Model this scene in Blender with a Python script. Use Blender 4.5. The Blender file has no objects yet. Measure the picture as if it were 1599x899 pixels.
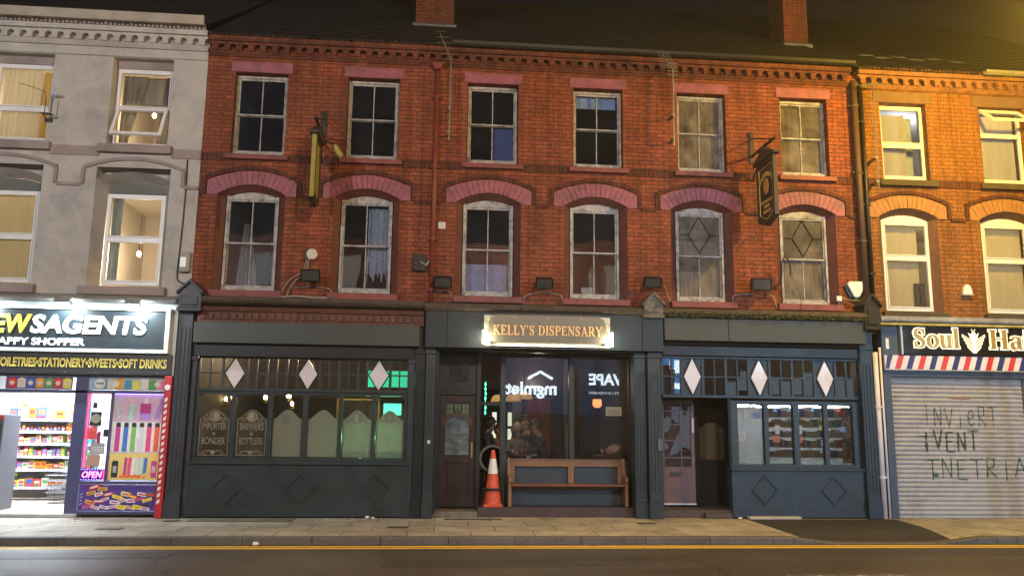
import bpy, bmesh, math, random
from mathutils import Vector, Matrix
random.seed(7)
sc = bpy.context.scene
col = sc.collection

# ---------------------------------------------------------------- camera
cam_d = bpy.data.cameras.new("camera")
cam = bpy.data.objects.new("camera", cam_d)
col.objects.link(cam)
cam_d.sensor_width = 36.0
cam_d.lens = 1272.5 / 1599 * 36.0
cam_d.clip_start = 0.05
cam_d.clip_end = 500
Rv = Vector((0.99588202, -0.09000742, 0.01084749))
Uv = Vector((-0.02568588, -0.16538209, 0.98589502))
Fv = Vector((0.08694389, 0.98211375, 0.16701297))
cam.matrix_world = Matrix(((Rv.x, Uv.x, -Fv.x, 0.0), (Rv.y, Uv.y, -Fv.y, -14.0), (Rv.z, Uv.z, -Fv.z, 1.5), (0, 0, 0, 1)))
sc.camera = cam

# ---------------------------------------------------------------- world, exposure, sampling
wd = bpy.data.worlds.new("World")
sc.world = wd
wd.use_nodes = True
_nt = wd.node_tree
_bg = _nt.nodes['Background']
_sky = _nt.nodes.new('ShaderNodeTexSky')
_sky.sky_type = 'NISHITA'
_sky.sun_disc = False
_sky.sun_elevation = math.radians(-4.0)
_sky.sun_rotation = math.radians(200)
_nt.links.new(_sky.outputs[0], _bg.inputs[0])
_bg.inputs[1].default_value = 0.35
sc.view_settings.view_transform = 'Standard'
sc.view_settings.look = 'None'
sc.view_settings.exposure = 0.0
sc.view_settings.gamma = 1.0
sc.cycles.use_denoising = True
try:
    sc.cycles.denoiser = 'OPENIMAGEDENOISE'
    sc.cycles.denoising_input_passes = 'RGB_ALBEDO_NORMAL'
except Exception:
    pass
sc.cycles.max_bounces = 6
sc.cycles.diffuse_bounces = 2
sc.cycles.glossy_bounces = 3
sc.cycles.transmission_bounces = 4
sc.cycles.transparent_max_bounces = 12
sc.cycles.volume_bounces = 0
sc.cycles.caustics_reflective = False
sc.cycles.caustics_refractive = False
sc.cycles.sample_clamp_indirect = 4.0

# ---------------------------------------------------------------- helpers
def tag(o, label=None, cat=None, group=None, kind=None):
    if label: o['label'] = label
    if cat: o['category'] = cat
    if group: o['group'] = group
    if kind: o['kind'] = kind
    return o

ORG = {}
def org(o):
    return ORG.get(o.name, Vector((0, 0, 0))) if o else Vector((0, 0, 0))

def empty(name, loc, label, cat, group=None, kind=None):
    o = bpy.data.objects.new(name, None)
    col.objects.link(o)
    o.location = loc
    o.empty_display_size = 0.2
    ORG[o.name] = Vector(loc)
    return tag(o, label, cat, group, kind)

class MB:
    """collects boxes, prisms and tubes in world coordinates; build() links them as one mesh object"""
    def __init__(s):
        s.v = []; s.f = []; s.mi = []; s.cur = 0
    def add(s, vs, fs):
        b = len(s.v)
        s.v += [tuple(q) for q in vs]
        s.f += [tuple(b + i for i in q) for q in fs]
        s.mi += [s.cur] * len(fs)
        return s
    def box(s, x0, x1, y0, y1, z0, z1):
        if x1 < x0: x0, x1 = x1, x0
        if y1 < y0: y0, y1 = y1, y0
        if z1 < z0: z0, z1 = z1, z0
        return s.add([(x0,y0,z0),(x1,y0,z0),(x1,y1,z0),(x0,y1,z0),(x0,y0,z1),(x1,y0,z1),(x1,y1,z1),(x0,y1,z1)],
                     [(0,3,2,1),(4,5,6,7),(0,1,5,4),(1,2,6,5),(2,3,7,6),(3,0,4,7)])
    def prism(s, pts, y0, y1):
        """polygon in (x,z) extruded from y0 (near the camera) to y1"""
        n = len(pts)
        a = sum(pts[i][0]*pts[(i+1)%n][1]-pts[(i+1)%n][0]*pts[i][1] for i in range(n))
        if a < 0: pts = list(reversed(pts))
        vs = [(x, y0, z) for x, z in pts] + [(x, y1, z) for x, z in pts]
        fs = [tuple(range(n)), tuple(range(2*n-1, n-1, -1))]
        fs += [(i, i+n, (i+1) % n + n, (i+1) % n) for i in range(n)]
        return s.add(vs, fs)
    def prismx(s, pts, x0, x1):
        """polygon in (y,z) extruded along x"""
        n = len(pts)
        vs = [(x0, y, z) for y, z in pts] + [(x1, y, z) for y, z in pts]
        fs = [tuple(range(n)), tuple(range(2*n-1, n-1, -1))]
        fs += [(i, i+n, (i+1) % n + n, (i+1) % n) for i in range(n)]
        return s.add(vs, fs)
    def strip(s, inner, outer, y0, y1):
        """closed band between two polylines in (x,z) with the same number of points"""
        n = len(inner)
        vs = [(x, y0, z) for x, z in inner] + [(x, y0, z) for x, z in outer] + [(x, y1, z) for x, z in inner] + [(x, y1, z) for x, z in outer]
        fs = []
        for i in range(n-1):
            fs += [(i, i+1, n+i+1, n+i), (2*n+i, 3*n+i, 3*n+i+1, 2*n+i+1), (i, 2*n+i, 2*n+i+1, i+1), (n+i, n+i+1, 3*n+i+1, 3*n+i)]
        fs += [(0, n, 3*n, 2*n), (n-1, 3*n-1, 4*n-1, 2*n-1)]
        return s.add(vs, fs)
    def quad(s, a, b, c, d):
        return s.add([a, b, c, d], [(0, 1, 2, 3)])
    def tube(s, pts, r, n=8, r2=None, cap=True):
        pts = [Vector(p) for p in pts]
        m = len(pts); vs = []; fs = []
        prev = None
        for i, p in enumerate(pts):
            d = (pts[min(i+1, m-1)] - pts[max(i-1, 0)])
            if d.length < 1e-9: d = Vector((0, 0, 1))
            d.normalize()
            up = Vector((0, 0, 1)) if abs(d.z) < .9 else Vector((1, 0, 0))
            if prev is not None and abs(prev.dot(d)) < .95: up = prev
            a = d.cross(up).normalized(); b = a.cross(d).normalized()
            prev = b
            rr = r if r2 is None else r + (r2 - r) * i / max(1, m-1)
            if isinstance(r, (list, tuple)): rr = r[i]
            vs += [p + a*(rr*math.cos(2*math.pi*k/n)) + b*(rr*math.sin(2*math.pi*k/n)) for k in range(n)]
        for i in range(m-1):
            for k in range(n):
                k2 = (k+1) % n
                fs.append((i*n+k, i*n+k2, (i+1)*n+k2, (i+1)*n+k))
        if cap:
            fs.append(tuple(range(n-1, -1, -1)))
            fs.append(tuple((m-1)*n+k for k in range(n)))
        return s.add(vs, fs)
    def lathe(s, c, prof, n=20, axis='z'):
        """profile [(r,h)] turned about an axis through c"""
        c = Vector(c); vs = []; fs = []; m = len(prof)
        for r, h in prof:
            for k in range(n):
                a = 2*math.pi*k/n
                u, w = r*math.cos(a), r*math.sin(a)
                vs.append(c + (Vector((u, w, h)) if axis == 'z' else Vector((u, h, w)) if axis == 'y' else Vector((h, u, w))))
        for i in range(m-1):
            for k in range(n):
                k2 = (k+1) % n
                fs.append((i*n+k, i*n+k2, (i+1)*n+k2, (i+1)*n+k))
        fs.append(tuple(range(n-1, -1, -1))); fs.append(tuple((m-1)*n+k for k in range(n)))
        return s.add(vs, fs)
    def rot(s, i0, M):
        for i in range(i0, len(s.v)):
            s.v[i] = tuple(M @ Vector(s.v[i]))
        return s
    def build(s, name, mat, parent=None, bevel=0, smooth=False, loc=None, fix=True):
        o0 = org(parent) if parent else Vector(loc) if loc else Vector((0, 0, 0))
        me = bpy.data.meshes.new(name)
        me.from_pydata([tuple(Vector(q) - o0) for q in s.v], [], s.f)
        mats = mat if isinstance(mat, (list, tuple)) else [mat]
        for m_ in mats: me.materials.append(m_)
        if len(mats) > 1:
            me.polygons.foreach_set('material_index', s.mi)
        if fix:
            bm = bmesh.new(); bm.from_mesh(me)
            bmesh.ops.recalc_face_normals(bm, faces=bm.faces)
            bm.to_mesh(me); bm.free()
        me.update()
        o = bpy.data.objects.new(name, me)
        col.objects.link(o)
        if parent:
            o.parent = parent
            ORG[o.name] = o0
        elif loc:
            o.location = loc
            ORG[o.name] = o0
        if smooth:
            me.polygons.foreach_set('use_smooth', [True]*len(me.polygons))
        if bevel:
            b = o.modifiers.new('bevel', 'BEVEL')
            b.width = bevel; b.segments = 2; b.limit_method = 'ANGLE'; b.angle_limit = math.radians(40)
        return o

def copy_tree(o, parent=None):
    c = o.copy(); col.objects.link(c)
    c.parent = parent
    ORG[c.name] = org(o)
    for ch in [q for q in list(col.objects) if q.parent == o and q is not c]:
        copy_tree(ch, c)
    return c

# ---------------------------------------------------------------- materials
MATS = {}
def nd(nt, t, **kw):
    n = nt.nodes.new(t)
    for k, v in kw.items():
        setattr(n, k, v)
    return n

def mat(key, c, rough=.6, metal=0.0, var=.18, scale=6.0, bump=.0, spec=.4, c2=None, dirt=0.0, dscale=1.2, rvar=.12, stretch=None, coat=0, chips=0):
    """painted / plain surface with uneven colour, uneven gloss and optional stains of their own shape"""
    if key in MATS: return MATS[key]
    m = bpy.data.materials.new(key); m.use_nodes = True
    nt = m.node_tree; L = nt.links.new
    p = nt.nodes['Principled BSDF']
    p.inputs['Metallic'].default_value = metal
    p.inputs['Specular IOR Level'].default_value = spec
    if coat: p.inputs['Coat Weight'].default_value = coat
    tc = nd(nt, 'ShaderNodeTexCoord')
    src = tc.outputs['Object']
    if stretch:
        mp = nd(nt, 'ShaderNodeMapping'); mp.inputs['Scale'].default_value = stretch
        L(src, mp.inputs[0]); src = mp.outputs[0]
    n = nd(nt, 'ShaderNodeTexNoise'); n.inputs['Scale'].default_value = scale; n.inputs['Detail'].default_value = 6; n.inputs['Roughness'].default_value = .65
    L(src, n.inputs['Vector'])
    r = nd(nt, 'ShaderNodeValToRGB')
    a = tuple(max(0, q*(1-var)) for q in c) + (1,)
    b = tuple(min(1, q*(1+var)) for q in (c2 or c)) + (1,)
    r.color_ramp.elements[0].position = .3; r.color_ramp.elements[0].color = a
    r.color_ramp.elements[1].position = .72; r.color_ramp.elements[1].color = b
    L(n.outputs[0], r.inputs[0])
    colr = r.outputs[0]
    if dirt:
        n2 = nd(nt, 'ShaderNodeTexNoise'); n2.inputs['Scale'].default_value = dscale; n2.inputs['Detail'].default_value = 8; n2.inputs['Roughness'].default_value = .75
        L(tc.outputs['Object'], n2.inputs['Vector'])
        r2 = nd(nt, 'ShaderNodeValToRGB'); r2.color_ramp.elements[0].position = .46; r2.color_ramp.elements[1].position = .66
        L(n2.outputs[0], r2.inputs[0])
        mx = nd(nt, 'ShaderNodeMix', data_type='RGBA'); mx.inputs[7].default_value = (.03, .026, .02, 1)
        mu = nd(nt, 'ShaderNodeMath', operation='MULTIPLY'); mu.inputs[1].default_value = dirt
        L(r2.outputs[0], mu.inputs[0]); L(mu.outputs[0], mx.inputs[0]); L(colr, mx.inputs[6]); colr = mx.outputs[2]
    if chips:
        for sc_, st, th, cc, am in ((38, (1, 1, 1), .665, (.17, .16, .145, 1), chips), (3, (4, 1, .35), .60, tuple(q*2.1+.004 for q in c) + (1,), .55), (5, (.4, 1, 5), .66, tuple(q*.4 for q in c) + (1,), .6)):
            n4 = nd(nt, 'ShaderNodeTexNoise'); n4.inputs['Scale'].default_value = sc_; n4.inputs['Detail'].default_value = 5; n4.inputs['Roughness'].default_value = .7
            mp4 = nd(nt, 'ShaderNodeMapping'); mp4.inputs['Scale'].default_value = st; L(tc.outputs['Object'], mp4.inputs[0]); L(mp4.outputs[0], n4.inputs[0])
            r4 = nd(nt, 'ShaderNodeMapRange'); r4.inputs[1].default_value = th; r4.inputs[2].default_value = th + (.02 if sc_ > 30 else .14); r4.inputs[4].default_value = am; L(n4.outputs[0], r4.inputs[0])
            mx4 = nd(nt, 'ShaderNodeMix', data_type='RGBA'); mx4.inputs[7].default_value = cc; L(r4.outputs[0], mx4.inputs[0]); L(colr, mx4.inputs[6]); colr = mx4.outputs[2]
    L(colr, p.inputs['Base Color'])
    mr = nd(nt, 'ShaderNodeMapRange'); mr.inputs[3].default_value = max(.03, rough-rvar); mr.inputs[4].default_value = min(1, rough+rvar)
    L(n.outputs[0], mr.inputs[0]); L(mr.outputs[0], p.inputs['Roughness'])
    if bump:
        bp = nd(nt, 'ShaderNodeBump'); bp.inputs['Strength'].default_value = bump; bp.inputs['Distance'].default_value = .01
        L(n.outputs[0], bp.inputs['Height']); L(bp.outputs[0], p.inputs['Normal'])
    MATS[key] = m
    return m

def emit(key, c, s):
    if key in MATS: return MATS[key]
    m = bpy.data.materials.new(key); m.use_nodes = True
    nt = m.node_tree; p = nt.nodes['Principled BSDF']
    p.inputs['Base Color'].default_value = tuple(min(.8, q) for q in c) + (1,)
    p.inputs['Emission Color'].default_value = tuple(c) + (1,)
    p.inputs['Emission Strength'].default_value = s
    p.inputs['Roughness'].default_value = .4
    MATS[key] = m
    return m

def brick(key, c1, c2, mortar, bw=.225, bh=.075, ms=.009, dirt=.55, offs=.5, bump=.6, rough=.8, dscale=.9, moff=(0, 0)):
    if key in MATS: return MATS[key]
    m = bpy.data.materials.new(key); m.use_nodes = True
    nt = m.node_tree; L = nt.links.new; p = nt.nodes['Principled BSDF']
    p.inputs['Specular IOR Level'].default_value = .25
    tc = nd(nt, 'ShaderNodeTexCoord'); sp = nd(nt, 'ShaderNodeSeparateXYZ'); L(tc.outputs['Object'], sp.inputs[0])
    ad = nd(nt, 'ShaderNodeMath', operation='ADD'); L(sp.outputs[0], ad.inputs[0]); L(sp.outputs[1], ad.inputs[1])
    cb = nd(nt, 'ShaderNodeCombineXYZ'); L(ad.outputs[0], cb.inputs[0]); L(sp.outputs[2], cb.inputs[1])
    nw = nd(nt, 'ShaderNodeTexNoise'); nw.inputs['Scale'].default_value = 9; L(tc.outputs['Object'], nw.inputs[0])
    va = nd(nt, 'ShaderNodeVectorMath', operation='MULTIPLY_ADD'); va.inputs[1].default_value = (.012, .009, 0); L(nw.outputs['Color'], va.inputs[0]); L(cb.outputs[0], va.inputs[2])
    b = nd(nt, 'ShaderNodeTexBrick'); b.offset = offs
    b.inputs['Scale'].default_value = 1; b.inputs['Brick Width'].default_value = bw; b.inputs['Row Height'].default_value = bh
    b.inputs['Mortar Size'].default_value = ms; b.inputs['Mortar Smooth'].default_value = .35; b.inputs['Bias'].default_value = -.1
    b.inputs['Color1'].default_value = tuple(c1) + (1,); b.inputs['Color2'].default_value = tuple(c2) + (1,); b.inputs['Mortar'].default_value = tuple(mortar) + (1,)
    L(va.outputs[0], b.inputs['Vector'])
    # a few odd dark and pale bricks, and blotchy weathering
    n1 = nd(nt, 'ShaderNodeTexNoise'); n1.inputs['Scale'].default_value = 26; n1.inputs['Detail'].default_value = 4; L(tc.outputs['Object'], n1.inputs[0])
    m1 = nd(nt, 'ShaderNodeMix', data_type='RGBA', blend_type='MULTIPLY'); m1.inputs[0].default_value = .75
    r1 = nd(nt, 'ShaderNodeValToRGB'); r1.color_ramp.elements[0].position = .33; r1.color_ramp.elements[0].color = (.45, .42, .42, 1); r1.color_ramp.elements[1].position = .68; r1.color_ramp.elements[1].color = (1.15, 1.1, 1.05, 1)
    L(n1.outputs[0], r1.inputs[0]); L(b.outputs[0], m1.inputs[6]); L(r1.outputs[0], m1.inputs[7])
    n2 = nd(nt, 'ShaderNodeTexNoise'); n2.inputs['Scale'].default_value = dscale; n2.inputs['Detail'].default_value = 9; n2.inputs['Roughness'].default_value = .72
    mp = nd(nt, 'ShaderNodeMapping'); mp.inputs['Scale'].default_value = (1.3, 1, .75); mp.inputs['Location'].default_value = (moff[0], 0, moff[1]); L(tc.outputs['Object'], mp.inputs[0]); L(mp.outputs[0], n2.inputs[0])
    r2 = nd(nt, 'ShaderNodeValToRGB'); r2.color_ramp.elements[0].position = .44; r2.color_ramp.elements[1].position = .7
    L(n2.outputs[0], r2.inputs[0])
    mu = nd(nt, 'ShaderNodeMath', operation='MULTIPLY'); mu.inputs[1].default_value = dirt; L(r2.outputs[0], mu.inputs[0])
    n3 = nd(nt, 'ShaderNodeTexNoise'); n3.inputs['Scale'].default_value = 1.0; n3.inputs['Detail'].default_value = 7; n3.inputs['Roughness'].default_value = .65
    mp3 = nd(nt, 'ShaderNodeMapping'); mp3.inputs['Scale'].default_value = (5.5, 1, .55); L(tc.outputs['Object'], mp3.inputs[0]); L(mp3.outputs[0], n3.inputs[0])
    r3 = nd(nt, 'ShaderNodeValToRGB'); r3.color_ramp.elements[0].position = .38; r3.color_ramp.elements[0].color = (.52, .5, .48, 1); r3.color_ramp.elements[1].position = .60; r3.color_ramp.elements[1].color = (1, 1, 1, 1)
    L(n3.outputs[0], r3.inputs[0])
    m4 = nd(nt, 'ShaderNodeMix', data_type='RGBA', blend_type='MULTIPLY'); m4.inputs[0].default_value = .8; L(m1.outputs[2], m4.inputs[6]); L(r3.outputs[0], m4.inputs[7]); m1 = m4
    m2 = nd(nt, 'ShaderNodeMix', data_type='RGBA'); m2.inputs[7].default_value = (.035, .022, .016, 1)
    L(mu.outputs[0], m2.inputs[0]); L(m1.outputs[2], m2.inputs[6]); L(m2.outputs[2], p.inputs['Base Color'])
    p.inputs['Roughness'].default_value = rough
    inv = nd(nt, 'ShaderNodeMath', operation='SUBTRACT'); inv.inputs[0].default_value = 1; L(b.outputs['Fac'], inv.inputs[1])
    mh = nd(nt, 'ShaderNodeMath', operation='MULTIPLY_ADD'); mh.inputs[1].default_value = .35; L(n1.outputs[0], mh.inputs[0]); L(inv.outputs[0], mh.inputs[2])
    bp = nd(nt, 'ShaderNodeBump'); bp.inputs['Strength'].default_value = bump; bp.inputs['Distance'].default_value = .008
    L(mh.outputs[0], bp.inputs['Height']); L(bp.outputs[0], p.inputs['Normal'])
    MATS[key] = m
    return m

def glass(key, tint=(.86, .9, .9), dust=.04, rough=.0, k=1.0, dustc=(.45, .45, .42), wav=0.0, dscale=2.2):
    """thin pane: transparent, mirror by Fresnel, with a film of dust"""
    if key in MATS: return MATS[key]
    m = bpy.data.materials.new(key); m.use_nodes = True
    nt = m.node_tree; L = nt.links.new
    nt.nodes.remove(nt.nodes['Principled BSDF']); out = nt.nodes['Material Output']
    tr = nd(nt, 'ShaderNodeBsdfTransparent'); tr.inputs[0].default_value = tuple(tint) + (1,)
    gl = nd(nt, 'ShaderNodeBsdfGlossy'); gl.inputs['Roughness'].default_value = rough
    tc = nd(nt, 'ShaderNodeTexCoord')
    if wav:
        nw = nd(nt, 'ShaderNodeTexNoise'); nw.inputs['Scale'].default_value = 1.6; nw.inputs['Detail'].default_value = 1; L(tc.outputs['Object'], nw.inputs[0])
        bp = nd(nt, 'ShaderNodeBump'); bp.inputs['Strength'].default_value = wav; bp.inputs['Distance'].default_value = .02
        L(nw.outputs[0], bp.inputs['Height']); L(bp.outputs[0], gl.inputs['Normal'])
    ge = nd(nt, 'ShaderNodeNewGeometry'); dt = nd(nt, 'ShaderNodeVectorMath', operation='DOT_PRODUCT'); L(ge.outputs['Normal'], dt.inputs[0]); L(ge.outputs['Incoming'], dt.inputs[1])
    ab = nd(nt, 'ShaderNodeMath', operation='ABSOLUTE'); L(dt.outputs['Value'], ab.inputs[0])
    om = nd(nt, 'ShaderNodeMath', operation='SUBTRACT'); om.inputs[0].default_value = 1; L(ab.outputs[0], om.inputs[1])
    pw = nd(nt, 'ShaderNodeMath', operation='POWER'); pw.inputs[1].default_value = 5; L(om.outputs[0], pw.inputs[0])
    ml = nd(nt, 'ShaderNodeMath', operation='MULTIPLY_ADD'); ml.inputs[1].default_value = .9; ml.inputs[2].default_value = .082*k; ml.use_clamp = True; L(pw.outputs[0], ml.inputs[0])
    mx = nd(nt, 'ShaderNodeMixShader'); L(ml.outputs[0], mx.inputs[0]); L(tr.outputs[0], mx.inputs[1]); L(gl.outputs[0], mx.inputs[2])
    df = nd(nt, 'ShaderNodeBsdfDiffuse'); df.inputs[0].default_value = tuple(dustc) + (1,)
    n = nd(nt, 'ShaderNodeTexNoise'); n.inputs['Scale'].default_value = dscale; n.inputs['Detail'].default_value = 6; L(tc.outputs['Object'], n.inputs[0])
    mr = nd(nt, 'ShaderNodeMapRange'); mr.inputs[1].default_value = .3; mr.inputs[2].default_value = .75; mr.inputs[3].default_value = dust*.35; mr.inputs[4].default_value = dust*1.8; L(n.outputs[0], mr.inputs[0])
    m2 = nd(nt, 'ShaderNodeMixShader'); L(mr.outputs[0], m2.inputs[0]); L(mx.outputs[0], m2.inputs[1]); L(df.outputs[0], m2.inputs[2])
    L(m2.outputs[0], out.inputs[0])
    MATS[key] = m
    return m

def cloth(key, c, tl=.5, var=.25, scale=14, stretch=(6, 6, .6), c2=None):
    """curtain, blind or frosted glass: part diffuse, part translucent"""
    if key in MATS: return MATS[key]
    m = bpy.data.materials.new(key); m.use_nodes = True
    nt = m.node_tree; L = nt.links.new
    nt.nodes.remove(nt.nodes['Principled BSDF']); out = nt.nodes['Material Output']
    tc = nd(nt, 'ShaderNodeTexCoord'); mp = nd(nt, 'ShaderNodeMapping'); mp.inputs['Scale'].default_value = stretch; L(tc.outputs['Object'], mp.inputs[0])
    n = nd(nt, 'ShaderNodeTexNoise'); n.inputs['Scale'].default_value = scale/6; n.inputs['Detail'].default_value = 5; L(mp.outputs[0], n.inputs[0])
    r = nd(nt, 'ShaderNodeValToRGB'); r.color_ramp.elements[0].position = .3; r.color_ramp.elements[1].position = .7
    r.color_ramp.elements[0].color = tuple(q*(1-var) for q in c) + (1,); r.color_ramp.elements[1].color = tuple(min(1, q*(1+var)) for q in (c2 or c)) + (1,)
    L(n.outputs[0], r.inputs[0])
    d = nd(nt, 'ShaderNodeBsdfDiffuse'); t = nd(nt, 'ShaderNodeBsdfTranslucent'); L(r.outputs[0], d.inputs[0]); L(r.outputs[0], t.inputs[0])
    mx = nd(nt, 'ShaderNodeMixShader'); mx.inputs[0].default_value = tl; L(d.outputs[0], mx.inputs[1]); L(t.outputs[0], mx.inputs[2])
    L(mx.outputs[0], out.inputs[0])
    MATS[key] = m
    return m

# palette (linear base colours)
M_BRICK = brick('red_brick', (.40, .108, .050), (.28, .068, .032), (.10, .055, .036), dirt=.6)
M_BRICK_R = brick('orange_brick', (.38, .158, .05), (.30, .118, .038), (.13, .075, .03), dirt=.35)
M_BRICK_D = brick('dark_patterned_brick', (.20, .056, .030), (.125, .034, .021), (.07, .035, .026), bw=.075, bh=.13, offs=0, ms=.012, dirt=.5)
M_CORBEL = brick('corbel_brick', (.24, .075, .04), (.18, .05, .03), (.10, .05, .04), dirt=.75, dscale=2.2)
M_JAMB = mat('painted_brick_jamb', (.12, .036, .03), .6, var=.3, scale=9, bump=.4, dirt=.4)
M_PINK = mat('pink_masonry_paint', (.28, .085, .115), .6, var=.25, scale=5, bump=.35, dirt=.5, dscale=2.2, chips=.35)
M_SILL = mat('painted_stone_sill', (.22, .055, .05), .6, var=.25, scale=7, bump=.3, dirt=.5, dscale=3)
M_RENDER = mat('grey_white_render', (.44, .42, .395), .85, var=.12, scale=3, bump=.45, dirt=.30, dscale=1.3)
M_RTRIM = mat('mauve_render_trim', (.30, .25, .235), .8, var=.18, scale=8, bump=.4, dirt=.4, dscale=2)
M_WHITEP = mat('flaking_white_paint', (.38, .37, .36), .6, var=.35, scale=14, bump=.4, dirt=.75, dscale=6)
M_UPVC = mat('white_plastic_frame', (.74, .74, .74), .35, var=.05, scale=4)
M_SLATE = brick('roof_slate', (.018, .018, .019), (.009, .009, .010), (.006, .006, .006), bw=.3, bh=.2, ms=.008, dirt=.3, rough=.6)
M_PUB = mat('pub_green_paint', (.020, .033, .036), .42, var=.28, scale=3, bump=.12, dirt=.45, dscale=2.2, spec=.3, chips=.7)
M_PUBB = mat('pub_blue_paint', (.019, .034, .056), .42, var=.25, scale=3, bump=.12, dirt=.45, dscale=2.2, spec=.3, chips=.7)
M_PUBD = mat('pub_dark_paint', (.010, .013, .016), .4, var=.25, scale=4, bump=.06, spec=.3, chips=.5)
M_STONE = mat('mossy_stone_ledge', (.075, .055, .042), .85, var=.45, scale=9, bump=.8, dirt=.55, dscale=3)
M_TERRA = mat('terracotta_moulding', (.13, .05, .034), .7, var=.3, scale=10, bump=.5, dirt=.5, dscale=3)
M_BLACK = mat('black_metal', (.012, .012, .013), .45, var=.2, spec=.5)
M_ROOM = mat('dark_room_wall', (.022, .028, .046), .8, var=.2)  # blue in the wall colour stands in for sky mirrored by the panes
M_PUBWALL = mat('pub_interior_wall', (.045, .034, .026), .7, var=.25, scale=2)
M_WOODD = mat('dark_varnished_wood', (.045, .018, .011), .4, var=.35, scale=3, stretch=(1, 1, 8), spec=.5)
M_GLASS = glass('old_window_glass', dust=.05, wav=.12)
M_GLASSU = glass('upper_window_glass', tint=(.72, .8, .92), dust=.02, dustc=(.30, .38, .55), wav=.2)  # bluish tint and dust colour stand in for reflected sky
M_GLASSD = glass('dirty_window_glass', tint=(.6, .6, .6), dust=.26, dustc=(.40, .36, .31), wav=.1, dscale=3.4)
M_GLASSS = glass('shop_window_glass', tint=(.9, .95, .95), dust=.015)
M_GLASSP = glass('pub_window_glass', tint=(.85, .88, .88), dust=.012, k=1.5)

# ---------------------------------------------------------------- road, kerb, pavement
def dip(x, y):
    """how far the dropped crossing lowers the pavement"""
    def ss(t): t = max(0, min(1, t)); return t*t*(3-2*t)
    fx = ss((x-4.95)/.85) * ss((8.0-x)/.85)
    fy = ss((-y-1.25)/1.15)
    return -.088*fx*fy

def ground_mat(key, c1, c2, mortar, bw, bh, ms, rough=.75, dirt=.4, rot=0):
    m = bpy.data.materials.new(key); m.use_nodes = True
    nt = m.node_tree; L = nt.links.new; p = nt.nodes['Principled BSDF']
    tc = nd(nt, 'ShaderNodeTexCoord')
    b = nd(nt, 'ShaderNodeTexBrick'); b.inputs['Scale'].default_value = 1; b.inputs['Brick Width'].default_value = bw; b.inputs['Row Height'].default_value = bh
    b.inputs['Mortar Size'].default_value = ms; b.inputs['Mortar Smooth'].default_value = .2; b.offset = .42
    b.inputs['Color1'].default_value = c1 + (1,); b.inputs['Color2'].default_value = c2 + (1,); b.inputs['Mortar'].default_value = mortar + (1,)
    nw = nd(nt, 'ShaderNodeTexNoise'); nw.inputs['Scale'].default_value = 4; L(tc.outputs['Object'], nw.inputs[0])
    va = nd(nt, 'ShaderNodeVectorMath', operation='MULTIPLY_ADD'); va.inputs[1].default_value = (.02, .02, 0); L(nw.outputs['Color'], va.inputs[0]); L(tc.outputs['Object'], va.inputs[2])
    L(va.outputs[0], b.inputs['Vector'])
    n = nd(nt, 'ShaderNodeTexNoise'); n.inputs['Scale'].default_value = 1.3; n.inputs['Detail'].default_value = 10; n.inputs['Roughness'].default_value = .75; L(tc.outputs['Object'], n.inputs[0])
    r = nd(nt, 'ShaderNodeValToRGB'); r.color_ramp.elements[0].position = .38; r.color_ramp.elements[0].color = (1-dirt,)*3 + (1,); r.color_ramp.elements[1].position = .62; r.color_ramp.elements[1].color = (1.08, 1.06, 1.0, 1)
    L(n.outputs[0], r.inputs[0])
    mx = nd(nt, 'ShaderNodeMix', data_type='RGBA', blend_type='MULTIPLY'); mx.inputs[0].default_value = 1; L(b.outputs[0], mx.inputs[6]); L(r.outputs[0], mx.inputs[7])
    # old chewing gum and spots
    v = nd(nt, 'ShaderNodeTexVoronoi'); v.inputs['Scale'].default_value = 5; L(tc.outputs['Object'], v.inputs[0])
    lt = nd(nt, 'ShaderNodeMath', operation='LESS_THAN'); lt.inputs[1].default_value = .085; L(v.outputs[0], lt.inputs[0])
    m3 = nd(nt, 'ShaderNodeMix', data_type='RGBA', blend_type='MULTIPLY'); m3.inputs[7].default_value = (.5, .48, .46, 1)
    L(lt.outputs[0], m3.inputs[0]); L(mx.outputs[2], m3.inputs[6]); L(m3.outputs[2], p.inputs['Base Color'])
    p.inputs['Roughness'].default_value = rough; p.inputs['Specular IOR Level'].default_value = .35
    inv = nd(nt, 'ShaderNodeMath', operation='MULTIPLY_ADD'); inv.inputs[1].default_value = -1.0; L(b.outputs['Fac'], inv.inputs[0]); L(n.outputs[0], inv.inputs[2])
    bp = nd(nt, 'ShaderNodeBump'); bp.inputs['Strength'].default_value = .5; bp.inputs['Distance'].default_value = .008; L(inv.outputs[0], bp.inputs['Height']); L(bp.outputs[0], p.inputs['Normal'])
    return m

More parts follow.
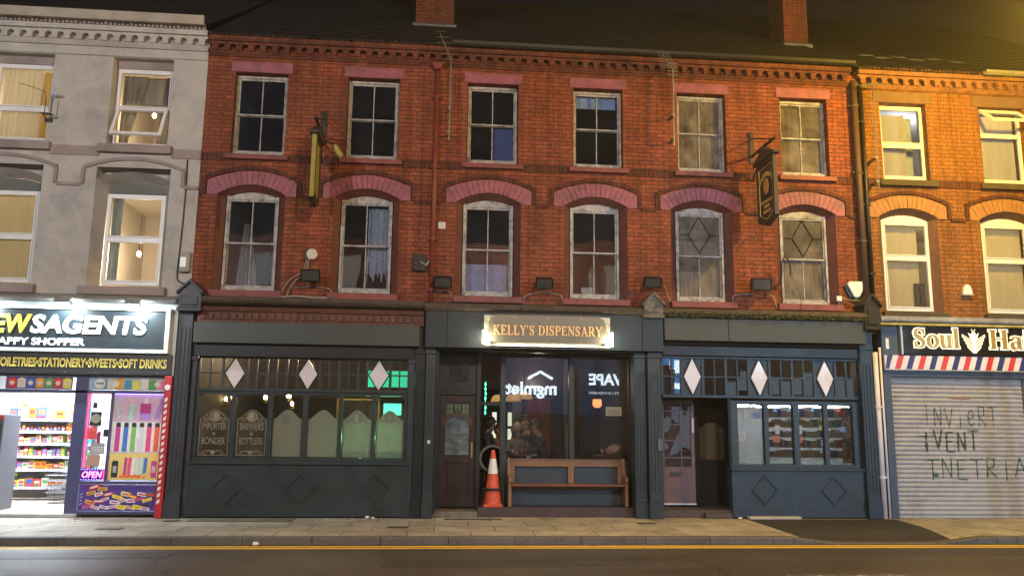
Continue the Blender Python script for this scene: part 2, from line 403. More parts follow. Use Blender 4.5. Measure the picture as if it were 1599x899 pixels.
def asphalt(key, base, rough=.5):
    m = bpy.data.materials.new(key); m.use_nodes = True
    nt = m.node_tree; L = nt.links.new; p = nt.nodes['Principled BSDF']
    tc = nd(nt, 'ShaderNodeTexCoord')
    n = nd(nt, 'ShaderNodeTexNoise'); n.inputs['Scale'].default_value = 48; n.inputs['Detail'].default_value = 5; L(tc.outputs['Object'], n.inputs[0])
    n2 = nd(nt, 'ShaderNodeTexNoise'); n2.inputs['Scale'].default_value = .9; n2.inputs['Detail'].default_value = 8; n2.inputs['Roughness'].default_value = .7
    mp = nd(nt, 'ShaderNodeMapping'); mp.inputs['Scale'].default_value = (.35, 1.6, 1); L(tc.outputs['Object'], mp.inputs[0]); L(mp.outputs[0], n2.inputs[0])
    r = nd(nt, 'ShaderNodeValToRGB'); r.color_ramp.elements[0].position = .35; r.color_ramp.elements[1].position = .68
    r.color_ramp.elements[0].color = tuple(q*.62 for q in base) + (1,); r.color_ramp.elements[1].color = tuple(q*1.4 for q in base) + (1,)
    L(n2.outputs[0], r.inputs[0])
    r2 = nd(nt, 'ShaderNodeValToRGB'); r2.color_ramp.elements[0].position = .36; r2.color_ramp.elements[0].color = (.42, .42, .42, 1); r2.color_ramp.elements[1].position = .70; r2.color_ramp.elements[1].color = (2.2, 2.1, 1.95, 1)
    L(n.outputs[0], r2.inputs[0])
    mx = nd(nt, 'ShaderNodeMix', data_type='RGBA', blend_type='MULTIPLY'); mx.inputs[0].default_value = 1; L(r.outputs[0], mx.inputs[6]); L(r2.outputs[0], mx.inputs[7])
    v = nd(nt, 'ShaderNodeTexVoronoi', feature='DISTANCE_TO_EDGE'); v.inputs['Scale'].default_value = .42
    nv = nd(nt, 'ShaderNodeTexNoise'); nv.inputs['Scale'].default_value = 2.2; nv.inputs['Detail'].default_value = 5; L(tc.outputs['Object'], nv.inputs[0])
    va = nd(nt, 'ShaderNodeVectorMath', operation='MULTIPLY_ADD'); va.inputs[1].default_value = (.7, .7, 0); L(nv.outputs['Color'], va.inputs[0]); L(tc.outputs['Object'], va.inputs[2]); L(va.outputs[0], v.inputs['Vector'])
    lt = nd(nt, 'ShaderNodeMath', operation='LESS_THAN'); lt.inputs[1].default_value = .005; L(v.outputs['Distance'], lt.inputs[0])
    mk = nd(nt, 'ShaderNodeMix', data_type='RGBA'); mk.inputs[7].default_value = (.008, .007, .006, 1); L(lt.outputs[0], mk.inputs[0]); L(mx.outputs[2], mk.inputs[6])
    n5 = nd(nt, 'ShaderNodeTexNoise'); n5.inputs['Scale'].default_value = 42; n5.inputs['Detail'].default_value = 2; L(tc.outputs['Object'], n5.inputs[0])
    g5 = nd(nt, 'ShaderNodeMath', operation='GREATER_THAN'); g5.inputs[1].default_value = .70; L(n5.outputs[0], g5.inputs[0])
    m5 = nd(nt, 'ShaderNodeMix', data_type='RGBA'); m5.inputs[7].default_value = (.20, .19, .17, 1); L(g5.outputs[0], m5.inputs[0]); L(mk.outputs[2], m5.inputs[6])
    L(m5.outputs[2], p.inputs['Base Color'])
    mr = nd(nt, 'ShaderNodeMapRange'); mr.inputs[3].default_value = rough-.12; mr.inputs[4].default_value = rough+.15; L(n2.outputs[0], mr.inputs[0]); L(mr.outputs[0], p.inputs['Roughness'])
    bp = nd(nt, 'ShaderNodeBump'); bp.inputs['Strength'].default_value = .55; bp.inputs['Distance'].default_value = .006; L(n.outputs[0], bp.inputs['Height']); L(bp.outputs[0], p.inputs['Normal'])
    return m

def worn_paint(key, c, wear=.5, scale=30):
    m = bpy.data.materials.new(key); m.use_nodes = True
    nt = m.node_tree; L = nt.links.new; p = nt.nodes['Principled BSDF']; out = nt.nodes['Material Output']
    p.inputs['Base Color'].default_value = c + (1,); p.inputs['Roughness'].default_value = .6
    tc = nd(nt, 'ShaderNodeTexCoord'); n = nd(nt, 'ShaderNodeTexNoise'); n.inputs['Scale'].default_value = scale; n.inputs['Detail'].default_value = 8; n.inputs['Roughness'].default_value = .8; L(tc.outputs['Object'], n.inputs[0])
    r = nd(nt, 'ShaderNodeValToRGB'); r.color_ramp.elements[0].position = wear-.09; r.color_ramp.elements[1].position = wear+.09; L(n.outputs[0], r.inputs[0])
    t = nd(nt, 'ShaderNodeBsdfTransparent'); mx = nd(nt, 'ShaderNodeMixShader'); L(r.outputs[0], mx.inputs[0]); L(t.outputs[0], mx.inputs[1]); L(p.outputs[0], mx.inputs[2]); L(mx.outputs[0], out.inputs[0])
    return m

M_ROAD = asphalt('road_asphalt', (.040, .033, .027), .55)
M_TARMAC = asphalt('patch_tarmac', (.022, .020, .019), .7)
M_PAVE = ground_mat('buff_paving_slabs', (.43, .395, .335), (.34, .31, .265), (.10, .09, .08), .9, .6, .009, dirt=.42)
M_KERB = mat('granite_kerb', (.10, .095, .09), .7, var=.3, scale=22, bump=.4, dirt=.5, dscale=1.5)
M_YEL = worn_paint('yellow_line_paint', (.85, .52, .03), .30, 26)
M_WHT = worn_paint('white_line_paint', (.5, .48, .42), .58, 9)

b = MB(); b.box(-120, 120, -60, 60, -.6, -.1)
tag(b.build('road', M_ROAD), 'dark asphalt road with a damp sheen running past the shops', 'road', kind='structure')
# pavement sheet, lowered at the crossing
xs = [-60, -30, -12] + [-8 + .5*i for i in range(25)] + [4.6 + .16*i for i in range(26)] + [9, 10, 11, 12, 14, 30, 60]
ys = [-2.31, -2.1, -1.9, -1.7, -1.5, -1.3, -1.0, -.6, -.2, .12]
b = MB(); nx, ny = len(xs), len(ys)
b.add([(x, y, dip(x, y)) for y in ys for x in xs], [(j*nx+i, j*nx+i+1, (j+1)*nx+i+1, (j+1)*nx+i) for j in range(ny-1) for i in range(nx-1)])
b.add([(x, -2.31, z) for z in (-.5, 0) for x in (-60, 60)], [])
tag(b.build('pavement', M_PAVE, smooth=True), 'pale buff slab pavement in front of the shops', 'pavement', kind='structure')
b = MB(); x = -30.0
while x < 30:
    w = .915 if not 4.4 < x < 8.4 else .305
    x1 = x + w - .008
    za, zb = dip(x, -2.44), dip(x1, -2.44)
    c = .018
    prof = lambda z: [(-2.44, -.3), (-2.44, z-c), (-2.44+c, z), (-2.312, z), (-2.312, -.3)]
    vs = [(x, y, z) for y, z in prof(za)] + [(x1, y, z) for y, z in prof(zb)]
    b.add(vs, [(0, 1, 2, 3, 4), (9, 8, 7, 6, 5)] + [(i, i+5, (i+1) % 5+5, (i+1) % 5) for i in range(5)])
    x += w
tag(b.build('kerb', M_KERB), 'dark granite kerb stones along the pavement edge', 'kerb', kind='structure')
b = MB(); b.box(-.6, 2.6, -4.25, -3.7, -.2, -.0975); b.box(-9, -3.2, -3.55, -3.05, -.2, -.0972)
tag(b.build('road_patch', asphalt('dark_repair_tar', (.026, .022, .019), .6)), 'darker repair strips in the road surface', 'road', kind='structure')
# tarmac crossing and yellow lines
b = MB()
L_, R_ = [], []
for i in range(13):
    t = i/12; y = -.28 - 2.02*t
    L_.append((5.24 - .12*t + .10*t*t, y)); R_.append((7.84 - .34*t, y))
nxx = 14
vs = []
for (xa, y), (xb, _) in zip(L_, R_):
    for k in range(nxx+1):
        x = xa + (xb-xa)*k/nxx; vs.append((x, y, dip(x, y)+.005))
b.add(vs, [(j*(nxx+1)+i, j*(nxx+1)+i+1, (j+1)*(nxx+1)+i+1, (j+1)*(nxx+1)+i) for j in range(12) for i in range(nxx)])
tag(b.build('pavement_crossing', M_TARMAC, smooth=True), 'dark tarmac patch at the dropped kerb', 'crossing', kind='structure')
b = MB()
for y in (-2.60, -2.76):
    b.box(-60, 60, y-.03, y+.03, -.15, -.096)
tag(b.build('road_yellow_line', M_YEL), 'double yellow lines along the gutter', 'road marking', kind='structure')
b = MB()
for x0, x1 in ((-1.0, .35), (3.9, 5.3), (-5.6, -4.2)):
    b.box(x0, x1, -4.95, -4.86, -.15, -.096)
tag(b.build('road_white_line', M_WHT), 'almost worn away white dashes on the road', 'road marking', kind='structure')

# ---------------------------------------------------------------- building helpers
def wall_holes(b, x0, x1, z0, z1, holes, y0=0.0, y1=.3):
    xs = sorted(set([x0, x1] + [h[0] for h in holes] + [h[1] for h in holes]))
    for xa, xb in zip(xs, xs[1:]):
        mid = (xa+xb)/2
        zs = sorted([(h[2], h[3]) for h in holes if h[0] < mid < h[1]])
        z = z0
        for ha, hb in zs:
            if ha > z: b.box(xa, xb, y0, y1, z, ha)
            z = max(z, hb)
        if z < z1: b.box(xa, xb, y0, y1, z, z1)

def arc(h, crown, drop, n=12, cx=0):
    return [(cx + h*(2*i/n-1), crown - drop*(2*i/n-1)**2) for i in range(n+1)]

def arch_band(b, cx, y0=-.025, y1=.05, hi=.57, ho=.755, zi=5.575, di=.17, zo=5.81, do=.17, foot=5.38):
    """painted arch with its square feet, grooved into voussoirs"""
    n = 14
    inner = arc(hi, zi, di, n, cx); outer = arc(ho*.97, zo, do, n, cx)
    for i in range(n):
        (xa, za), (xb, zb) = inner[i], inner[i+1]; (xc, zc), (xd, zd) = outer[i], outer[i+1]
        g = .004
        b.prism([(xa+g, za), (xb-g, zb), (xd-g, zd), (xc+g, zc)], y0 + random.uniform(-.004, .004), y1)
    for s in (-1, 1):
        b.prism([(cx+s*hi, foot), (cx+s*ho, foot), (cx+s*ho, zo-do-.03), (cx+s*ho*.97+s*.006, zo-do), (cx+s*hi, zi-di)], y0, y1)

def reveal(b, cx, z0, hf=.57, hb=.46, y0=.003, y1=.13, zi=5.575, di=.17, zb=5.475, db=.10, n=12, ztop=5.63):
    f = [(cx-hf, z0)] + arc(hf, zi, di, n, cx) + [(cx+hf, z0)]
    k = [(cx-hb, z0)] + arc(hb, zb, db, n, cx) + [(cx+hb, z0)]
    m = len(f)
    o = [(cx-hf-.01, z0)] + [(x, ztop) for x, z in arc(hf+.01, 0, 0, n, cx)] + [(cx+hf+.01, z0)]
    vs = [(x, y0, z) for x, z in f] + [(x, y1, z) for x, z in k] + [(x, y1, z) for x, z in o]
    fs = []
    for i in range(m-1):
        fs += [(i, i+1, m+i+1, m+i), (m+i, m+i+1, 2*m+i+1, 2*m+i)]
    b.add(vs, fs)

def cornice(parent, x0, x1, dz, matl, matd, label=None, pitch=.205):
    b = MB()
    b.box(x0, x1, -.17, .05, 8.145+dz, 8.235+dz)
    n = int((x1-x0)/pitch); p = (x1-x0)/n; h = .056
    for i in range(n):
        a, c = x0 + p*i, x0 + p*(i+1)
        pts = [(a, 8.145+dz), (c, 8.145+dz), (c, 8.105+dz)]
        for k in range(1, 5):
            t = k/4*math.pi/2; pts.append((c - h*math.sin(t), 8.055+dz + .05*math.cos(t)))
        pts += [(c-h, 7.985+dz), (a+h, 7.985+dz)]
        for k in range(4, 0, -1):
            t = k/4*math.pi/2; pts.append((a + h*math.sin(t), 8.055+dz + .05*math.cos(t)))
        pts.append((a, 8.105+dz))
        yy = -.115 + random.uniform(-.006, .006)
        b.prism(pts, yy, .05)
        if random.random() < .8:   # little sloping brick at the foot of each arch
            b.prism([(a-.035, 7.985+dz), (a+.035, 7.985+dz), (a+.02, 8.02+dz), (a-.02, 8.02+dz)], -.06, .05)
    b.prismx([(-.09, 7.983+dz), (-.03, 7.91+dz), (.05, 7.91+dz), (.05, 7.983+dz)], x0, x1)
    o = b.build('cornice', matl, parent)
    if label: o['label'] = label
    b = MB(); x = x0
    while x < x1 - .05:
        if random.random() < .93:
            b.box(x, x+.045, -.19 + random.uniform(-.01, .01), -.02, 8.237+dz, 8.275+dz+random.uniform(-.006, .008))
        x += .072
    b.build('tile_edging', matd, parent)

def curtain(b, x0, x1, z0, z1, y, amp=.02, pitch=.07, taper=None, jag=0):
    n = max(4, int((x1-x0)/pitch*6)); vs = []; rows = 8
    for j in range(rows+1):
        t = j/rows
        for i in range(n+1):
            u = i/n
            xa, xb = x0, x1
            if taper: xa, xb = taper(1-t)
            x = xa + (xb-xa)*u
            zz = z0 + (z1-z0)*t
            if j == 0 and jag: zz += jag*abs(math.sin(u*7.3+1)*math.sin(u*17))
            vs.append((x, y + amp*math.sin(u*n/6*2*math.pi + .7*math.sin(5*u)), zz))
    b.add(vs, [(j*(n+1)+i, j*(n+1)+i+1, (j+1)*(n+1)+i+1, (j+1)*(n+1)+i) for j in range(rows) for i in range(n)])

def sash_window(parent, cx, z0, z1, hw, arched=False, y=.13, gm=None, fm=None, bars=True, bar_up=True, label=None, crown=5.475, cdrop=.10):
    """old timber sash: frame > two sashes, panes"""
    fm = fm or M_WHITEP; gm = gm or M_GLASSU
    b = MB(); fw = .042; x0, x1 = cx-hw, cx+hw
    b.box(x0, x0+fw, y-.01, y+.09, z0, z1); b.box(x1-fw, x1, y-.01, y+.09, z0, z1)
    b.box(x0+fw, x1-fw, y-.03, y+.09, z0, z0+.05)
    if arched:
        a = arc(hw-.001, crown-.004, cdrop, 12, cx)
        b.prism([(x0+.001, z1-.1), (x1-.001, z1-.1)] + list(reversed(a)), y-.006, y+.09)
        zt = z1-.1
    else:
        b.box(x0+fw, x1-fw, y-.01, y+.09, z1-.05, z1); zt = z1-.05
    w = b.build('sash_window', fm, parent, bevel=.004)
    if label: w['label'] = label
    zm = (z0+.05+zt)/2 + random.uniform(-.01, .01)
    xa, xb = x0+fw+.001, x1-fw-.001
    for nm, za, zb, yy, vb in (('upper_sash', zm-.002, zt-.001, y+.012, bar_up), ('lower_sash', z0+.051, zm+.02, y+.05, bars)):
        b = MB(); s = .022
        b.box(xa, xa+s, yy, yy+.035, za, zb); b.box(xb-s, xb, yy, yy+.035, za, zb)
        b.box(xa+s, xb-s, yy, yy+.035, za, za+(.045 if nm == 'lower_sash' else .028)); b.box(xa+s, xb-s, yy, yy+.035, zb-.03, zb)
        if vb: b.box(cx-.009, cx+.009, yy+.002, yy+.033, za+.03, zb-.03)
        b.build(nm, fm, w)
        b = MB(); xm = cx if vb else None
        if vb:
            t1 = random.uniform(-.003, .003); b.quad((xa+s, yy+.018+t1, za+.03), (cx, yy+.018-t1, za+.03), (cx, yy+.018-t1, zb-.03), (xa+s, yy+.018+t1, zb-.03))
            t1 = random.uniform(-.003, .003); b.quad((cx, yy+.0185+t1, za+.03), (xb-s, yy+.0185-t1, za+.03), (xb-s, yy+.0185-t1, zb-.03), (cx, yy+.0185+t1, zb-.03))
        else:
            b.quad((xa+s, yy+.018, za+.03), (xb-s, yy+.018, za+.03), (xb-s, yy+.018, zb-.03), (xa+s, yy+.018, zb-.03))
        b.build('pane', gm, w)
    return w

def sill(parent, cx, z0, z1, hw, matl, proj=.09):
    b = MB(); b.prismx([(-proj, z0), (-proj, z1-.025), (.13, z1), (.13, z0)], cx-hw, cx+hw)
    return b.build('sill', matl, parent, bevel=.006)

# window centres, left to right
UP = [-3.26, -1.29, .86, 2.79, 4.73, 6.70, 8.66, 10.65]
LO = [-3.30, -1.33, .81, 2.73, 4.67, 6.63, 8.61, 10.58]

# ---------------------------------------------------------------- the pub
pub = empty('pub_building', (1.75, 0, 0), 'red brick pub of three bays with pink arches and dark green shopfronts', 'building')
PX0, PX1 = -4.2, 7.72
holes = []
for i in range(6):
    holes.append((UP[i]-.46, UP[i]+.46, 6.12, 7.635))
    holes.append((LO[i]-.572, LO[i]+.572, 3.72, 5.625))
b = MB(); wall_holes(b, PX0, PX1, 3.2, 8.15, holes)
b.build('wall', M_BRICK, pub)
b = MB()                                                     # party walls, floors and back wall of the rooms
for x in (PX0, PX1-.2): b.box(x, x+.2, .301, 6.2, 3.2, 8.2)
for x in (-.25, 3.75): b.box(x, x+.15, .301, 6.0, 3.3, 8.2)
b.box(PX0+.2, PX1-.2, 5.0, 5.2, 3.2, 8.2)
b.box(PX0+.2, PX1-.2, .301, 4.99, 5.72, 5.9); b.box(PX0+.2, PX1-.2, .301, 4.99, 8.0, 8.12)
b.build('inner_wall', M_ROOM, pub)
cornice(pub, PX0+.02, PX1-.12, 0, M_CORBEL, M_CORBEL)
b = MB()
for k in range(36):                                          # courses of slates, each lapping the one below
    t0, t1 = k/36, (k+1)/36
    ya, za = -.2 + 7.2*t0, 8.27 + 4.85*t0
    yb, zb = -.2 + 7.2*t1, 8.27 + 4.85*t1
    b.add([(PX0, ya, za), (PX1, ya, za), (PX1, yb, zb-.012), (PX0, yb, zb-.012), (PX0, ya, za-.02), (PX1, ya, za-.02)], [(0, 1, 2, 3), (4, 5, 1, 0)])
b.add([(PX0, 7.0, 13.115), (PX1, 7.0, 13.115), (PX1, 13.5, 8.5), (PX0, 13.5, 8.5)], [(0, 1, 2, 3)])
roof = b.build('roof', M_SLATE, pub)
for cx, lab in ((-.27, 'brick chimney stack over the second pipe'), (7.43, None)):
    b = MB(); hw = .4 if cx < 0 else .27; cx = cx if cx < 0 else 7.58
    b.box(cx-hw, cx+hw, 2.0, 2.75, 9.3, 12.6)
    b.box(cx-hw-.05, cx+hw+.05, 1.95, 2.8, 12.4, 12.5); b.box(cx-hw-.08, cx+hw+.08, 1.92, 2.83, 12.6, 12.7)
    for q in (-.13, .13): b.lathe((cx+q, 2.38, 12.7), [(.11, 0), (.09, .1), (.085, .4), (.11, .42), (.1, .46)], 12)
    b.build('chimney', M_CORBEL, roof)
    b = MB(); b.prismx([(1.9, 9.58), (1.9, 9.72), (1.995, 9.80), (1.995, 9.58)], cx-hw-.05, cx+hw+.05)
    b.build('flashing', mat('lead_flashing', (.16, .16, .17), .5, var=.25, dirt=.3), roof)
b = MB()
b.prismx([(-.32, 8.30), (-.315, 8.245), (-.27, 8.215), (-.225, 8.245), (-.22, 8.30), (-.23, 8.30), (-.235, 8.25), (-.27, 8.228), (-.305, 8.25), (-.31, 8.30)], .1, PX1-.1)
b.build('gutter', M_BLACK, pub)
for i in range(6):
    bb = MB(); bb.box(UP[i]-.53, UP[i]+.53, -.022, .12, 7.637, 7.83); bb.build('lintel', M_PINK, pub, bevel=.01)
for i in range(6):
    bb = MB(); arch_band(bb, LO[i]); bb.build('window_arch', M_PINK, pub)
    bb = MB(); reveal(bb, LO[i], 3.72); bb.build('window_reveal', M_JAMB, pub, fix=False)
    sill(pub, UP[i], 6.02, 6.13, .545, M_SILL)
    sill(pub, LO[i], 3.60, 3.735, .60, M_SILL)
def hood_mould(parent, cs, x0, x1, matl, up):
    """dark patterned brick: a course between the upper sills and a stepped band over the arches"""
    b = MB()
    edges = [x0] + [q for c in up for q in (c-.55, c+.55)] + [x1]
    for a, c in zip(edges[::2], edges[1::2]):
        if c - a > .05: b.box(a, c, -.018, .02, 5.985, 6.125)
    ends = []
    for c in cs:
        inner = arc(.775, 5.835, .19, 12, c); outer = arc(.84, 5.905, .21, 12, c)
        b.strip(inner, outer, -.03, .02)
        for s in (-1, 1):
            b.box(c+s*.775, c+s*.84, -.028, .02, 5.385, 5.665)
        ends.append((c-.84, c+.84))
    xs = [x0] + [q for e in ends for q in e] + [x1]
    for a, c in zip(xs[::2], xs[1::2]):
        if c - a > .03: b.box(a, c, -.029, .02, 5.345, 5.41)
    return b.build('string_course', matl, parent)
hood_mould(pub, LO[:6], PX0+.02, PX1-.02, M_BRICK_D, UP[:6])

for i in range(6):
    g = M_GLASSD if i >= 4 else M_GLASSU
    w = sash_window(pub, UP[i], 6.15, 7.62, .45, gm=g)
    if i == 3:
        bb = MB(); bb.box(UP[i]-.37, UP[i]+.37, .23, .24, 7.33, 7.56); bb.build('blind', cloth('pale_blue_blind', (.42, .55, .78), .3), w)
    if i == 2:
        bb = MB(); bb.box(UP[i]+.0, UP[i]+.38, .26, .275, 6.2, 6.9); bb.build('board', mat('painted_blue_reflection', (.05, .08, .2), .6), w)  # added sheet coloured as the bluish reflection low in this pane
    if i >= 4:
        bb = MB(); curtain(bb, UP[i]-.38, UP[i]+(.05 if i == 5 else .38), 6.2, 7.55, .3, .03, .12)
        bb.build('curtain', cloth('brown_old_curtain', (.26, .18, .09), .3, var=.5), w)
for i in range(6):
    g = M_GLASSD if i >= 4 else M_GLASSU
    w = sash_window(pub, LO[i], 3.74, 5.44, .445, arched=True, gm=g, bar_up=i < 4)
    c = LO[i]
    if i == 0:
        bb = MB(); curtain(bb, c-.2, c+.12, 3.8, 4.95, .30, .02, .06, taper=lambda t, c=c: (c-.26+.10*(1-t), c-.02+.14*t+(-.02)*(1-t)))
        bb.build('curtain', cloth('grey_lace_curtain', (.42, .42, .40), .3), w)['label'] = 'narrow grey curtain gathered at its top'
    if i == 1:
        bb = MB(); curtain(bb, c+.02, c+.38, 3.95, 5.3, .29, .02, .09, jag=.45)
        bb.build('curtain', cloth('white_lace_curtain', (.52, .55, .60), .3, var=.35, scale=60, stretch=(6, 6, 3)), w)['label'] = 'white lace curtain torn at its hem'
    if i == 2:
        bb = MB(); bb.box(c-.38, c+.38, .34, .36, 3.8, 4.35); bb.build('board', mat('painted_bluish_reflection', (.16, .22, .34), .45, var=.35, scale=3), w)  # added sheet whose colour stands in for the bluish reflection in this pane
    if i == 3:
        bb = MB(); bb.box(c-.2, c+.0, .34, .4, 3.8, 3.98); bb.build('box', mat('grey_box', (.3, .32, .3), .6), w)
    if i >= 4:
        bb = MB()                                            # leaded diamond in the upper sash
        zc, hz, hx, y = 4.97, .34, .2, .148
        P = [(c, y, zc+hz), (c+hx, y, zc), (c, y, zc-hz), (c-hx, y, zc), (c, y, zc+hz)]
        for a, d in zip(P, P[1:]): bb.tube([a, d], .009, 6)
        for s in (-1, 1): bb.tube([(c+s*hx, y, zc), (c+s*.37, y, zc)], .007, 6)
        bb.build('leaded_diamond', M_BLACK, w)
        bb = MB(); curtain(bb, c-.38, c+.38, 3.8, 4.3 if i == 4 else 4.5, .26, .012, .08)
        if i == 4: bb.box(c-.37, c-.02, .27, .275, 4.93, 5.1); bb.box(c-.37, c+.37, .3, .305, 4.55, 4.88)
        bb.build('net_curtain', cloth('dusty_net_curtain', (.44, .40, .34), .3, var=.3), w)

# ---- shopfronts
b = MB()                                                     # ledges above the fascias
b.prismx([(-.33, 3.46), (-.36, 3.50), (-.34, 3.56), (.02, 3.62), (.02, 3.42), (-.22, 3.42)], PX0+.2, -.27)
b.prismx([(-.31, 3.41), (-.36, 3.45), (-.33, 3.53), (.02, 3.60), (.02, 3.41)], -.265, 3.50)
b.prismx([(-.31, 3.40), (-.37, 3.46), (-.33, 3.54), (.02, 3.60), (.02, 3.40)], 3.84, 7.62)
b.build('stone_ledge', M_STONE, pub)
def moss(x0, x1, z, y, n):
    bb = MB()
    for k in range(n):
        x = random.uniform(x0, x1); r = random.uniform(.012, .05)
        zz = z + random.uniform(-.03, .05)
        for q in range(4):
            a = random.uniform(0, 6.28); l = r*random.uniform(.6, 1.8)
            p = Vector((x+random.uniform(-r, r), y+random.uniform(-.03, .02), zz))
            t = p + Vector((math.cos(a)*l*.7, -abs(math.sin(a))*l*.5, random.uniform(-.9, .7)*l))
            s = Vector((.35*r, 0, .2*r))
            bb.add([p-s, p+s, t], [(0, 1, 2)])
    return bb
mo = moss(3.9, 7.6, 3.43, -.36, 260)
tag(mo.build('moss', mat('moss_green', (.05, .07, .014), .9, var=.4, scale=30), fix=False), 'green moss growing along the ledge over the right pub front', 'moss', kind='stuff')
b = MB()                                                     # bay one: moulded band under the ledge
b.prismx([(-.2, 3.15), (-.2, 3.41), (.02, 3.41), (.02, 3.15)], PX0+.2, -.27)
b.prismx([(-.24, 3.33), (-.28, 3.40), (-.2, 3.41), (-.2, 3.33)], PX0+.2, -.27)
x = PX0+.25
while x < -.35:
    b.prism([(x, 3.2), (x+.075, 3.2), (x+.075, 3.29), (x+.0375, 3.325), (x, 3.29)], -.235, -.2)
    x += .125
b.build('moulded_band', M_TERRA, pub)
def boarded(x0, x1, z0, z1, y, m, seams=(), name='fascia_board', tilt=0):
    bb = MB(); xs = [x0] + list(seams) + [x1]
    for a, c in zip(xs, xs[1:]):
        bb.prismx([(y+tilt, z0), (y, z1), (-.02, z1), (-.02, z0)], a+.003, c-.003)
    return bb.build(name, m, pub, bevel=.006)
boarded(-4.03, -.33, 2.80, 3.145, -.27, mat('fascia_green_paint', (.034, .044, .040), .45, var=.2, scale=2.5, dirt=.35, dscale=2.5), (), tilt=.0)
boarded(-.24, 3.84, 2.79, 3.405, -.32, mat('pub_slate_blue_paint', (.011, .020, .029), .45, var=.25, scale=3, bump=.08, dirt=.3, dscale=1.8, spec=.3, chips=.5), (.12, 3.47))
boarded(3.86, 7.50, 2.99, 3.385, -.29, mat('fascia_grey_green_paint', (.045, .052, .046), .5, var=.25, scale=2.5, dirt=.5, dscale=2.5), (5.0,), tilt=-.03)
b = MB()
b.box(-4.03, -.45, -.16, .1, 2.60, 2.798); b.box(-4.0, -.5, -.19, -.16, 2.585, 2.625)
b.box(3.86, 7.5, -.17, .1, 2.745, 2.985); b.prismx([(-.22, 2.95), (-.2, 2.98), (-.17, 2.98), (-.17, 2.9)], 3.86, 7.5)
b.box(0, 3.5, -.12, .12, 2.765, 2.789)
b.build('fascia_beam', M_PUBD, pub, bevel=.005)
for x0, x1, z0 in ((-.455, -.235, 2.56), (-4.19, -3.99, 2.5), (3.79, 3.87, 2.7), (7.42, 7.70, 2.7)):
    b = MB(); b.box(x0, x1, -.115, .2, z0, 3.405); b.build('fascia_backing', M_PUBD, pub)
def pilaster(x0, x1, ztop, y, m, base=True):
    bb = MB()
    bb.box(x0, x1, y, .15, .003, ztop)
    w = x1-x0
    if base:
        bb.box(x0-.012, x1+.012, y-.03, y+.02, .004, .26); bb.box(x0-.006, x1+.006, y-.018, y+.02, .26, .31)
    if w > .15:
        for k in range(3):
            xx = x0 + w*(.22+.28*k); bb.box(xx-.014*w/.25, xx+.014*w/.25, y-.012, y+.01, .45, ztop-.35)
    bb.box(x0-.012, x1+.012, y-.03, y+.02, ztop-.10, ztop-.04)
    return bb.build('pilaster', m, pub, bevel=.005)
M_COL1 = mat('pub_violet_grey_paint', (.033, .038, .054), .42, var=.25, scale=3, dirt=.35, spec=.3, chips=.7)
pilaster(-4.29, -4.06, 3.4, -.22, M_COL1); pilaster(-4.05, -3.97, 2.62, -.14, M_COL1, False)
pilaster(-.50, -.40, 2.62, -.14, M_PUB, False); pilaster(-.39, -.225, 2.78, -.16, M_PUBD)
pilaster(-.215, -.06, 2.785, -.22, M_PUB)
pilaster(3.36, 3.56, 2.785, -.14, M_PUB); pilaster(3.58, 3.80, 2.785, -.22, M_PUB)
pilaster(7.40, 7.62, 3.0, -.22, M_PUBB)
# consoles with pitched tops
def console(x0, x1, z0, z1, y, m):
    bb = MB(); xm = (x0+x1)/2
    bb.prism([(x0, z0), (x1, z0), (x1, z1-.2), (xm, z1), (x0, z1-.2)], y, .02)
    bb.prism([(x0-.03, z1-.22), (x0-.03, z1-.17), (xm, z1+.035), (x1+.03, z1-.17), (x1+.03, z1-.22), (xm, z1-.02)], y-.05, .02)
    bb.box(x0+.05, x1-.05, y-.025, y+.01, z0+.04, z1-.26)
    bb.box(x0-.015, x1+.015, y-.03, .02, z0-.06, z0-.001)
    return bb.build('console', m, pub, bevel=.008)
console(-4.28, -3.92, 3.36, 3.80, -.36, M_COL1)
console(3.50, 3.83, 3.42, 3.78, -.38, mat('peeling_console_paint', (.16, .14, .12), .8, var=.5, scale=11, bump=.5, dirt=.6, dscale=4))
console(7.47, 7.76, 3.30, 3.86, -.34, mat('black_console_paint', (.03, .028, .026), .8, var=.5, scale=11, bump=.5, dirt=.6, dscale=4))

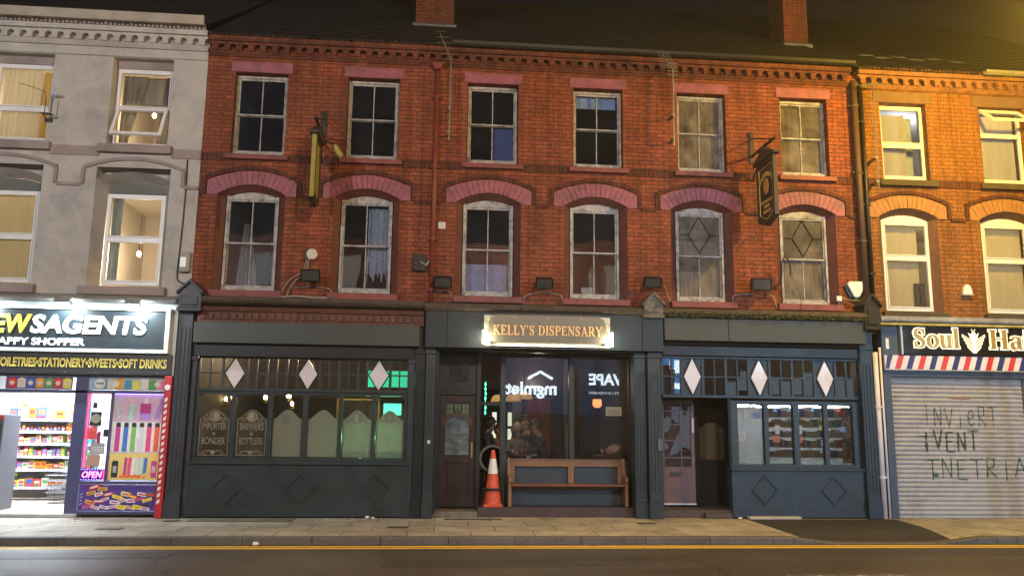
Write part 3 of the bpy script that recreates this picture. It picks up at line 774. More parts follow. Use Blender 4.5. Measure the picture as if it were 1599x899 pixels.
# bay one glazing
def diamond(bb, cx, cz, hx, hz, y0, y1):
    bb.prism([(cx-hx, cz), (cx, cz-hz), (cx+hx, cz), (cx, cz+hz)], y0, y1)
M_OPAL = mat('opal_glass', (.62, .58, .62), .12, var=.04, spec=.6)
def transom(x0, x1, z0, z1, y, dia, step, matf, glassm, boarded_=True):
    """row of small leaded lights with boards carrying opal diamonds"""
    bb = MB()
    bb.box(x0, x1, y-.02, y+.08, z0-.045, z0); bb.box(x0, x1, y-.02, y+.08, z1, z1+.03)
    zm = (z0+z1)/2
    edges = [x0] + [q for c in dia for q in (c-.19, c+.19)] + [x1]
    quads = []
    for a, c in zip(edges[::2], edges[1::2]):
        if c-a < .08: continue
        n = max(1, round((c-a)/step)); p = (c-a)/n
        for k in range(n+1):
            xx = a + p*k; wd_ = .022 if k % 2 == 0 else .011
            bb.box(xx-wd_, xx+wd_, y, y+.05, z0+.001, z1-.001)
        bb.box(a, c, y+.004, y+.046, zm-.011, zm+.011)
        for k in range(n):
            for q, (za, zb) in enumerate(((z0, zm), (zm, z1))):
                quads.append((a+p*k, a+p*(k+1), za, zb))
    for c in dia:
        if boarded_: bb.box(c-.19, c+.19, y+.022, y+.045, z0+.001, z1-.001)
        else: quads.append((c-.19, c+.19, z0, z1))
    w = bb.build('transom_window', matf, pub)
    bb = MB()
    for xa, xb, za, zb in quads:
        ta, tb = random.uniform(-.0011, .0011), random.uniform(-.0014, .0014)
        bb.quad((xa, y+.03-ta-tb, za), (xb, y+.03+ta-tb, za), (xb, y+.03+ta+tb, zb), (xa, y+.03-ta+tb, zb))
    bb.build('pane', glassm, w)
    for c in dia:
        bb = MB(); diamond(bb, c, zm, .15, .285*(z1-z0)/.57, y-.004, y+.02); o = bb.build('diamond_light', M_OPAL, w, bevel=.006)
        bb = MB(); hx, hz = .172, .32*(z1-z0)/.57
        P = [(c-hx, y+.012, zm), (c, y+.012, zm-hz), (c+hx, y+.012, zm), (c, y+.012, zm+hz), (c-hx, y+.012, zm)]
        for a, d in zip(P, P[1:]): bb.tube([a, d], .012, 6)
        bb.build('diamond_frame', matf, w)
    return w
transom(-3.95, -.50, 2.07, 2.565, -.09, (-3.36, -2.17, -1.0), .165, M_PUB, M_GLASSP, False)
transom(3.86, 7.40, 2.07, 2.70, -.1, (4.40, 5.60, 6.80), .2, M_PUBB, M_GLASSP)

def shop_window(x0, x1, z0, z1, y, lights, matf, name='shop_window', gm=None):
    """timber front with separate lights [(xa,xb)]"""
    bb = MB()
    edges = [x0] + [q for l in lights for q in l] + [x1]
    for a, c in zip(edges[::2], edges[1::2]): bb.box(a, c, y, y+.09, z0, z1)
    for a, c in lights:
        bb.box(a, c, y+.002, y+.088, z0, z0+.06); bb.box(a, c, y+.002, y+.088, z1-.05, z1)
    for a, c in lights:                                       # rounded upper corners of each light
        for s, xx in ((1, a), (-1, c)):
            pts = [(xx, z1-.05), (xx+s*.07, z1-.05)] + [(xx+s*(.07-.07*math.sin(t)), z1-.05-.07+.07*math.cos(t)) for t in (.4, .8, 1.2)] + [(xx, z1-.12)]
            bb.prism(pts, y+.004, y+.08)
    w = bb.build(name, matf, pub, bevel=.006)
    for a, c in lights:
        bb = MB(); t1 = random.uniform(-.004, .004); bb.quad((a, y+.05+t1, z0+.06), (c, y+.05-t1, z0+.06), (c, y+.05-t1, z1-.05), (a, y+.05+t1, z1-.05))
        bb.build('pane', gm or M_GLASSP, w)
    return w
L1 = [(-3.91, -3.39), (-3.31, -2.79), (-2.72, -2.23), (-2.15, -1.64), (-1.58, -1.09), (-1.03, -.56)]
win1 = shop_window(-3.98, -.48, .89, 2.025, -.08, L1, M_PUB)
L3 = [(5.19, 5.66), (5.74, 6.19), (6.29, 6.74), (6.82, 7.27)]
win3 = shop_window(5.05, 7.40, .84, 1.985, -.09, L3, M_PUBB, gm=glass('raised_mirror_glass', tint=(.6, .62, .64), dust=.02, k=2.6))  # mirror strength raised so the reflections opposite show brighter

def stall(x0, x1, z1, y, m, dia):
    bb = MB()
    bb.box(x0, x1, y, .1, .02, z1); bb.box(x0-.01, x1+.01, y-.045, .1, z1, z1+.045); bb.box(x0, x1, y-.03, y, .02, .12)
    r = bb.build('stall_riser', m, pub, bevel=.006)
    for c, cz, hx, hz in dia:
        bb = MB()
        P = [(c-hx, cz), (c, cz-hz), (c+hx, cz), (c, cz+hz)]
        for i in range(4):
            (xa, za), (xb, zb) = P[i], P[(i+1) % 4]
            k = .86
            bb.prism([(xa, za), (xb, zb), (c+(xb-c)*k, cz+(zb-cz)*k), (c+(xa-c)*k, cz+(za-cz)*k)], y-.028, y-.0)
        bb.build('diamond_moulding', m, r)
    return r
stall(-3.98, -.48, .845, -.13, M_PUB, [(-3.37, .47, .25, .25), (-2.2, .47, .25, .25), (-1.0, .48, .25, .25)])
stall(5.03, 7.42, .795, -.14, M_PUBB, [(5.61, .47, .24, .26), (6.84, .46, .24, .25)])

# ---------------------------------------------------------------- lettering
def text(body, name, mat_, parent, x0, x1, z0, z1, y, depth=.012, bold=0.0, shear=0.0, face='-y', spacing=1.0, align_h=True):
    """solid letters fitted into a box on a wall facing the street ('-y'), the far side ('+y') or along it ('+x', '-x')"""
    cu = bpy.data.curves.new('letters', 'FONT'); cu.body = body; cu.extrude = .02; cu.offset = bold; cu.shear = shear
    cu.resolution_u = 3; cu.space_character = spacing
    ob = bpy.data.objects.new('letters', cu)
    me = bpy.data.meshes.new_from_object(ob)
    bpy.data.objects.remove(ob); bpy.data.curves.remove(cu)
    co = [v.co.copy() for v in me.vertices]
    ax = min(c.x for c in co); bx = max(c.x for c in co); ay = min(c.y for c in co); by = max(c.y for c in co)
    sx = (x1-x0)/(bx-ax) if align_h else (z1-z0)/(by-ay)
    sz = (z1-z0)/(by-ay)
    o0 = org(parent)
    for v, c in zip(me.vertices, co):
        u = (c.x-ax)*sx; w = z0 + (c.y-ay)*sz; d = depth if c.z > 0 else 0
        if face == '-y': p = Vector((x0+u, y-d, w))
        elif face == '+y': p = Vector((x1-u, y+d, w))
        elif face == '+x': p = Vector((y+d, x0+u, w))
        else: p = Vector((y-d, x1-u, w))
        v.co = p - o0
    bm = bmesh.new(); bm.from_mesh(me); bmesh.ops.recalc_face_normals(bm, faces=bm.faces); bm.to_mesh(me); bm.free()
    me.materials.clear(); me.materials.append(mat_)
    me.name = name
    o = bpy.data.objects.new(name, me); col.objects.link(o)
    if parent: o.parent = parent; ORG[o.name] = o0
    return o

def ell(cx, cz, rx, rz, a0, a1, n=14):
    return [(cx+rx*math.cos(math.radians(a0+(a1-a0)*i/n)), cz+rz*math.sin(math.radians(a0+(a1-a0)*i/n))) for i in range(n+1)]
def gl_strokes(ch, T=.17, t=.065, s=.05):
    """serif capital or small letter as strokes [(points, widths)] and its advance"""
    st = lambda x, z0=0, z1=1, w=None, top=True, bot=True: [([(x, z0), (x, z1)], [w or T]*2)] + ([([(x-.17, z1-s/2), (x+.17, z1-s/2)], [s]*2)] if top else []) + ([([(x-.17, z0+s/2), (x+.17, z0+s/2)], [s]*2)] if bot else [])
    ln = lambda a, b, w: [([a, b], [w, w])]
    bowl = lambda cx, cz, rx, rz: [(ell(cx, cz, rx, rz, 90, -90), [t + (T-t)*math.sin(math.pi*i/14)**1.5 for i in range(15)])]
    Sc = lambda w, h: [([(w*.86, h*.76), (w*.80, h*.88), (w*.62, h*.965), (w*.45, h*.975), (w*.26, h*.92), (w*.17, h*.78), (w*.22, h*.64), (w*.45, h*.53), (w*.70, h*.42), (w*.83, h*.27), (w*.74, h*.09), (w*.5, h*.025), (w*.3, h*.04), (w*.17, h*.14), (w*.12, h*.27)],
                       [t*1.6, t*1.2, t, t, T*.7, T*.95, T*1.05, T*1.1, T*1.05, T*.95, T*.7, t, t, t*1.3, t*1.8])]
    if ch == 'K': return st(.19) + ln((.24, .40), (.68, .96), t) + ln((.38, .56), (.76, .03), T) + ln((.54, .975), (.86, .975), s) + ln((.6, .025), (.94, .025), s), .96
    if ch == 'E': return st(.19) + ln((.19, .97), (.68, .97), t) + ln((.66, .78), (.66, 1), t) + ln((.19, .52), (.5, .52), t) + ln((.49, .40), (.49, .64), t) + ln((.19, .03), (.70, .03), t) + ln((.69, 0), (.72, .24), t), .80
    if ch == 'L': return st(.19) + ln((.19, .03), (.68, .03), t) + ln((.67, 0), (.70, .27), t), .76
    if ch == 'Y': return ln((.12, .98), (.43, .45), T) + ln((.74, .98), (.44, .45), t) + st(.43, 0, .5, top=False) + ln((.0, .975), (.28, .975), s) + ln((.6, .975), (.88, .975), s), .86
    if ch == "'": return [([(.12, 1), (.10, .68)], [.13, .04])], .26
    if ch == 'S': return Sc(.68, 1) + ln((.585, .70), (.60, .99), t) + ln((.085, .02), (.10, .32), t), .72
    if ch == 'D': return st(.19) + ln((.19, .97), (.42, .97), t) + ln((.19, .03), (.42, .03), t) + bowl(.42, .5, .36, .47), .92
    if ch == 'I': return st(.19), .40
    if ch == 'P': return st(.19) + ln((.19, .97), (.40, .97), t) + ln((.19, .46), (.40, .46), t) + bowl(.40, .715, .27, .255), .76
    if ch == 'R': return st(.19) + ln((.19, .97), (.40, .97), t) + ln((.19, .48), (.40, .48), t) + bowl(.40, .725, .26, .245) + ln((.42, .48), (.74, .03), T) + ln((.64, .025), (.92, .025), s), .90
    if ch == 'N': return st(.17, w=t, bot=True) + ln((.15, .97), (.76, .03), T) + st(.76, w=t, bot=False), .94
    if ch == 'A': return ln((.13, 0), (.44, .98), t) + ln((.42, 1), (.77, 0), T) + ln((.22, .32), (.66, .32), t) + ln((.0, .025), (.27, .025), s) + ln((.6, .025), (.94, .025), s), .92
    if ch == 'H': return st(.19) + st(.75) + ln((.19, .52), (.75, .52), t), .98
    h = .68
    if ch == 'o': return [(ell(.33, h/2, .25, h/2-.03, 0, 360, 24), [t + (T-t)*abs(math.cos(2*math.pi*i/24))**1.3 for i in range(25)])], .66
    if ch == 'u': return ln((.18, h), (.18, .2), T) + [(ell(.36, .22, .18, .19, 180, 300, 10), [T*.9]*6 + [t]*5)] + ln((.58, h), (.58, 0), T) + ln((.04, h-.025), (.2, h-.025), s) + ln((.44, h-.025), (.6, h-.025), s) + ln((.58, .025), (.74, .025), s), .76
    if ch == 'l': return st(.19, 0, 1.04, top=False) + ln((.04, 1.015), (.2, 1.015), s), .40
    if ch == 'a': return ln((.46, .45), (.46, .05), T) + [(ell(.3, .45, .18, .2, 0, 160, 10), [T*.9]*4 + [t]*4 + [t*2]*3)] + [(ell(.27, .2, .16, .17, 60, 330, 14), [t]*4 + [T*.9]*7 + [t]*4)] + ln((.46, .03), (.64, .03), t), .64
    if ch == 'i': return st(.19, 0, h, top=False) + ln((.04, h-.025), (.2, h-.025), s) + [([(.19, .82), (.19, 1.0)], [.17, .17])], .40
    if ch == 'r': return st(.19, 0, h, top=False) + ln((.04, h-.025), (.2, h-.025), s) + [([(.22, .42), (.32, .58), (.42, .62), (.5, .56)], [t, t*1.5, T*.8, T])], .56
    return [], .34
def ribbon(b, pts, ws, y0, y1, f):
    n = len(pts); lt, rt = [], []
    for i, (x, z) in enumerate(pts):
        a = pts[max(0, i-1)]; c = pts[min(n-1, i+1)]
        if n > 3 and pts[0] == pts[-1] and i in (0, n-1): a, c = pts[-2], pts[1]
        d = math.hypot(c[0]-a[0], c[1]-a[1]) or 1
        nx_, nz_ = -(c[1]-a[1])/d, (c[0]-a[0])/d
        w = ws[i]/2
        lt.append((x+nx_*w, z+nz_*w)); rt.append((x-nx_*w, z-nz_*w))
    vs = [f(p, y0) for p in lt] + [f(p, y0) for p in rt] + [f(p, y1) for p in lt] + [f(p, y1) for p in rt]
    fs = []
    for i in range(n-1):
        fs += [(i, i+1, n+i+1, n+i), (2*n+i, 3*n+i, 3*n+i+1, 2*n+i+1), (i, 2*n+i, 2*n+i+1, i+1), (n+i, n+i+1, 3*n+i+1, 3*n+i)]
    fs += [(0, n, 3*n, 2*n), (n-1, 3*n-1, 4*n-1, 2*n-1)]
    b.add(vs, fs)
def serif_text(b, s, x0, x1, z0, h, y, depth, gap=.06, grow=0.0, T=.17):
    adv = sum(gl_strokes(c)[1] for c in s) + gap*(len(s)-1)
    k = (x1-x0)/adv; x = x0; q = 0
    for c in s:
        S, a = gl_strokes(c, T=T)
        for pts, ws in S:
            q += 1
            pt = pts; ww = [w+grow for w in ws]
            if grow and len(pts) == 2:
                (ax, az), (bx, bz) = pts; d = math.hypot(bx-ax, bz-az) or 1; e = grow/2
                pt = [(ax-(bx-ax)/d*e, az-(bz-az)/d*e), (bx+(bx-ax)/d*e, bz+(bz-az)/d*e)]
            ribbon(b, pt, ww, y - depth - (q % 7)*.0006, y, lambda p, yy, x=x: (x+p[0]*k, yy, z0+p[1]*h))
        x += (a+gap)*k

# ---------------------------------------------------------------- etched panels in the left pub window
M_FROST = cloth('frosted_glass', (.46, .44, .38), .55, var=.10, scale=4, stretch=(1, 1, 1))
M_ETCH = cloth('etched_letters', (.62, .56, .44), .45, var=.08, scale=6, stretch=(1, 1, 1))
M_SMOKE = glass('half_frosted_glass', tint=(.5, .45, .38), dust=.24, dustc=(.34, .29, .22), k=.6)
M_CLEAR = mat('dark_etched_line', (.06, .055, .045), .3)
def panel_outline(xa, xb, inset=0):
    c = (xa+xb)/2; hw = (xb-xa)/2 - inset; zb = .965 + inset; zs = 1.575 - inset*.4; zt = 1.735 - inset
    up = []
    for i in range(9):
        u = i/8; x = hw*(1-u); z = zs + (zt-zs)*(.5-.5*math.cos(math.pi*u**.9))
        up.append((c+x, z))
    return [(c-hw, zb), (c+hw, zb)] + up + [(2*c-x, z) for x, z in reversed(up[:-1])]
def scroll(b, cx, cz, r, y, s=1, w=.012):
    pts = [(cx+s*(r*(1-.75*i/16))*math.cos(.45*i+2.2), cz+(r*(1-.75*i/16))*math.sin(.45*i+2.2)) for i in range(17)]
    ribbon(b, pts, [w]*17, y-.002, y+.001, lambda p, yy: (p[0], yy, p[1]))
for i, (a, c) in enumerate(L1):
    xa, xb = a+.012, c-.012; cx = (xa+xb)/2; y = -.022
    b = MB(); b.prism(panel_outline(xa, xb), y, y+.004)
    o = b.build('frosted_panel', M_SMOKE if i < 2 else M_FROST, win1, fix=True)
    o['label'] = ['etched glass panel lettered IMPORTER & BONDER', 'etched glass panel lettered BREWERS & BOTTLERS', 'plain frosted panel with a grey round mark', 'plain frosted panel', 'frosted panel glowing pale green', 'frosted panel glowing deeper green'][i]
    b = MB()
    if i in (0, 1, 4, 5):
        p0, p1 = panel_outline(xa, xb, .012), panel_outline(xa, xb, .024)
        p0.append(p0[0]); p1.append(p1[0]); b.strip(p1, p0, y-.004, y-.001)
        for s in (-1, 1):
            scroll(b, cx+s*.14, 1.56, .045, y-.002, s); scroll(b, cx+s*.13, 1.035, .04, y-.002, s)
            ribbon(b, [(cx+s*.02, 1.03), (cx+s*.07, 1.06), (cx+s*.12, 1.0), (cx+s*.19, 1.02)], [.02, .014, .014, .008], y-.004, y-.001, lambda p, yy: (p[0], yy, p[1]))
        b.lathe((cx, y-.0055, 1.605), [(.088, 0), (.088, .004)], 24, 'y')
        b.lathe((cx, y-.0035, 1.03), [(.035, 0), (.035, .003)], 12, 'y')
        b.build('etched_border', M_ETCH if i < 2 else M_FROST, win1)
        b = MB(); b.lathe((cx, y-.008, 1.605), [(.066, 0), (.066, .002)], 20, 'y')
        ob = b.build('etched_badge', mat('badge_brown', (.26, .2, .13), .6) if i < 2 else cloth('badge_green', (.3, .42, .3), .5), win1)
        bb = MB(); ribbon(bb, [(cx+.03, 1.64), (cx, 1.645), (cx-.02, 1.62), (cx+.015, 1.6), (cx+.02, 1.575), (cx-.01, 1.565), (cx-.03, 1.575)], [.012]*7, y-.0105, y-.0085, lambda p, yy: (p[0], yy, p[1])); bb.build('etched_letter', M_ETCH, win1)
    if i == 2:
        b.lathe((cx-.02, y-.004, 1.58), [(.075, 0), (.075, .003)], 14, 'y')
        b.build('etched_badge', mat('grey_etch', (.2, .2, .18), .5), win1)
    if i < 2:
        l1, l2 = (('IMPORTER', 'BONDER'), ('BREWERS', 'BOTTLERS'))[i]
        for tx, z in ((l1, 1.39), (l2, 1.155)):
            text(tx, 'lettering', M_ETCH, win1, xa+.06, xb-.06, z, z+.115, y-.001, .004, .012)
        text('&', 'lettering', M_ETCH, win1, cx-.03, cx+.03, 1.305, 1.355, y-.001, .004, .01)

# ---------------------------------------------------------------- middle bay: recessed front
Y2 = .45
def slab(name, m, *bx, bev=.005, parent=pub):
    bb = MB()
    for q in bx: bb.box(*q)
    return bb.build(name, m, parent, bevel=bev)
slab('recess_lining', M_PUBD, (-.06, .0, -.1, Y2+.1, .09, 2.764), (3.44, 3.5, -.1, Y2+.1, .1, 2.764), (-.06, 3.5, -.1, Y2+.1, 2.79, 2.83))
slab('door_step', mat('stone_step', (.16, .13, .10), .8, var=.3, scale=8, bump=.5, dirt=.6), (-.05, .70, -.02, 1.0, .003, .095))
slab('plinth', mat('dark_plinth', (.055, .032, .034), .5, var=.35, scale=8, bump=.2, dirt=.4), (.705, 3.43, .04, Y2+.1, .003, .156))
# left door with an arched etched light
door = slab('pub_door', mat('oxblood_door_paint', (.020, .009, .008), .38, var=.35, scale=4, dirt=.3, spec=.35), (.04, .14, Y2, Y2+.05, .12, 2.02), (.56, .66, Y2, Y2+.05, .12, 2.02), (.14, .56, Y2, Y2+.05, .12, .32), (.14, .56, Y2, Y2+.05, .86, 1.0), (.14, .56, Y2, Y2+.05, 1.9, 2.02), (.14, .56, Y2+.02, Y2+.04, .32, .86), (.2, .5, Y2+.005, Y2+.02, .38, .8))
b = MB(); aa = [(.35+.2*math.cos(t), 1.50+.17*math.sin(t)) for t in [math.pi*k/12 for k in range(13)]]
b.prism([(.141, 1.001), (.559, 1.001), (.559, 1.5)] + aa + [(.141, 1.5)], Y2+.02, Y2+.025)
b.build('etched_pane', cloth('etched_door_glass', (.22, .26, .28), .5, var=.5, scale=40, stretch=(1, 1, 2)), door)
b = MB(); outer = [(.35+.27*math.cos(t), 1.5+.24*math.sin(t)) for t in [math.pi*k/12 for k in range(13)]]
b.strip(aa, outer, Y2-.012, Y2+.03); b.build('arch_rail', M_WOODD, door)
for k in range(3):
    b = MB(); x = .15+.14*k
    b.quad((x, Y2+.03, 1.62 if k != 1 else 1.75), (x+.12, Y2+.03, 1.62 if k != 1 else 1.75), (x+.12, Y2+.03, 1.88), (x, Y2+.03, 1.88))
    b.build('leaded_light', cloth('green_leaded_glass', (.28, .42, .26), .6, var=.3, scale=20), door)
    b = MB()
    for q in (0, .06, .12): b.box(x+q-.005, x+q+.005, Y2+.015, Y2+.028, 1.64, 1.9)
    for q in (1.7, 1.79, 1.88): b.box(x, x+.12, Y2+.016, Y2+.027, q-.005, q+.005)
    b.build('lead_bars', M_BLACK, door)
slab('door_handle', mat('aged_brass', (.35, .25, .1), .35, metal=1), (.585, .62, Y2-.05, Y2-.03, .95, 1.22), (.595, .61, Y2-.03, Y2-.001, .97, .99), (.595, .61, Y2-.03, Y2-.001, 1.18, 1.2), bev=.004, parent=door)
slab('door_frame', M_PUBD, (.0, .035, Y2-.04, Y2+.1, .1, 2.76), (.67, .745, Y2-.06, Y2+.1, .1, 2.76), (.035, .67, Y2-.04, Y2+.1, 2.03, 2.09), (.035, .67, Y2+.0, Y2+.08, 2.09, 2.76))
slab('overdoor_panel', mat('black_gloss_panel', (.014, .016, .02), .2), (.2, .52, Y2-.02, Y2-.001, 2.26, 2.58))
# the two big lights and the narrow opening beside the door
slab('mullion', M_PUB, (1.09, 1.185, Y2-.05, Y2+.1, .16, 2.76), (2.315, 2.40, Y2-.05, Y2+.1, .9, 2.76), (3.39, 3.44, Y2-.05, Y2+.1, .16, 2.76))
slab('window_sill', M_PUB, (1.186, 3.389, Y2-.06, Y2+.1, .86, .91))
slab('window_head', M_PUB, (1.186, 2.314, Y2-.03, Y2+.06, 2.70, 2.76), (2.401, 3.389, Y2-.03, Y2+.06, 2.70, 2.76), (.746, 1.089, Y2-.03, Y2+.06, 2.70, 2.76))
slab('stall_riser', mat('pub_bright_blue_paint', (.017, .032, .048), .42, var=.18, scale=3, dirt=.3, spec=.5), (1.186, 3.389, Y2-.02, Y2+.1, .157, .859))
for xa, xb, za in ((1.186, 2.314, .911), (2.401, 3.389, .911)):
    b = MB(); b.quad((xa, Y2+.02, za), (xb, Y2+.022, za), (xb, Y2+.02, 2.7), (xa, Y2+.018, 2.7)); b.build('shop_pane', M_GLASSP, pub)
b = MB(); b.box(.746, 1.089, Y2+.0, Y2+.06, 1.86, 1.92); b.build('transom_rail', M_PUBD, pub)
# bell push and entry phone on the right jamb
slab('entry_phone', mat('grey_plastic', (.22, .22, .2), .5), (3.445, 3.50, -.135, -.10, 1.18, 1.42), (3.452, 3.478, -.14, -.135, 1.3, 1.38))
slab('sensor_box', mat('blue_grey_plastic', (.08, .09, .11), .4), (3.72, 3.80, -.27, -.222, 1.12, 1.32))
slab('bell_push', mat('white_plastic', (.5, .5, .5), .4), (-.16, -.11, -.236, -.222, 1.2, 1.26))

# ---------------------------------------------------------------- right bay entrance
slab('entrance_floor', mat('tiled_step', (.075, .055, .05), .7, var=.4, scale=16, bump=.3, dirt=.5), (3.84, 5.6, -.06, 1.2, .004, .13), (4.55, 5.02, -.16, -.065, .004, .09))
slab('entrance_lining', M_PUBD, (3.80, 3.85, -.1, .7, .1, 2.02), (3.85, 5.6, -.05, 1.1, 2.021, 2.06))
b = MB(); b.add([(5.02, -.08, .13), (5.42, .78, .13), (5.42, .78, 2.02), (5.02, -.08, 2.02), (5.06, -.1, .13), (5.46, .78, .13), (5.46, .78, 2.02), (5.06, -.1, 2.02)], [(0, 1, 2, 3), (4, 7, 6, 5), (0, 3, 7, 4)])
b.build('splayed_jamb', M_PUBD, pub)
Y3 = .5
M_DPINK = mat('rubbed_pink_door_paint', (.145, .082, .085), .5, var=.3, scale=6, bump=.2, dirt=.45, dscale=3)
x0, x1 = 3.99, 4.60
door2 = slab('front_door', M_DPINK, (x0, x0+.055, Y3, Y3+.05, .16, 2.0), (x1-.07, x1, Y3, Y3+.05, .16, 2.0), (x0+.055, x1-.07, Y3, Y3+.05, .16, .82), (x0+.055, x1-.07, Y3, Y3+.05, 1.93, 2.0))
b = MB(); zz = [.82, .98, 1.28, 1.56, 1.80, 1.93]
for z in zz[1:-1]: b.box(x0+.056, x1-.071, Y3+.01, Y3+.04, z-.012, z+.012)
b.box(x0+.35, x0+.375, Y3+.011, Y3+.039, .82, 1.93); b.build('glazing_bars', M_DPINK, door2)
b = MB(); b.quad((x0+.055, Y3+.025, .82), (x1-.07, Y3+.027, .82), (x1-.07, Y3+.024, 1.93), (x0+.055, Y3+.026, 1.93)); b.build('pane', glass('door_glass', dust=.03, k=1.8, wav=.5), door2)
slab('letter_slot', M_BLACK, (x0+.14, x0+.34, Y3-.012, Y3-.001, .66, .73), parent=door2)
slab('pull_handle', mat('pink_white_plastic', (.6, .45, .45), .4), (x1-.055, x1-.015, Y3-.03, Y3-.001, 1.42, 1.68), parent=door2)
slab('weather_bar', mat('worn_aluminium', (.6, .6, .62), .3, metal=.8), (x0, x1, Y3-.03, Y3-.001, .165, .195), parent=door2)
door3 = slab('inner_door', M_PUBD, (4.66, 4.78, .8, .85, .13, 2.02), (5.26, 5.42, .8, .85, .13, 2.02), (4.78, 5.26, .8, .85, .13, .93), (4.78, 5.26, .8, .85, 1.86, 2.02))
b = MB(); b.quad((4.78, .82, .93), (5.26, .82, .93), (5.26, .82, 1.86), (4.78, .82, 1.86)); b.build('pane', M_GLASSP, door3)
b = MB(); b.prism([(4.79, .94), (5.25, .94), (5.25, 1.5), (5.18, 1.53), (5.1, 1.6), (4.94, 1.6), (4.86, 1.53), (4.79, 1.5)], .824, .83); b.build('frosted_panel', cloth('brown_frost', (.30, .25, .17), .5), door3)

# ---------------------------------------------------------------- inside the pub
b = MB()
b.box(-4.0, 7.5, .6, 5.6, .02, .10)
b.build('pub_floor', M_WOODD, pub)
b = MB(); b.box(-4.0, 7.5, 5.6, 5.75, .1, 3.1); b.box(-4.05, -3.98, .12, 5.6, .1, 3.1); b.box(7.45, 7.5, .12, 5.6, .1, 3.1)
b.box(-.3, -.1, .55, 3.0, .1, 3.1); b.box(3.5, 3.62, .6, 5.0, .1, 3.1)
b.build('pub_room_wall', M_PUBWALL, pub)
slab('pub_ceiling', mat('smoky_ceiling', (.50, .44, .36), .7, var=.2, scale=2), (-4.0, 7.5, .12, 5.6, 3.06, 3.15), bev=0)
slab('wood_dado', M_WOODD, (-3.97, -.31, 5.5, 5.59, .1, 1.25), (-.09, 3.49, 5.5, 5.59, .1, 1.25), (3.63, 7.44, 5.5, 5.59, .1, 1.25))
slab('ceiling_beam', M_WOODD, (-.09, 3.49, 1.9, 2.1, 2.86, 3.05), (-3.97, -.31, 2.3, 2.5, 2.9, 3.05), (-.09, 3.49, 3.9, 4.1, 2.3, 3.05))
M_BULB = emit('warm_bulb', (1, .74, .38), 26)
M_SHADE = cloth('cream_glass_shade', (.75, .62, .42), .7, var=.1)
M_BRASS = mat('aged_brass', (.35, .25, .1), .35, metal=1)
def point_lamp(name, loc, power, c, r=.05, parent=None):
    l = bpy.data.lights.new(name, 'POINT'); l.energy = power; l.color = c; l.shadow_soft_size = r
    o = bpy.data.objects.new(name, l); col.objects.link(o); o.location = Vector(loc) - org(parent)
    if parent: o.parent = parent
    return o
def wall_lamp(loc, label, s=1):
    x, y, z = loc
    t = empty('wall_lamp', (x, y+.09, z), label, 'lamp', 'glowing lamps behind the left pub windows')
    bb = MB(); bb.lathe((x, y+.07, z-.06), [(.04, 0), (.04, .015)], 14, 'y'); bb.tube([(x, y+.07, z-.06), (x, y+.02, z-.09), (x, y, z-.05)], .008); bb.lathe((x, y, z-.055), [(.02, 0), (.024, .03)], 10); bb.build('bracket', M_BRASS, t)
    bb = MB(); bb.lathe((x, y, z), [(.012, -.03), (.032*s, -.01), (.036*s, .012), (.024*s, .04), (.008, .052)], 14); bb.build('bulb', M_BULB, t, smooth=True)
    return t
for i, (x, z, s) in enumerate(((-4.05, 1.93, .8), (-3.93, 1.98, .7), (-3.31, 1.97, 1.0), (-2.87, 2.00, 1.3), (-2.8, 1.86, .8))):
    wall_lamp((x*.97, 1.7, z), ['small warm lamp in the first etched light', 'dim warm lamp beside the first upright bar', 'warm lamp above the BREWERS panel', 'brightest round lamp at the third light', 'small lamp just under the brightest one'][i], s)
for x, y_, c, p in ((-3.4, 2.2, (1, .72, .38), 40), (-2.2, 1.7, (1, .76, .44), 55), (-1.33, .5, (.30, 1, .38), 19.5), (-.79, .48, (.10, 1, .40), 19.9)):
    point_lamp('room_light', (x, y_, 2.75 if p > 20 else 1.28), p, c, .12 if p > 20 else .05)
# green screen and green strip
t = empty('green_screen', (-.9, 2.2, 1.7), 'small screen glowing green behind the last left light', 'screen')
slab('casing', M_BLACK, (-1.08, -.68, 2.22, 2.27, 1.66, 1.94), parent=t); slab('screen', emit('green_screen', (.12, .95, .62), 1.6), (-1.05, -.71, 2.212, 2.219, 1.69, 1.91), parent=t, bev=0)
t = empty('strip_light', (-.95, 2.0, 2.06), 'long green strip light across the last left light', 'lamp')
slab('housing', M_BLACK, (-1.4, -.45, 2.0, 2.03, 2.06, 2.09), parent=t); slab('tube', emit('green_strip', (.2, 1, .45), 3), (-1.38, -.47, 1.99, 1.999, 2.04, 2.059), parent=t, bev=0)
t = empty('green_box_sign', (-.8, 2.3, 2.4), 'green lit box sign high behind the left transom', 'sign')
slab('box', M_BLACK, (-1.42, -.42, 2.32, 2.4, 2.2, 2.75), parent=t); slab('lit_face', emit('green_box', (.03, .65, .38), .9), (-1.40, -.45, 2.312, 2.319, 2.23, 2.55), parent=t, bev=0)
# pictures and mirror on the back wall
def picture(x0, x1, z0, z1, y, label, c, fr=M_BRASS):
    t = empty('framed_picture', ((x0+x1)/2, y+.02, z0), label, 'picture')
    bb = MB(); f = .05
    bb.box(x0, x1, y, y+.03, z0, z0+f); bb.box(x0, x1, y, y+.03, z1-f, z1); bb.box(x0, x0+f, y, y+.03, z0+f, z1-f); bb.box(x1-f, x1, y, y+.03, z0+f, z1-f)
    bb.build('frame', fr, t, bevel=.006); slab('canvas', c, (x0+f, x1-f, y+.012, y+.02, z0+f, z1-f), parent=t, bev=0)
picture(-2.35, -1.35, 1.3, 2.1, 5.46, 'wide gilt frame behind the fourth left light', mat('dark_painting', (.05, .04, .03), .4, var=.8, scale=5))
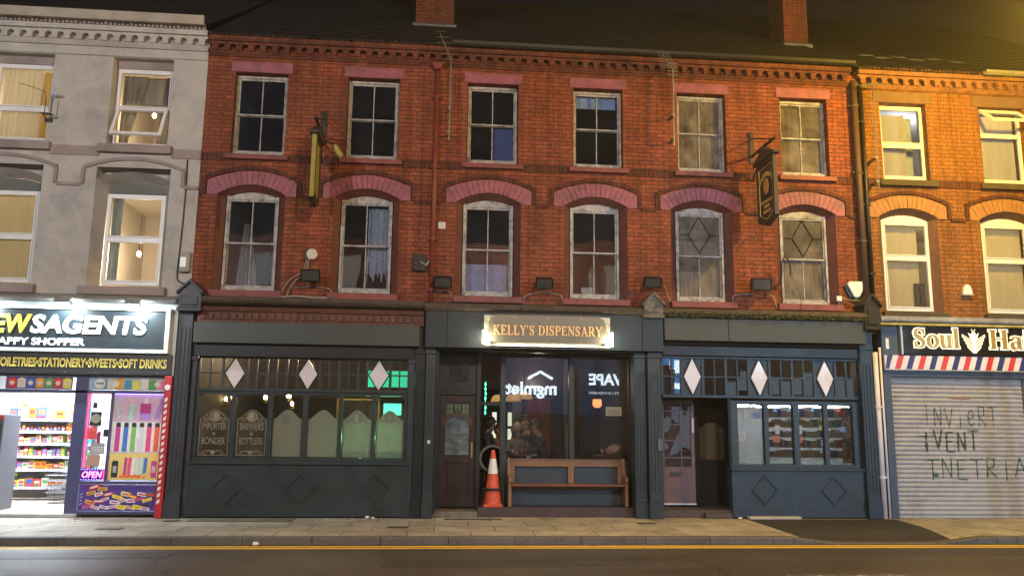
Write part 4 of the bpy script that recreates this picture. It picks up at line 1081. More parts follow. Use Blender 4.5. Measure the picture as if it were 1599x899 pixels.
# window with lit panes seen at the back, door with fanlight
def lit_window(x0, x1, z0, z1, y, label, c, s):
    t = empty('back_window', ((x0+x1)/2, y, z0), label, 'window')
    bb = MB(); f = .045; zm = (z0+z1)/2
    for q in ((x0, x0+f, z0, z1), (x1-f, x1, z0, z1), (x0+f, x1-f, z0, z0+f), (x0+f, x1-f, z1-f, z1), (x0+f, x1-f, zm-.03, zm+.03)): bb.box(q[0], q[1], y-.03, y+.04, q[2], q[3])
    bb.build('frame', M_PUBD, t); slab('bright_pane', emit('lit_pane_%s' % label[:6], c, s), (x0+f, x1-f, y+.01, y+.02, z0+f, z1-f), parent=t, bev=0)
lit_window(1.17, 1.36, 1.1, 1.85, 4.4, 'narrow bright window at the back left of the opening', (.95, 1, .75), .9)
lit_window(1.52, 1.70, 1.1, 1.85, 4.4, 'narrow bright window beside the left mullion', (.85, 1, .72), .9)
lit_window(3.62, 3.8, 1.25, 1.75, 4.2, 'small greenish window behind the right pane', (.6, .9, .55), .35)
t = empty('red_curtain', (2.15, 4.1, .1), 'pleated rust red curtain hanging at the back of the pub', 'curtain')
b = MB(); curtain(b, 1.95, 2.5, .9, 2.1, 4.1, .025, .075); b.build('fabric', cloth('rust_fabric', (.30, .075, .035), .25), t)
b = MB(); b.tube([(1.88, 4.1, 2.13), (2.57, 4.1, 2.13)], .014); b.build('rail', M_BRASS, t)
slab('pub_column', mat('grey_green_column', (.13, .14, .11), .6), (2.72, 2.9, 3.5, 3.7, .1, 2.9), (1.66, 1.86, 4.3, 4.4, .1, 2.4))
t = empty('back_door', (3.62, 4.6, .1), 'black inner door with a small fan shaped window', 'door')
slab('leaf', M_PUBD, (3.25, 4.0, 4.6, 4.66, .1, 2.1), parent=t)
b = MB(); fan = [(3.70+.15*math.cos(math.pi*k/10), 1.44+.15*math.sin(math.pi*k/10)) for k in range(11)]; b.prism(fan, 4.585, 4.599); b.build('fanlight', emit('fanlight_glow', (1, .85, .5), .7), t)
b = MB()
for k in (36, 72, 108, 144): b.tube([(3.70, 4.58, 1.44), (3.70+.15*math.cos(math.radians(k)), 4.58, 1.44+.15*math.sin(math.radians(k)))], .006, 5)
b.build('fan_bars', M_BLACK, t)
# hanging shades over the middle bay
def pendant(x, y, z, r, label):
    t = empty('pendant_lamp', (x, y, 2.86), label, 'lamp', 'cream glass pendant shades in the middle bay')
    bb = MB(); bb.tube([(x, y, z+.1), (x, y, 3.05)], .006, 6); bb.lathe((x, y, z+.075), [(.03, 0), (.03, .03), (.012, .045)], 12); bb.build('flex', M_BLACK, t)
    bb = MB(); bb.lathe((x, y, z), [(.35*r, .085), (.8*r, .05), (r, -.02), (.93*r, -.055), (.9*r, -.05), (.95*r, -.02), (.76*r, .042), (.3*r, .078)], 20); bb.build('shade', M_SHADE, t, smooth=True)
    bb = MB(); bb.lathe((x, y, z-.01), [(.01, -.04), (.034, -.02), (.034, .01), (.014, .04)], 12); bb.build('bulb', emit('soft_bulb', (1, .74, .42), 40), t, smooth=True)
pendant(1.13, 1.6, 2.0, .13, 'cream glass shade left of the mullion'); pendant(1.44, 1.7, 2.02, .15, 'cream glass shade just right of the mullion'); pendant(1.66, 1.75, 2.07, .16, 'widest cream glass shade, nearest the mirrored letters')
point_lamp('room_light', (2.1, 3.2, 2.45), 13, (1, .84, .66), .05)
point_lamp('room_light', (6.2, 2.8, 2.8), 20, (1, .78, .5), .1)
point_lamp('room_light', (1.55, 1.15, 1.86), 1.0, (1, .80, .55), .04)  # bare light added above the drinkers so they show more
# green rope light in the opening
b = MB(); x = .86
for k in range(7): b.lathe((x+.004*math.sin(k*2), .95, 1.74+.085*k), [(.008, -.03), (.016, -.015), (.016, .015), (.008, .03)], 8)
b.tube([(x, .955, 1.7), (x, .955, 2.3)], .005, 6)
tag(b.build('rope_light', emit('green_rope', (.1, 1, .55), 2.4)), 'vertical green rope light inside the narrow opening', 'lamp')

# ---------------------------------------------------------------- people
def person(label, joints, radii, edges, mats, kinds, hair=None, group=None, face=None):
    """one skinned body from a skeleton; kinds gives the material index of each joint"""
    names = list(joints); idx = {n: i for i, n in enumerate(names)}
    c0 = Vector(joints['pelvis']); c0.z = .1
    me = bpy.data.meshes.new('person')
    me.from_pydata([tuple(Vector(joints[n])-c0) for n in names], [(idx[a], idx[b]) for a, b in edges], [])
    o = bpy.data.objects.new('person', me); col.objects.link(o)
    sk = o.modifiers.new('skin', 'SKIN'); sk.use_smooth_shade = True
    ss = o.modifiers.new('sub', 'SUBSURF'); ss.levels = 1; ss.render_levels = 1
    for i, n in enumerate(names):
        v = me.skin_vertices[0].data[i]; r = radii[n]; v.radius = r if isinstance(r, tuple) else (r, r); v.use_root = (n == 'pelvis')
    dg = bpy.context.evaluated_depsgraph_get()
    m2 = bpy.data.meshes.new_from_object(o.evaluated_get(dg))
    o.modifiers.clear(); o.data = m2; m2.name = 'person'
    m2.materials.clear()
    for q in mats: m2.materials.append(q)
    J = [(Vector(joints[n])-c0, kinds.get(n, 0)) for n in names]
    for p in m2.polygons:
        p.use_smooth = True
        p.material_index = min(J, key=lambda j: (j[0]-p.center).length)[1]
    o.location = c0
    ORG[o.name] = c0
    tag(o, label, 'person', group)
    hc = Vector(joints['head'])
    if hair:
        bb = MB(); rnd = random.Random(len(label))
        n, m_ = 16, 10; vs = []
        d = Vector(face or (0, -1, 0)); d.z = 0; d.normalize(); sd = Vector((-d.y, d.x, 0))
        for j in range(m_+1):
            th = math.pi*(j/m_)*hair.get('drop', .62)
            for k in range(n):
                ph = 2*math.pi*k/n
                fr = max(0, math.cos(ph))
                t2 = th*(1 - .42*fr)
                r = .113*(1 + rnd.uniform(-.07, .09)) * hair.get('r', 1)
                vs.append(hc + Vector((0, 0, .03)) + (d*math.cos(ph)*1.08 + sd*math.sin(ph)*.92)*(r*math.sin(t2)) + Vector((0, 0, r*1.12*math.cos(t2))) - d*.012)
        bb.add(vs, [(j*n+k, j*n+(k+1) % n, (j+1)*n+(k+1) % n, (j+1)*n+k) for j in range(m_) for k in range(n)])
        bb.build('hair', hair['mat'], o, smooth=True)
        bb = MB()
        for s in (-1, 1):
            e = hc + d*.083 + sd*.034*s + Vector((0, 0, .012)); bb.lathe(e, [(.003, -.011), (.011, -.005), (.011, .005), (.003, .011)], 8)
        bb.build('eyes', mat('dark_eye', (.02, .015, .012), .2), o, smooth=True)
    return o

def seated(label, x, y, zhead, face, top, skin, hairm, lean=(0, 0), arms=None, hair_drop=.62, hair_r=1.0, wide=1.0):
    """person on a high stool: pelvis .72 below the head, facing the given direction in plan"""
    d = Vector((face[0], face[1], 0)).normalized(); s = Vector((-d.y, d.x, 0)); U = Vector((0, 0, 1))
    hd = Vector((x, y, zhead)); ln_ = Vector((lean[0], lean[1], 0))
    pel = hd - U*.70 - ln_
    P = lambda a, b, c: hd + d*a + s*b + U*c
    ch = hd - U*.34 - ln_*.42; wa = hd - U*.56 - ln_*.78
    nk = hd - U*.135 - ln_*.12 - d*.02; sh = hd - U*.20 - ln_*.24 - d*.02
    J = {'pelvis': pel, 'waist': wa, 'chest': ch, 'shoulders': sh, 'neck': nk, 'jaw': P(.012, 0, -.07), 'head': hd, 'crown': P(-.01, 0, .075),
         'nose': P(.112, 0, -.015), 'chin': P(.065, 0, -.095), 'ear_a': P(-.01, .083, -.01), 'ear_b': P(-.01, -.083, -.01)}
    R = {'pelvis': (.17*wide, .13), 'waist': (.15*wide, .11), 'chest': (.17*wide, .12), 'shoulders': (.13, .095), 'neck': .052, 'jaw': .068, 'head': .094, 'crown': .066, 'nose': .012, 'chin': .028, 'ear_a': .016, 'ear_b': .016}
    E = [('pelvis', 'waist'), ('waist', 'chest'), ('chest', 'shoulders'), ('shoulders', 'neck'), ('neck', 'jaw'), ('jaw', 'head'), ('head', 'crown'), ('head', 'nose'), ('jaw', 'chin'), ('head', 'ear_a'), ('head', 'ear_b')]
    K = {'neck': 1, 'jaw': 1, 'head': 1, 'crown': 1, 'nose': 1, 'chin': 1, 'ear_a': 1, 'ear_b': 1, 'pelvis': 2}
    for q, sg in (('a', 1), ('b', -1)):
        S = sh + s*(.20*sg*wide) - U*.03
        el = S + d*.10 + s*(.07*sg) - U*.27
        wr = el + d*.22 - s*(.06*sg) + U*.03
        if arms and q in arms: el, wr = [hd + d*v[0] + s*v[1] + U*v[2] for v in arms[q]]
        hip = pel + s*(.10*sg); kn = hip + d*.42 + U*.01; an = kn - U*.44 - d*.05; to = an + d*.15 - U*.05
        for n, p, r, k in (('shoulder', S, .068, 0), ('elbow', el, .048, 0), ('wrist', wr, .032, 0), ('hip', hip, .10, 2), ('knee', kn, .068, 2), ('ankle', an, .042, 2), ('toe', to, .035, 3)):
            J[n+q] = p; R[n+q] = r; K[n+q] = k
        pd = (wr - el).normalized(); pm = wr + pd*.07
        J['palm'+q] = pm; R['palm'+q] = (.036, .02); K['palm'+q] = 1
        E += [('shoulders', 'shoulder'+q), ('shoulder'+q, 'elbow'+q), ('elbow'+q, 'wrist'+q), ('wrist'+q, 'palm'+q), ('pelvis', 'hip'+q), ('hip'+q, 'knee'+q), ('knee'+q, 'ankle'+q), ('ankle'+q, 'toe'+q)]
        sp = pd.cross(U).normalized()
        for f in range(4):
            o_ = (f-1.5)*.021; ln2 = (.072, .082, .078, .06)[f]
            a = pm + sp*o_ + pd*.04; b_ = a + pd*ln2*.5 - U*.006; c_ = b_ + pd*ln2*.38 - U*.028
            for nm, p, r in (('f%d1' % f, a, .0095), ('f%d2' % f, b_, .0088), ('f%d3' % f, c_, .0075)):
                J[nm+q] = p; R[nm+q] = r; K[nm+q] = 1
            E += [('palm'+q, 'f%d1' % f+q), ('f%d1' % f+q, 'f%d2' % f+q), ('f%d2' % f+q, 'f%d3' % f+q)]
        t1 = pm - pd*.02 - sp*(.045*sg) ; t2 = t1 + pd*.035 - sp*(.02*sg)
        J['t1'+q] = t1; J['t2'+q] = t2; R['t1'+q] = .011; R['t2'+q] = .009; K['t1'+q] = K['t2'+q] = 1
        E += [('palm'+q, 't1'+q), ('t1'+q, 't2'+q)]
    trousers = mat('dark_trousers', (.02, .022, .03), .8); shoes = mat('black_shoes', (.012, .011, .01), .5)
    return person(label, J, R, E, [top, skin, trousers, shoes], K, {'mat': hairm, 'drop': hair_drop, 'r': hair_r}, 'drinkers inside the pub', d), pel

M_SKIN = mat('skin', (.26, .15, .10), .5, var=.08)
H_DARK = mat('dark_hair', (.018, .013, .010), .5, var=.4, scale=40); H_GREY = mat('grey_hair', (.22, .20, .18), .5, var=.4, scale=40)
def stool(x, y, z, k):
    t = empty('bar_stool', (x, y, .1), ['bar stool under the drinker in the narrow opening', 'bar stool under the person in red', 'bar stool under the grey haired drinker', 'bar stool under the dark haired drinker at the back', 'bar stool under the man leaning over the table'][k], 'stool', 'bar stools')
    bb = MB(); bb.lathe((x, y, z), [(.16, -.05), (.175, -.03), (.17, 0)], 18); bb.build('seat', M_WOODD, t)
    for a in range(4):
        bb = MB(); c, s = math.cos(a*1.5708+.78), math.sin(a*1.5708+.78); bb.tube([(x+.09*c, y+.09*s, z-.05), (x+.19*c, y+.19*s, .1)], .015, 6); bb.build('leg', M_WOODD, t)
    bb = MB(); bb.tube([(x+.15*math.cos(k_*.5236), y+.15*math.sin(k_*.5236), .38) for k_ in range(13)], .009, 6); bb.build('foot_ring', M_BLACK, t)
for k, args in enumerate([
    ('person with dark hair in a black coat inside the narrow opening', .98, 1.35, 1.52, (1, -.25), mat('black_coat', (.02, .02, .024), .8), M_SKIN, H_DARK, (.06, 0), None, .75, 1.08),
    ('person in a red top sitting further back in the narrow opening', 1.22, 2.4, 1.40, (-.3, -1), mat('red_top', (.32, .03, .03), .8), M_SKIN, H_DARK, (0, 0), None, .7, 1.0),
    ('grey haired person in a pale grey top behind the left mullion', 1.53, 1.75, 1.41, (.4, -1), mat('pale_grey_top', (.11, .11, .105), .8), M_SKIN, H_GREY, (0, 0), None, .8, 1.1),
    ('dark haired person in navy behind the leaning man', 1.72, 2.25, 1.56, (.2, -1), mat('navy_top', (.02, .026, .055), .8), M_SKIN, H_DARK, (.03, 0), None, .62, 1.05),
    ('man in a dark navy coat leaning over the table to the left', 1.83, 1.35, 1.48, (-1, -.2), mat('dark_navy_coat', (.014, .020, .042), .75), M_SKIN, H_DARK, (-.22, -.02), {'a': ((.05, .16, -.40), (.24, .10, -.46)), 'b': ((.02, -.22, -.40), (.26, -.14, -.46))}, .62, 1.0, 1.15)]):
    o, pel = seated(*args)
    stool(pel.x, pel.y, pel.z-.115, k)
def table(x, y, z, r, label):
    t = empty('round_table', (x, y, .1), label, 'table', 'high tables inside the pub')
    bb = MB(); bb.lathe((x, y, z), [(r-.01, -.035), (r, -.02), (r, -.008), (r-.008, 0)], 28); bb.build('tabletop', M_WOODD, t)
    bb = MB(); bb.tube([(x, y, .13), (x, y, z-.035)], .03, 10); bb.build('post', M_BLACK, t)
    bb = MB(); bb.lathe((x, y, .1), [(.24, 0), (.24, .015), (.06, .04)], 20); bb.build('base', M_BLACK, t)
table(1.62, .98, 1.0, .34, 'high round table under the leaning man'); table(3.22, 1.0, 1.0, .36, 'high round table behind the right pane')
M_TUMBLER = glass('tumbler_glass', tint=(.8, .8, .8), dust=.06, k=1.5)
def pint(x, y, z, label, c, h=.14):
    t = empty('pint_glass', (x, y, z), label, 'glass', 'drinks on the pub tables')
    bb = MB(); bb.lathe((x, y, z+.002), [(.028, 0), (.04, h)], 14); bb.build('glass', M_TUMBLER, t, smooth=True)
    bb = MB(); bb.lathe((x, y, z+.01), [(.024, 0), (.034, h*.72)], 14); bb.build('drink', c, t, smooth=True)
pint(1.52, .88, 1.0, 'glass of amber beer in front of the leaning man', mat('amber_beer', (.35, .12, .02), .2)); pint(1.60, 1.02, 1.0, 'glass of red drink on the left table', mat('red_drink', (.28, .03, .02), .2), .12); pint(1.36, .95, 1.0, 'clear glass at the left edge of the left table', mat('clear_drink', (.3, .3, .28), .1), .12)
pint(3.0, .9, 1.0, 'empty looking glass at the left of the right table', mat('clear_drink', (.3, .3, .28), .1), .13)
t = empty('menu_card', (1.68, .72, .95), 'white card catching the light at the table edge', 'menu')
b = MB(); b.add([(1.58, .66, .93), (1.76, .72, .97), (1.78, .68, 1.02), (1.60, .62, .98), (1.58, .665, .93), (1.76, .725, .97), (1.78, .685, 1.02), (1.60, .625, .98)], [(0, 1, 2, 3), (7, 6, 5, 4), (0, 4, 5, 1), (1, 5, 6, 2), (2, 6, 7, 3), (3, 7, 4, 0)]); b.build('card', mat('white_card', (.75, .78, .82), .4), t)
b = MB(); rnd = random.Random(3)
vs = []; n = 14
for j in range(9):
    th = math.pi*j/8
    for k in range(n):
        ph = 2*math.pi*k/n; r = 1 + .16*math.sin(3*ph+j) + rnd.uniform(-.08, .08)
        vs.append((3.22+.15*r*math.sin(th)*math.cos(ph), .95+.10*r*math.sin(th)*math.sin(ph), 1.002+.10+.10*math.cos(th)*(1 if math.cos(th) > 0 else 1.0)+.03*math.sin(th)*math.cos(ph)))
b.add(vs, [(j*n+k, j*n+(k+1) % n, (j+1)*n+(k+1) % n, (j+1)*n+k) for j in range(8) for k in range(n)])
tag(b.build('crumpled_bag', mat('tan_pink_bag', (.30, .15, .11), .6, var=.4, scale=12, bump=.4), smooth=True), 'crumpled tan bag lying on the right table', 'bag')
t = empty('amber_lantern', (2.98, 1.25, 1.86), 'small amber lantern hanging behind the right pane', 'lamp')
b = MB(); b.tube([(2.98, 1.25, 2.1), (2.98, 1.25, 3.05)], .005, 6); b.lathe((2.98, 1.25, 2.02), [(.015, .09), (.085, .03), (.10, 0)], 8); b.build('cap', M_BLACK, t)
b = MB(); b.lathe((2.98, 1.25, 1.86), [(.05, 0), (.09, .05), (.08, .155)], 8); b.build('glow', emit('amber_glow', (1, .35, .12), 1.6), t)
t = empty('paper_notice', (3.1, .45, 1.70), 'yellowed paper notice stuck inside the right pane', 'notice')
slab('sheet', mat('cream_paper', (.52, .45, .30), .8, var=.06), (2.985, 3.27, .478, .482, 1.70, 1.86), parent=t, bev=0)
b = MB()
for k in range(5): b.box(3.02, 3.235-.05*(k == 4), .4765, .478, 1.725+.02*k, 1.733+.02*k)
b.build('printed_lines', mat('grey_print', (.2, .18, .14), .8), t)

# ---------------------------------------------------------------- bench, cone, wheel on the plinth
M_OAK = mat('worn_oak', (.19, .098, .052), .5, var=.3, scale=5, stretch=(.6, 6, 6), bump=.1, dirt=.25, dscale=4)
M_OAKV = mat('worn_oak_post', (.20, .105, .055), .5, var=.3, scale=5, stretch=(6, 6, .6), bump=.1, dirt=.25, dscale=4)
M_SEAT = mat('reddish_bench_seat', (.17, .058, .042), .45, var=.3, scale=5, stretch=(.6, 6, 6), dirt=.2)
bench = empty('bench', (2.26, .24, .156), 'old wooden pew bench on the plinth under the pub window', 'bench')
ep = [(.10, .158), (.20, .158), (.23, .22), (.30, .22), (.33, .158), (.415, .158), (.42, .94), (.40, .965), (.365, .95), (.35, .80), (.31, .70), (.22, .655), (.13, .665), (.09, .64), (.085, .58), (.12, .54), (.115, .30)]
for x, lab in ((1.225, None), (3.235, None)):
    b = MB(); b.prismx(ep, x, x+.055); b.build('end_panel', M_OAKV, bench, bevel=.008)
b = MB(); b.box(1.281, 3.234, .365, .395, .815, .925); b.box(1.281, 3.234, .35, .41, .926, .945); b.build('back_rail', M_OAK, bench, bevel=.005)
for xa, xb in ((1.281, 1.35), (2.285, 2.385), (3.16, 3.234)):
    b = MB(); b.box(xa, xb, .368, .392, .535, .814); b.build('back_post', M_OAKV, bench, bevel=.004)
b = MB(); b.box(1.281, 3.234, .08, .40, .50, .534); b.build('seat', M_SEAT, bench, bevel=.008)
b = MB(); b.box(1.281, 3.234, .36, .385, .44, .499); b.build('seat_rail', M_OAK, bench, bevel=.004)

cx, cy, cz = .965, .225, .156
cone = empty('traffic_cone', (cx, cy, cz), 'orange traffic cone with a white sleeve standing on the plinth', 'traffic cone')
M_ORANGE = mat('cone_orange', (.62, .085, .03), .5, var=.22, scale=5, dirt=.6, dscale=7, chips=.4)
b = MB(); q = .17
b.prism([(cx-q, cz+.001), (cx+q, cz+.001), (cx+q, cz+.03), (cx+q-.02, cz+.045), (cx-q+.02, cz+.045), (cx-q, cz+.03)], cy-q, cy+q); b.build('base', M_ORANGE, cone, bevel=.01)
b = MB(); b.lathe((cx, cy, cz), [(.152, .046), (.142, .07), (.118, .30), (.085, .545)], 26); b.build('lower_body', M_ORANGE, cone, smooth=False)
b = MB(); b.lathe((cx, cy, cz), [(.086, .546), (.087, .55), (.054, .79), (.053, .793)], 26); b.build('white_sleeve', mat('reflective_white', (.78, .76, .72), .35, var=.08, dirt=.3, dscale=8), cone)
b = MB(); b.lathe((cx, cy, cz), [(.0525, .794), (.034, .925), (.03, .935), (.02, .937), (.018, .90)], 26); b.build('tip', M_ORANGE, cone)
b = MB(); b.lathe((cx, cy, cz+.295), [(.125, -.014), (.185, -.012), (.19, 0), (.185, .012), (.122, .014)], 26); b.build('collar', mat('black_rubber', (.015, .015, .015), .7), cone)

wx, wy, wz = .97, .43, .945
wheel = empty('cart_wheel', (wx, wy, .156), 'old spoked cart wheel propped behind the traffic cone', 'wheel')
M_WHEEL = mat('grey_wheel_paint', (.075, .075, .07), .5, var=.3, scale=10)
b = MB(); b.lathe((wx, wy, wz), [(.195, -.018), (.232, -.02), (.232, .02), (.195, .018), (.195, -.018)], 36, 'y'); b.build('rim', M_WHEEL, wheel)
b = MB()
for k in range(8): a = math.pi*k/4+.2; b.tube([(wx+.03*math.cos(a), wy, wz+.03*math.sin(a)), (wx+.197*math.cos(a), wy, wz+.197*math.sin(a))], .012, 8, .009)
b.build('spokes', M_WHEEL, wheel)
b = MB(); b.lathe((wx, wy, wz), [(.02, -.05), (.04, -.04), (.045, .03), (.03, .04)], 16, 'y'); b.build('hub', M_WHEEL, wheel)
b = MB(); b.box(wx-.03, wx+.03, wy+.042, wy+.07, .157, wz+.12); b.box(wx-.14, wx+.14, wy+.03, wy+.12, .157, .2); b.build('stand', M_WOODD, wheel)

# ---------------------------------------------------------------- name sign
M_GOLD = mat('gilded_letter', (.85, .52, .20), .4, metal=.15, var=.12, scale=9)
sign = empty('name_sign', (1.81, -.33, 2.82), 'dark name board with notched corners and gold serif letters', 'sign')
def notched(x0, x1, z0, z1, n):
    return [(x0+n, z0), (x1-n, z0), (x1-n, z0+n*.0), (x1, z0+n), (x1, z1-2*n), (x1-n*.5, z1-1.6*n), (x1-n*.5, z1-.8*n), (x1-n*1.5, z1-.8*n), (x1-n*1.9, z1), (x0+n*1.9, z1), (x0+n*1.5, z1-.8*n), (x0+n*.5, z1-.8*n), (x0+n*.5, z1-1.6*n), (x0, z1-2*n), (x0, z0+n)]
b = MB(); b.box(.74, 2.90, -.362, -.325, 2.825, 3.35); b.build('backing', mat('pale_sign_backing', (.50, .48, .40), .5, dirt=.35, dscale=4), sign, bevel=.006)
b = MB(); b.prism(notched(.815, 2.815, 2.88, 3.35, .06), -.445, -.42); b.build('board', mat('dark_sign_board', (.15, .14, .105), .42, var=.2, scale=5, dirt=.35, dscale=5, spec=.5), sign, bevel=.004)
b = MB()
for x in (1.25, 1.81, 2.38):
    for z in (2.905, 3.30): b.lathe((x, -.452, z), [(.011, 0), (.013, .006)], 10, 'y')
    b.tube([(x, -.42, 2.95), (x, -.362, 2.95)], .01, 6)
b.build('stud', M_BRASS, sign)
b = MB(); serif_text(b, "KELLY'S DISPENSARY", .89, 2.735, 3.01, .16, -.4455, .016, gap=.07, grow=.02); b.build('lettering', M_GOLD, sign, fix=False)
M_LED = emit('sign_lamp_glare', (1, .93, .64), 60)
for s, xx in ((-1, .80), (1, 2.835)):
    b = MB(); b.box(xx-.055, xx+.055, -.415, -.366, 2.865, 3.075); b.box(xx-.08, xx+.08, -.452, -.447, 2.875, 2.90); l = b.build('lamp', M_BLACK, sign)
    b = MB(); b.box(xx-.07, xx+.07, -.4485, -.4465, 2.905, 3.0) if False else b.prism([(xx-.085, 2.85), (xx+.03, 2.85), (xx+.015, 2.96), (xx-.02, 3.06), (xx-.085, 3.08)] if s < 0 else [(xx-.03, 2.85), (xx+.085, 2.85), (xx+.085, 3.08), (xx+.02, 3.06), (xx-.015, 2.96)], -.468, -.450); b.build('lit_face', M_LED, l)  # glowing face spread over the board corner in the shape of lamp glare
    point_lamp('lamp_glow', (xx+s*.03, -.53, 2.90), 13, (1, .93, .66), .03, sign)
b = MB(); b.box(.95, 2.68, -.405, -.385, 2.838, 2.85); b.build('light_strip', emit('sign_strip', (1, .94, .66), 12.0), sign)

# ---------------------------------------------------------------- hanging signs and ironwork
M_SBOARD = mat('dark_sign_panel', (.02, .024, .02), .35, var=.2, spec=.5); M_SFRAME = mat('brown_sign_frame', (.05, .03, .02), .5, var=.3, scale=8, dirt=.3)
M_GOLD2 = mat('gold_leaf', (.75, .5, .14), .4, metal=.2)
def hanging(x, ya, yb, z0, z1, label, face, dark):
    """board at right angles to the wall between ya (near the wall) and yb (street side)"""
    t = empty('hanging_sign', (x, 0, z0), label, 'hanging sign', 'pub signs hung out over the pavement')
    th = .035
    bb = MB(); bb.box(x-th*.5, x+th*.5, yb+.05, ya-.05, z0+.12, z1-.07); bb.build('board', M_SBOARD, t)
    bb = MB()
    pts = [(ya, z0+.12), (ya, z1), (ya-.06, z1), (ya-.06, z0+.2), ((ya+yb)/2, z0+.09), (yb+.06, z0+.2), (yb+.06, z1), (yb, z1), (yb, z0+.12), ((ya+yb)/2, z0)]
    bb.prismx(pts, x-.04, x+.04); bb.box(x-.039, x+.039, yb+.061, ya-.061, z1-.07, z1)
    bb.build('frame', M_SFRAME, t, bevel=.006)
    bb = MB()                                                # pediment with a little finial
    ym = (ya+yb)/2; bb.prismx([(ya+.08, z1+.002), (ya+.08, z1+.05), (ym+.12, z1+.17), (ym, z1+.25), (ym-.12, z1+.17), (yb-.08, z1+.05), (yb-.08, z1+.002)], x-.07, x+.07); bb.build('pediment', M_SFRAME, t, bevel=.01)
    bb = MB()
    bb.box(x-.02, x+.02, yb-.05, -.001, z1+.26, z1+.30); bb.tube([(x, ym, z1+.25), (x, ym, z1+.27)], .02)
    bb.tube([(x, -.02, z1+.62), (x, yb+.1, z1+.30)], .012); bb.tube([(x, -.02, z1+.62), (x-.03, -.03, z1+.72)], .02)
    bb.box(x-.04, x+.04, -.03, -.001, z1+.15, z1+.75)
    bb.tube([(x, -.02, z1-.2), (x, -.3, z1+.1), (x, ya-.1, z1+.26)], .012)
    bb.build('bracket', M_BLACK, t)
    return t
h2 = hanging(5.66, -.27, -1.02, 4.98, 6.17, 'dark hanging sign with gold lettering over the right bay', '-x', M_SBOARD)
xx = 5.66 - .0185
b = MB()
fr = [(-.36, 5.22), (-.36, 6.05), (-.93, 6.05), (-.93, 5.22), (-.645, 5.10), (-.36, 5.22)]
for (ya, za), (yb, zb) in zip(fr, fr[1:]): b.tube([(xx-.002, ya, za), (xx-.002, yb, zb)], .008, 6)
b.build('gold_line', M_GOLD2, h2)
b = MB()                                                     # oval badge
b.lathe((xx-.004, -.645, 5.70), [(.0, 0)] and [(.10, -.004), (.10, .004)], 24, 'x'); i0 = 0
b.v = [(x, -.645+(y+.645), 5.70+(z-5.70)*1.45) for x, y, z in b.v]; b.build('oval_badge', M_GOLD2, h2)
b = MB(); b.lathe((xx-.010, -.645, 5.70), [(.075, -.003), (.075, .003)], 24, 'x'); b.v = [(x, y, 5.70+(z-5.70)*1.5) for x, y, z in b.v]; ov = b.build('badge_centre', mat('amber_badge', (.45, .18, .03), .4), h2)
text('K', 'lettering', M_GOLD2, h2, -.685, -.605, 5.63, 5.77, xx-.0135, .004, .02, face='-x')
for k, ch in enumerate('Dispensary'):
    u = (k-4.5)/4.5; yy = -.645 - .26*u; zz = 5.90 - .10*u*u - .03
    text(ch, 'lettering', M_GOLD2, h2, yy-.028, yy+.028, zz - (.03 if ch in 'py' else 0), zz + (.11 if k == 0 else .085), xx, .008, .02, face='-x')
for tx, z, w in (('SMITHDOWN', 5.40, .24), ('ROAD', 5.31, .10), ('BRANCH', 5.22, .15)):
    text(tx, 'lettering', M_GOLD2, h2, -.645-w, -.645+w, z, z+.06, xx, .006, .01, face='-x')
h1 = hanging(-2.13, -.40, -.96, 5.03, 6.2, 'narrow hanging sign seen edge on, yellow lamplight painted on its side', '+x', M_SBOARD)
b = MB(); b.box(-2.112, -2.108, -.90, -.46, 5.25, 6.12); b.build('lamplight_face', mat('painted_lamplight_face', (.30, .27, .05), .6, var=.25, dirt=.3, dscale=5), h1)  # yellow lamplight on the sign's side, put into the colour
b = MB(); b.box(-2.165, -2.095, -.972, -.962, 5.14, 6.2); b.build('lamplight_edge', mat('painted_lamplight_edge', (.30, .27, .045), .6, var=.3, scale=8, dirt=.4, dscale=5), h1)  # the same lamplight coloured onto the outer edge
t = empty('sign_lamp', (-1.93, -.55, 6.15), 'short trough lamp on an arm beside the edge-on sign', 'lamp')
b = MB(); b.tube([(-1.86, -.50, 6.16), (-1.74, -.62, 5.96)], .045, 10); b.build('trough', mat('yellowed_metal', (.42, .38, .12), .5, dirt=.4, dscale=8), t)
b = MB(); b.tube([(-2.1, -.3, 6.32), (-1.86, -.5, 6.2)], .012); b.tube([(-2.02, -.02, 6.25), (-2.1, -.3, 6.32)], .012); b.build('arm', M_BLACK, t)

# ---------------------------------------------------------------- fittings on the pub wall
def flood(x, y, z, label, group, m=M_BLACK, s=1, tilt=.5):
    t = empty('floodlight', (x, 0, z), label, 'floodlight', group)
    i = MB(); i.box(-.14*s, .14*s, -.06*s, .05*s, -.085*s, .085*s)
    i.add([(-.155*s, -.075*s, -.095*s), (.155*s, -.075*s, -.095*s), (.155*s, -.075*s, .095*s), (-.155*s, -.075*s, .095*s), (-.14*s, -.058*s, -.08*s), (.14*s, -.058*s, -.08*s), (.14*s, -.058*s, .08*s), (-.14*s, -.058*s, .08*s)], [(0, 1, 5, 4), (1, 2, 6, 5), (2, 3, 7, 6), (3, 0, 4, 7)])
    for k in range(4): i.box(-.11*s+.06*s*k, -.09*s+.06*s*k, .05*s, .075*s, -.07*s, .07*s)
    M = Matrix.Translation((x, y, z)) @ Matrix.Rotation(tilt, 4, 'X'); i.rot(0, M); i.build('head', m, t, bevel=.004)
    i = MB(); i.box(-.13*s, .13*s, -.0775*s, -.0605*s, -.075*s, .075*s); i.rot(0, M); i.build('glass', mat('flood_glass', (.05, .05, .05), .1, spec=.7), t)
    i = MB(); i.tube([(x, -.001, z-.02), (x, y+.02, z-.02)], .016*s, 8); i.box(x-.05, x+.05, -.014, -.001, z-.08, z+.04); i.build('arm', m, t)
    return t
g = 'dead black floodlights above the fascias'
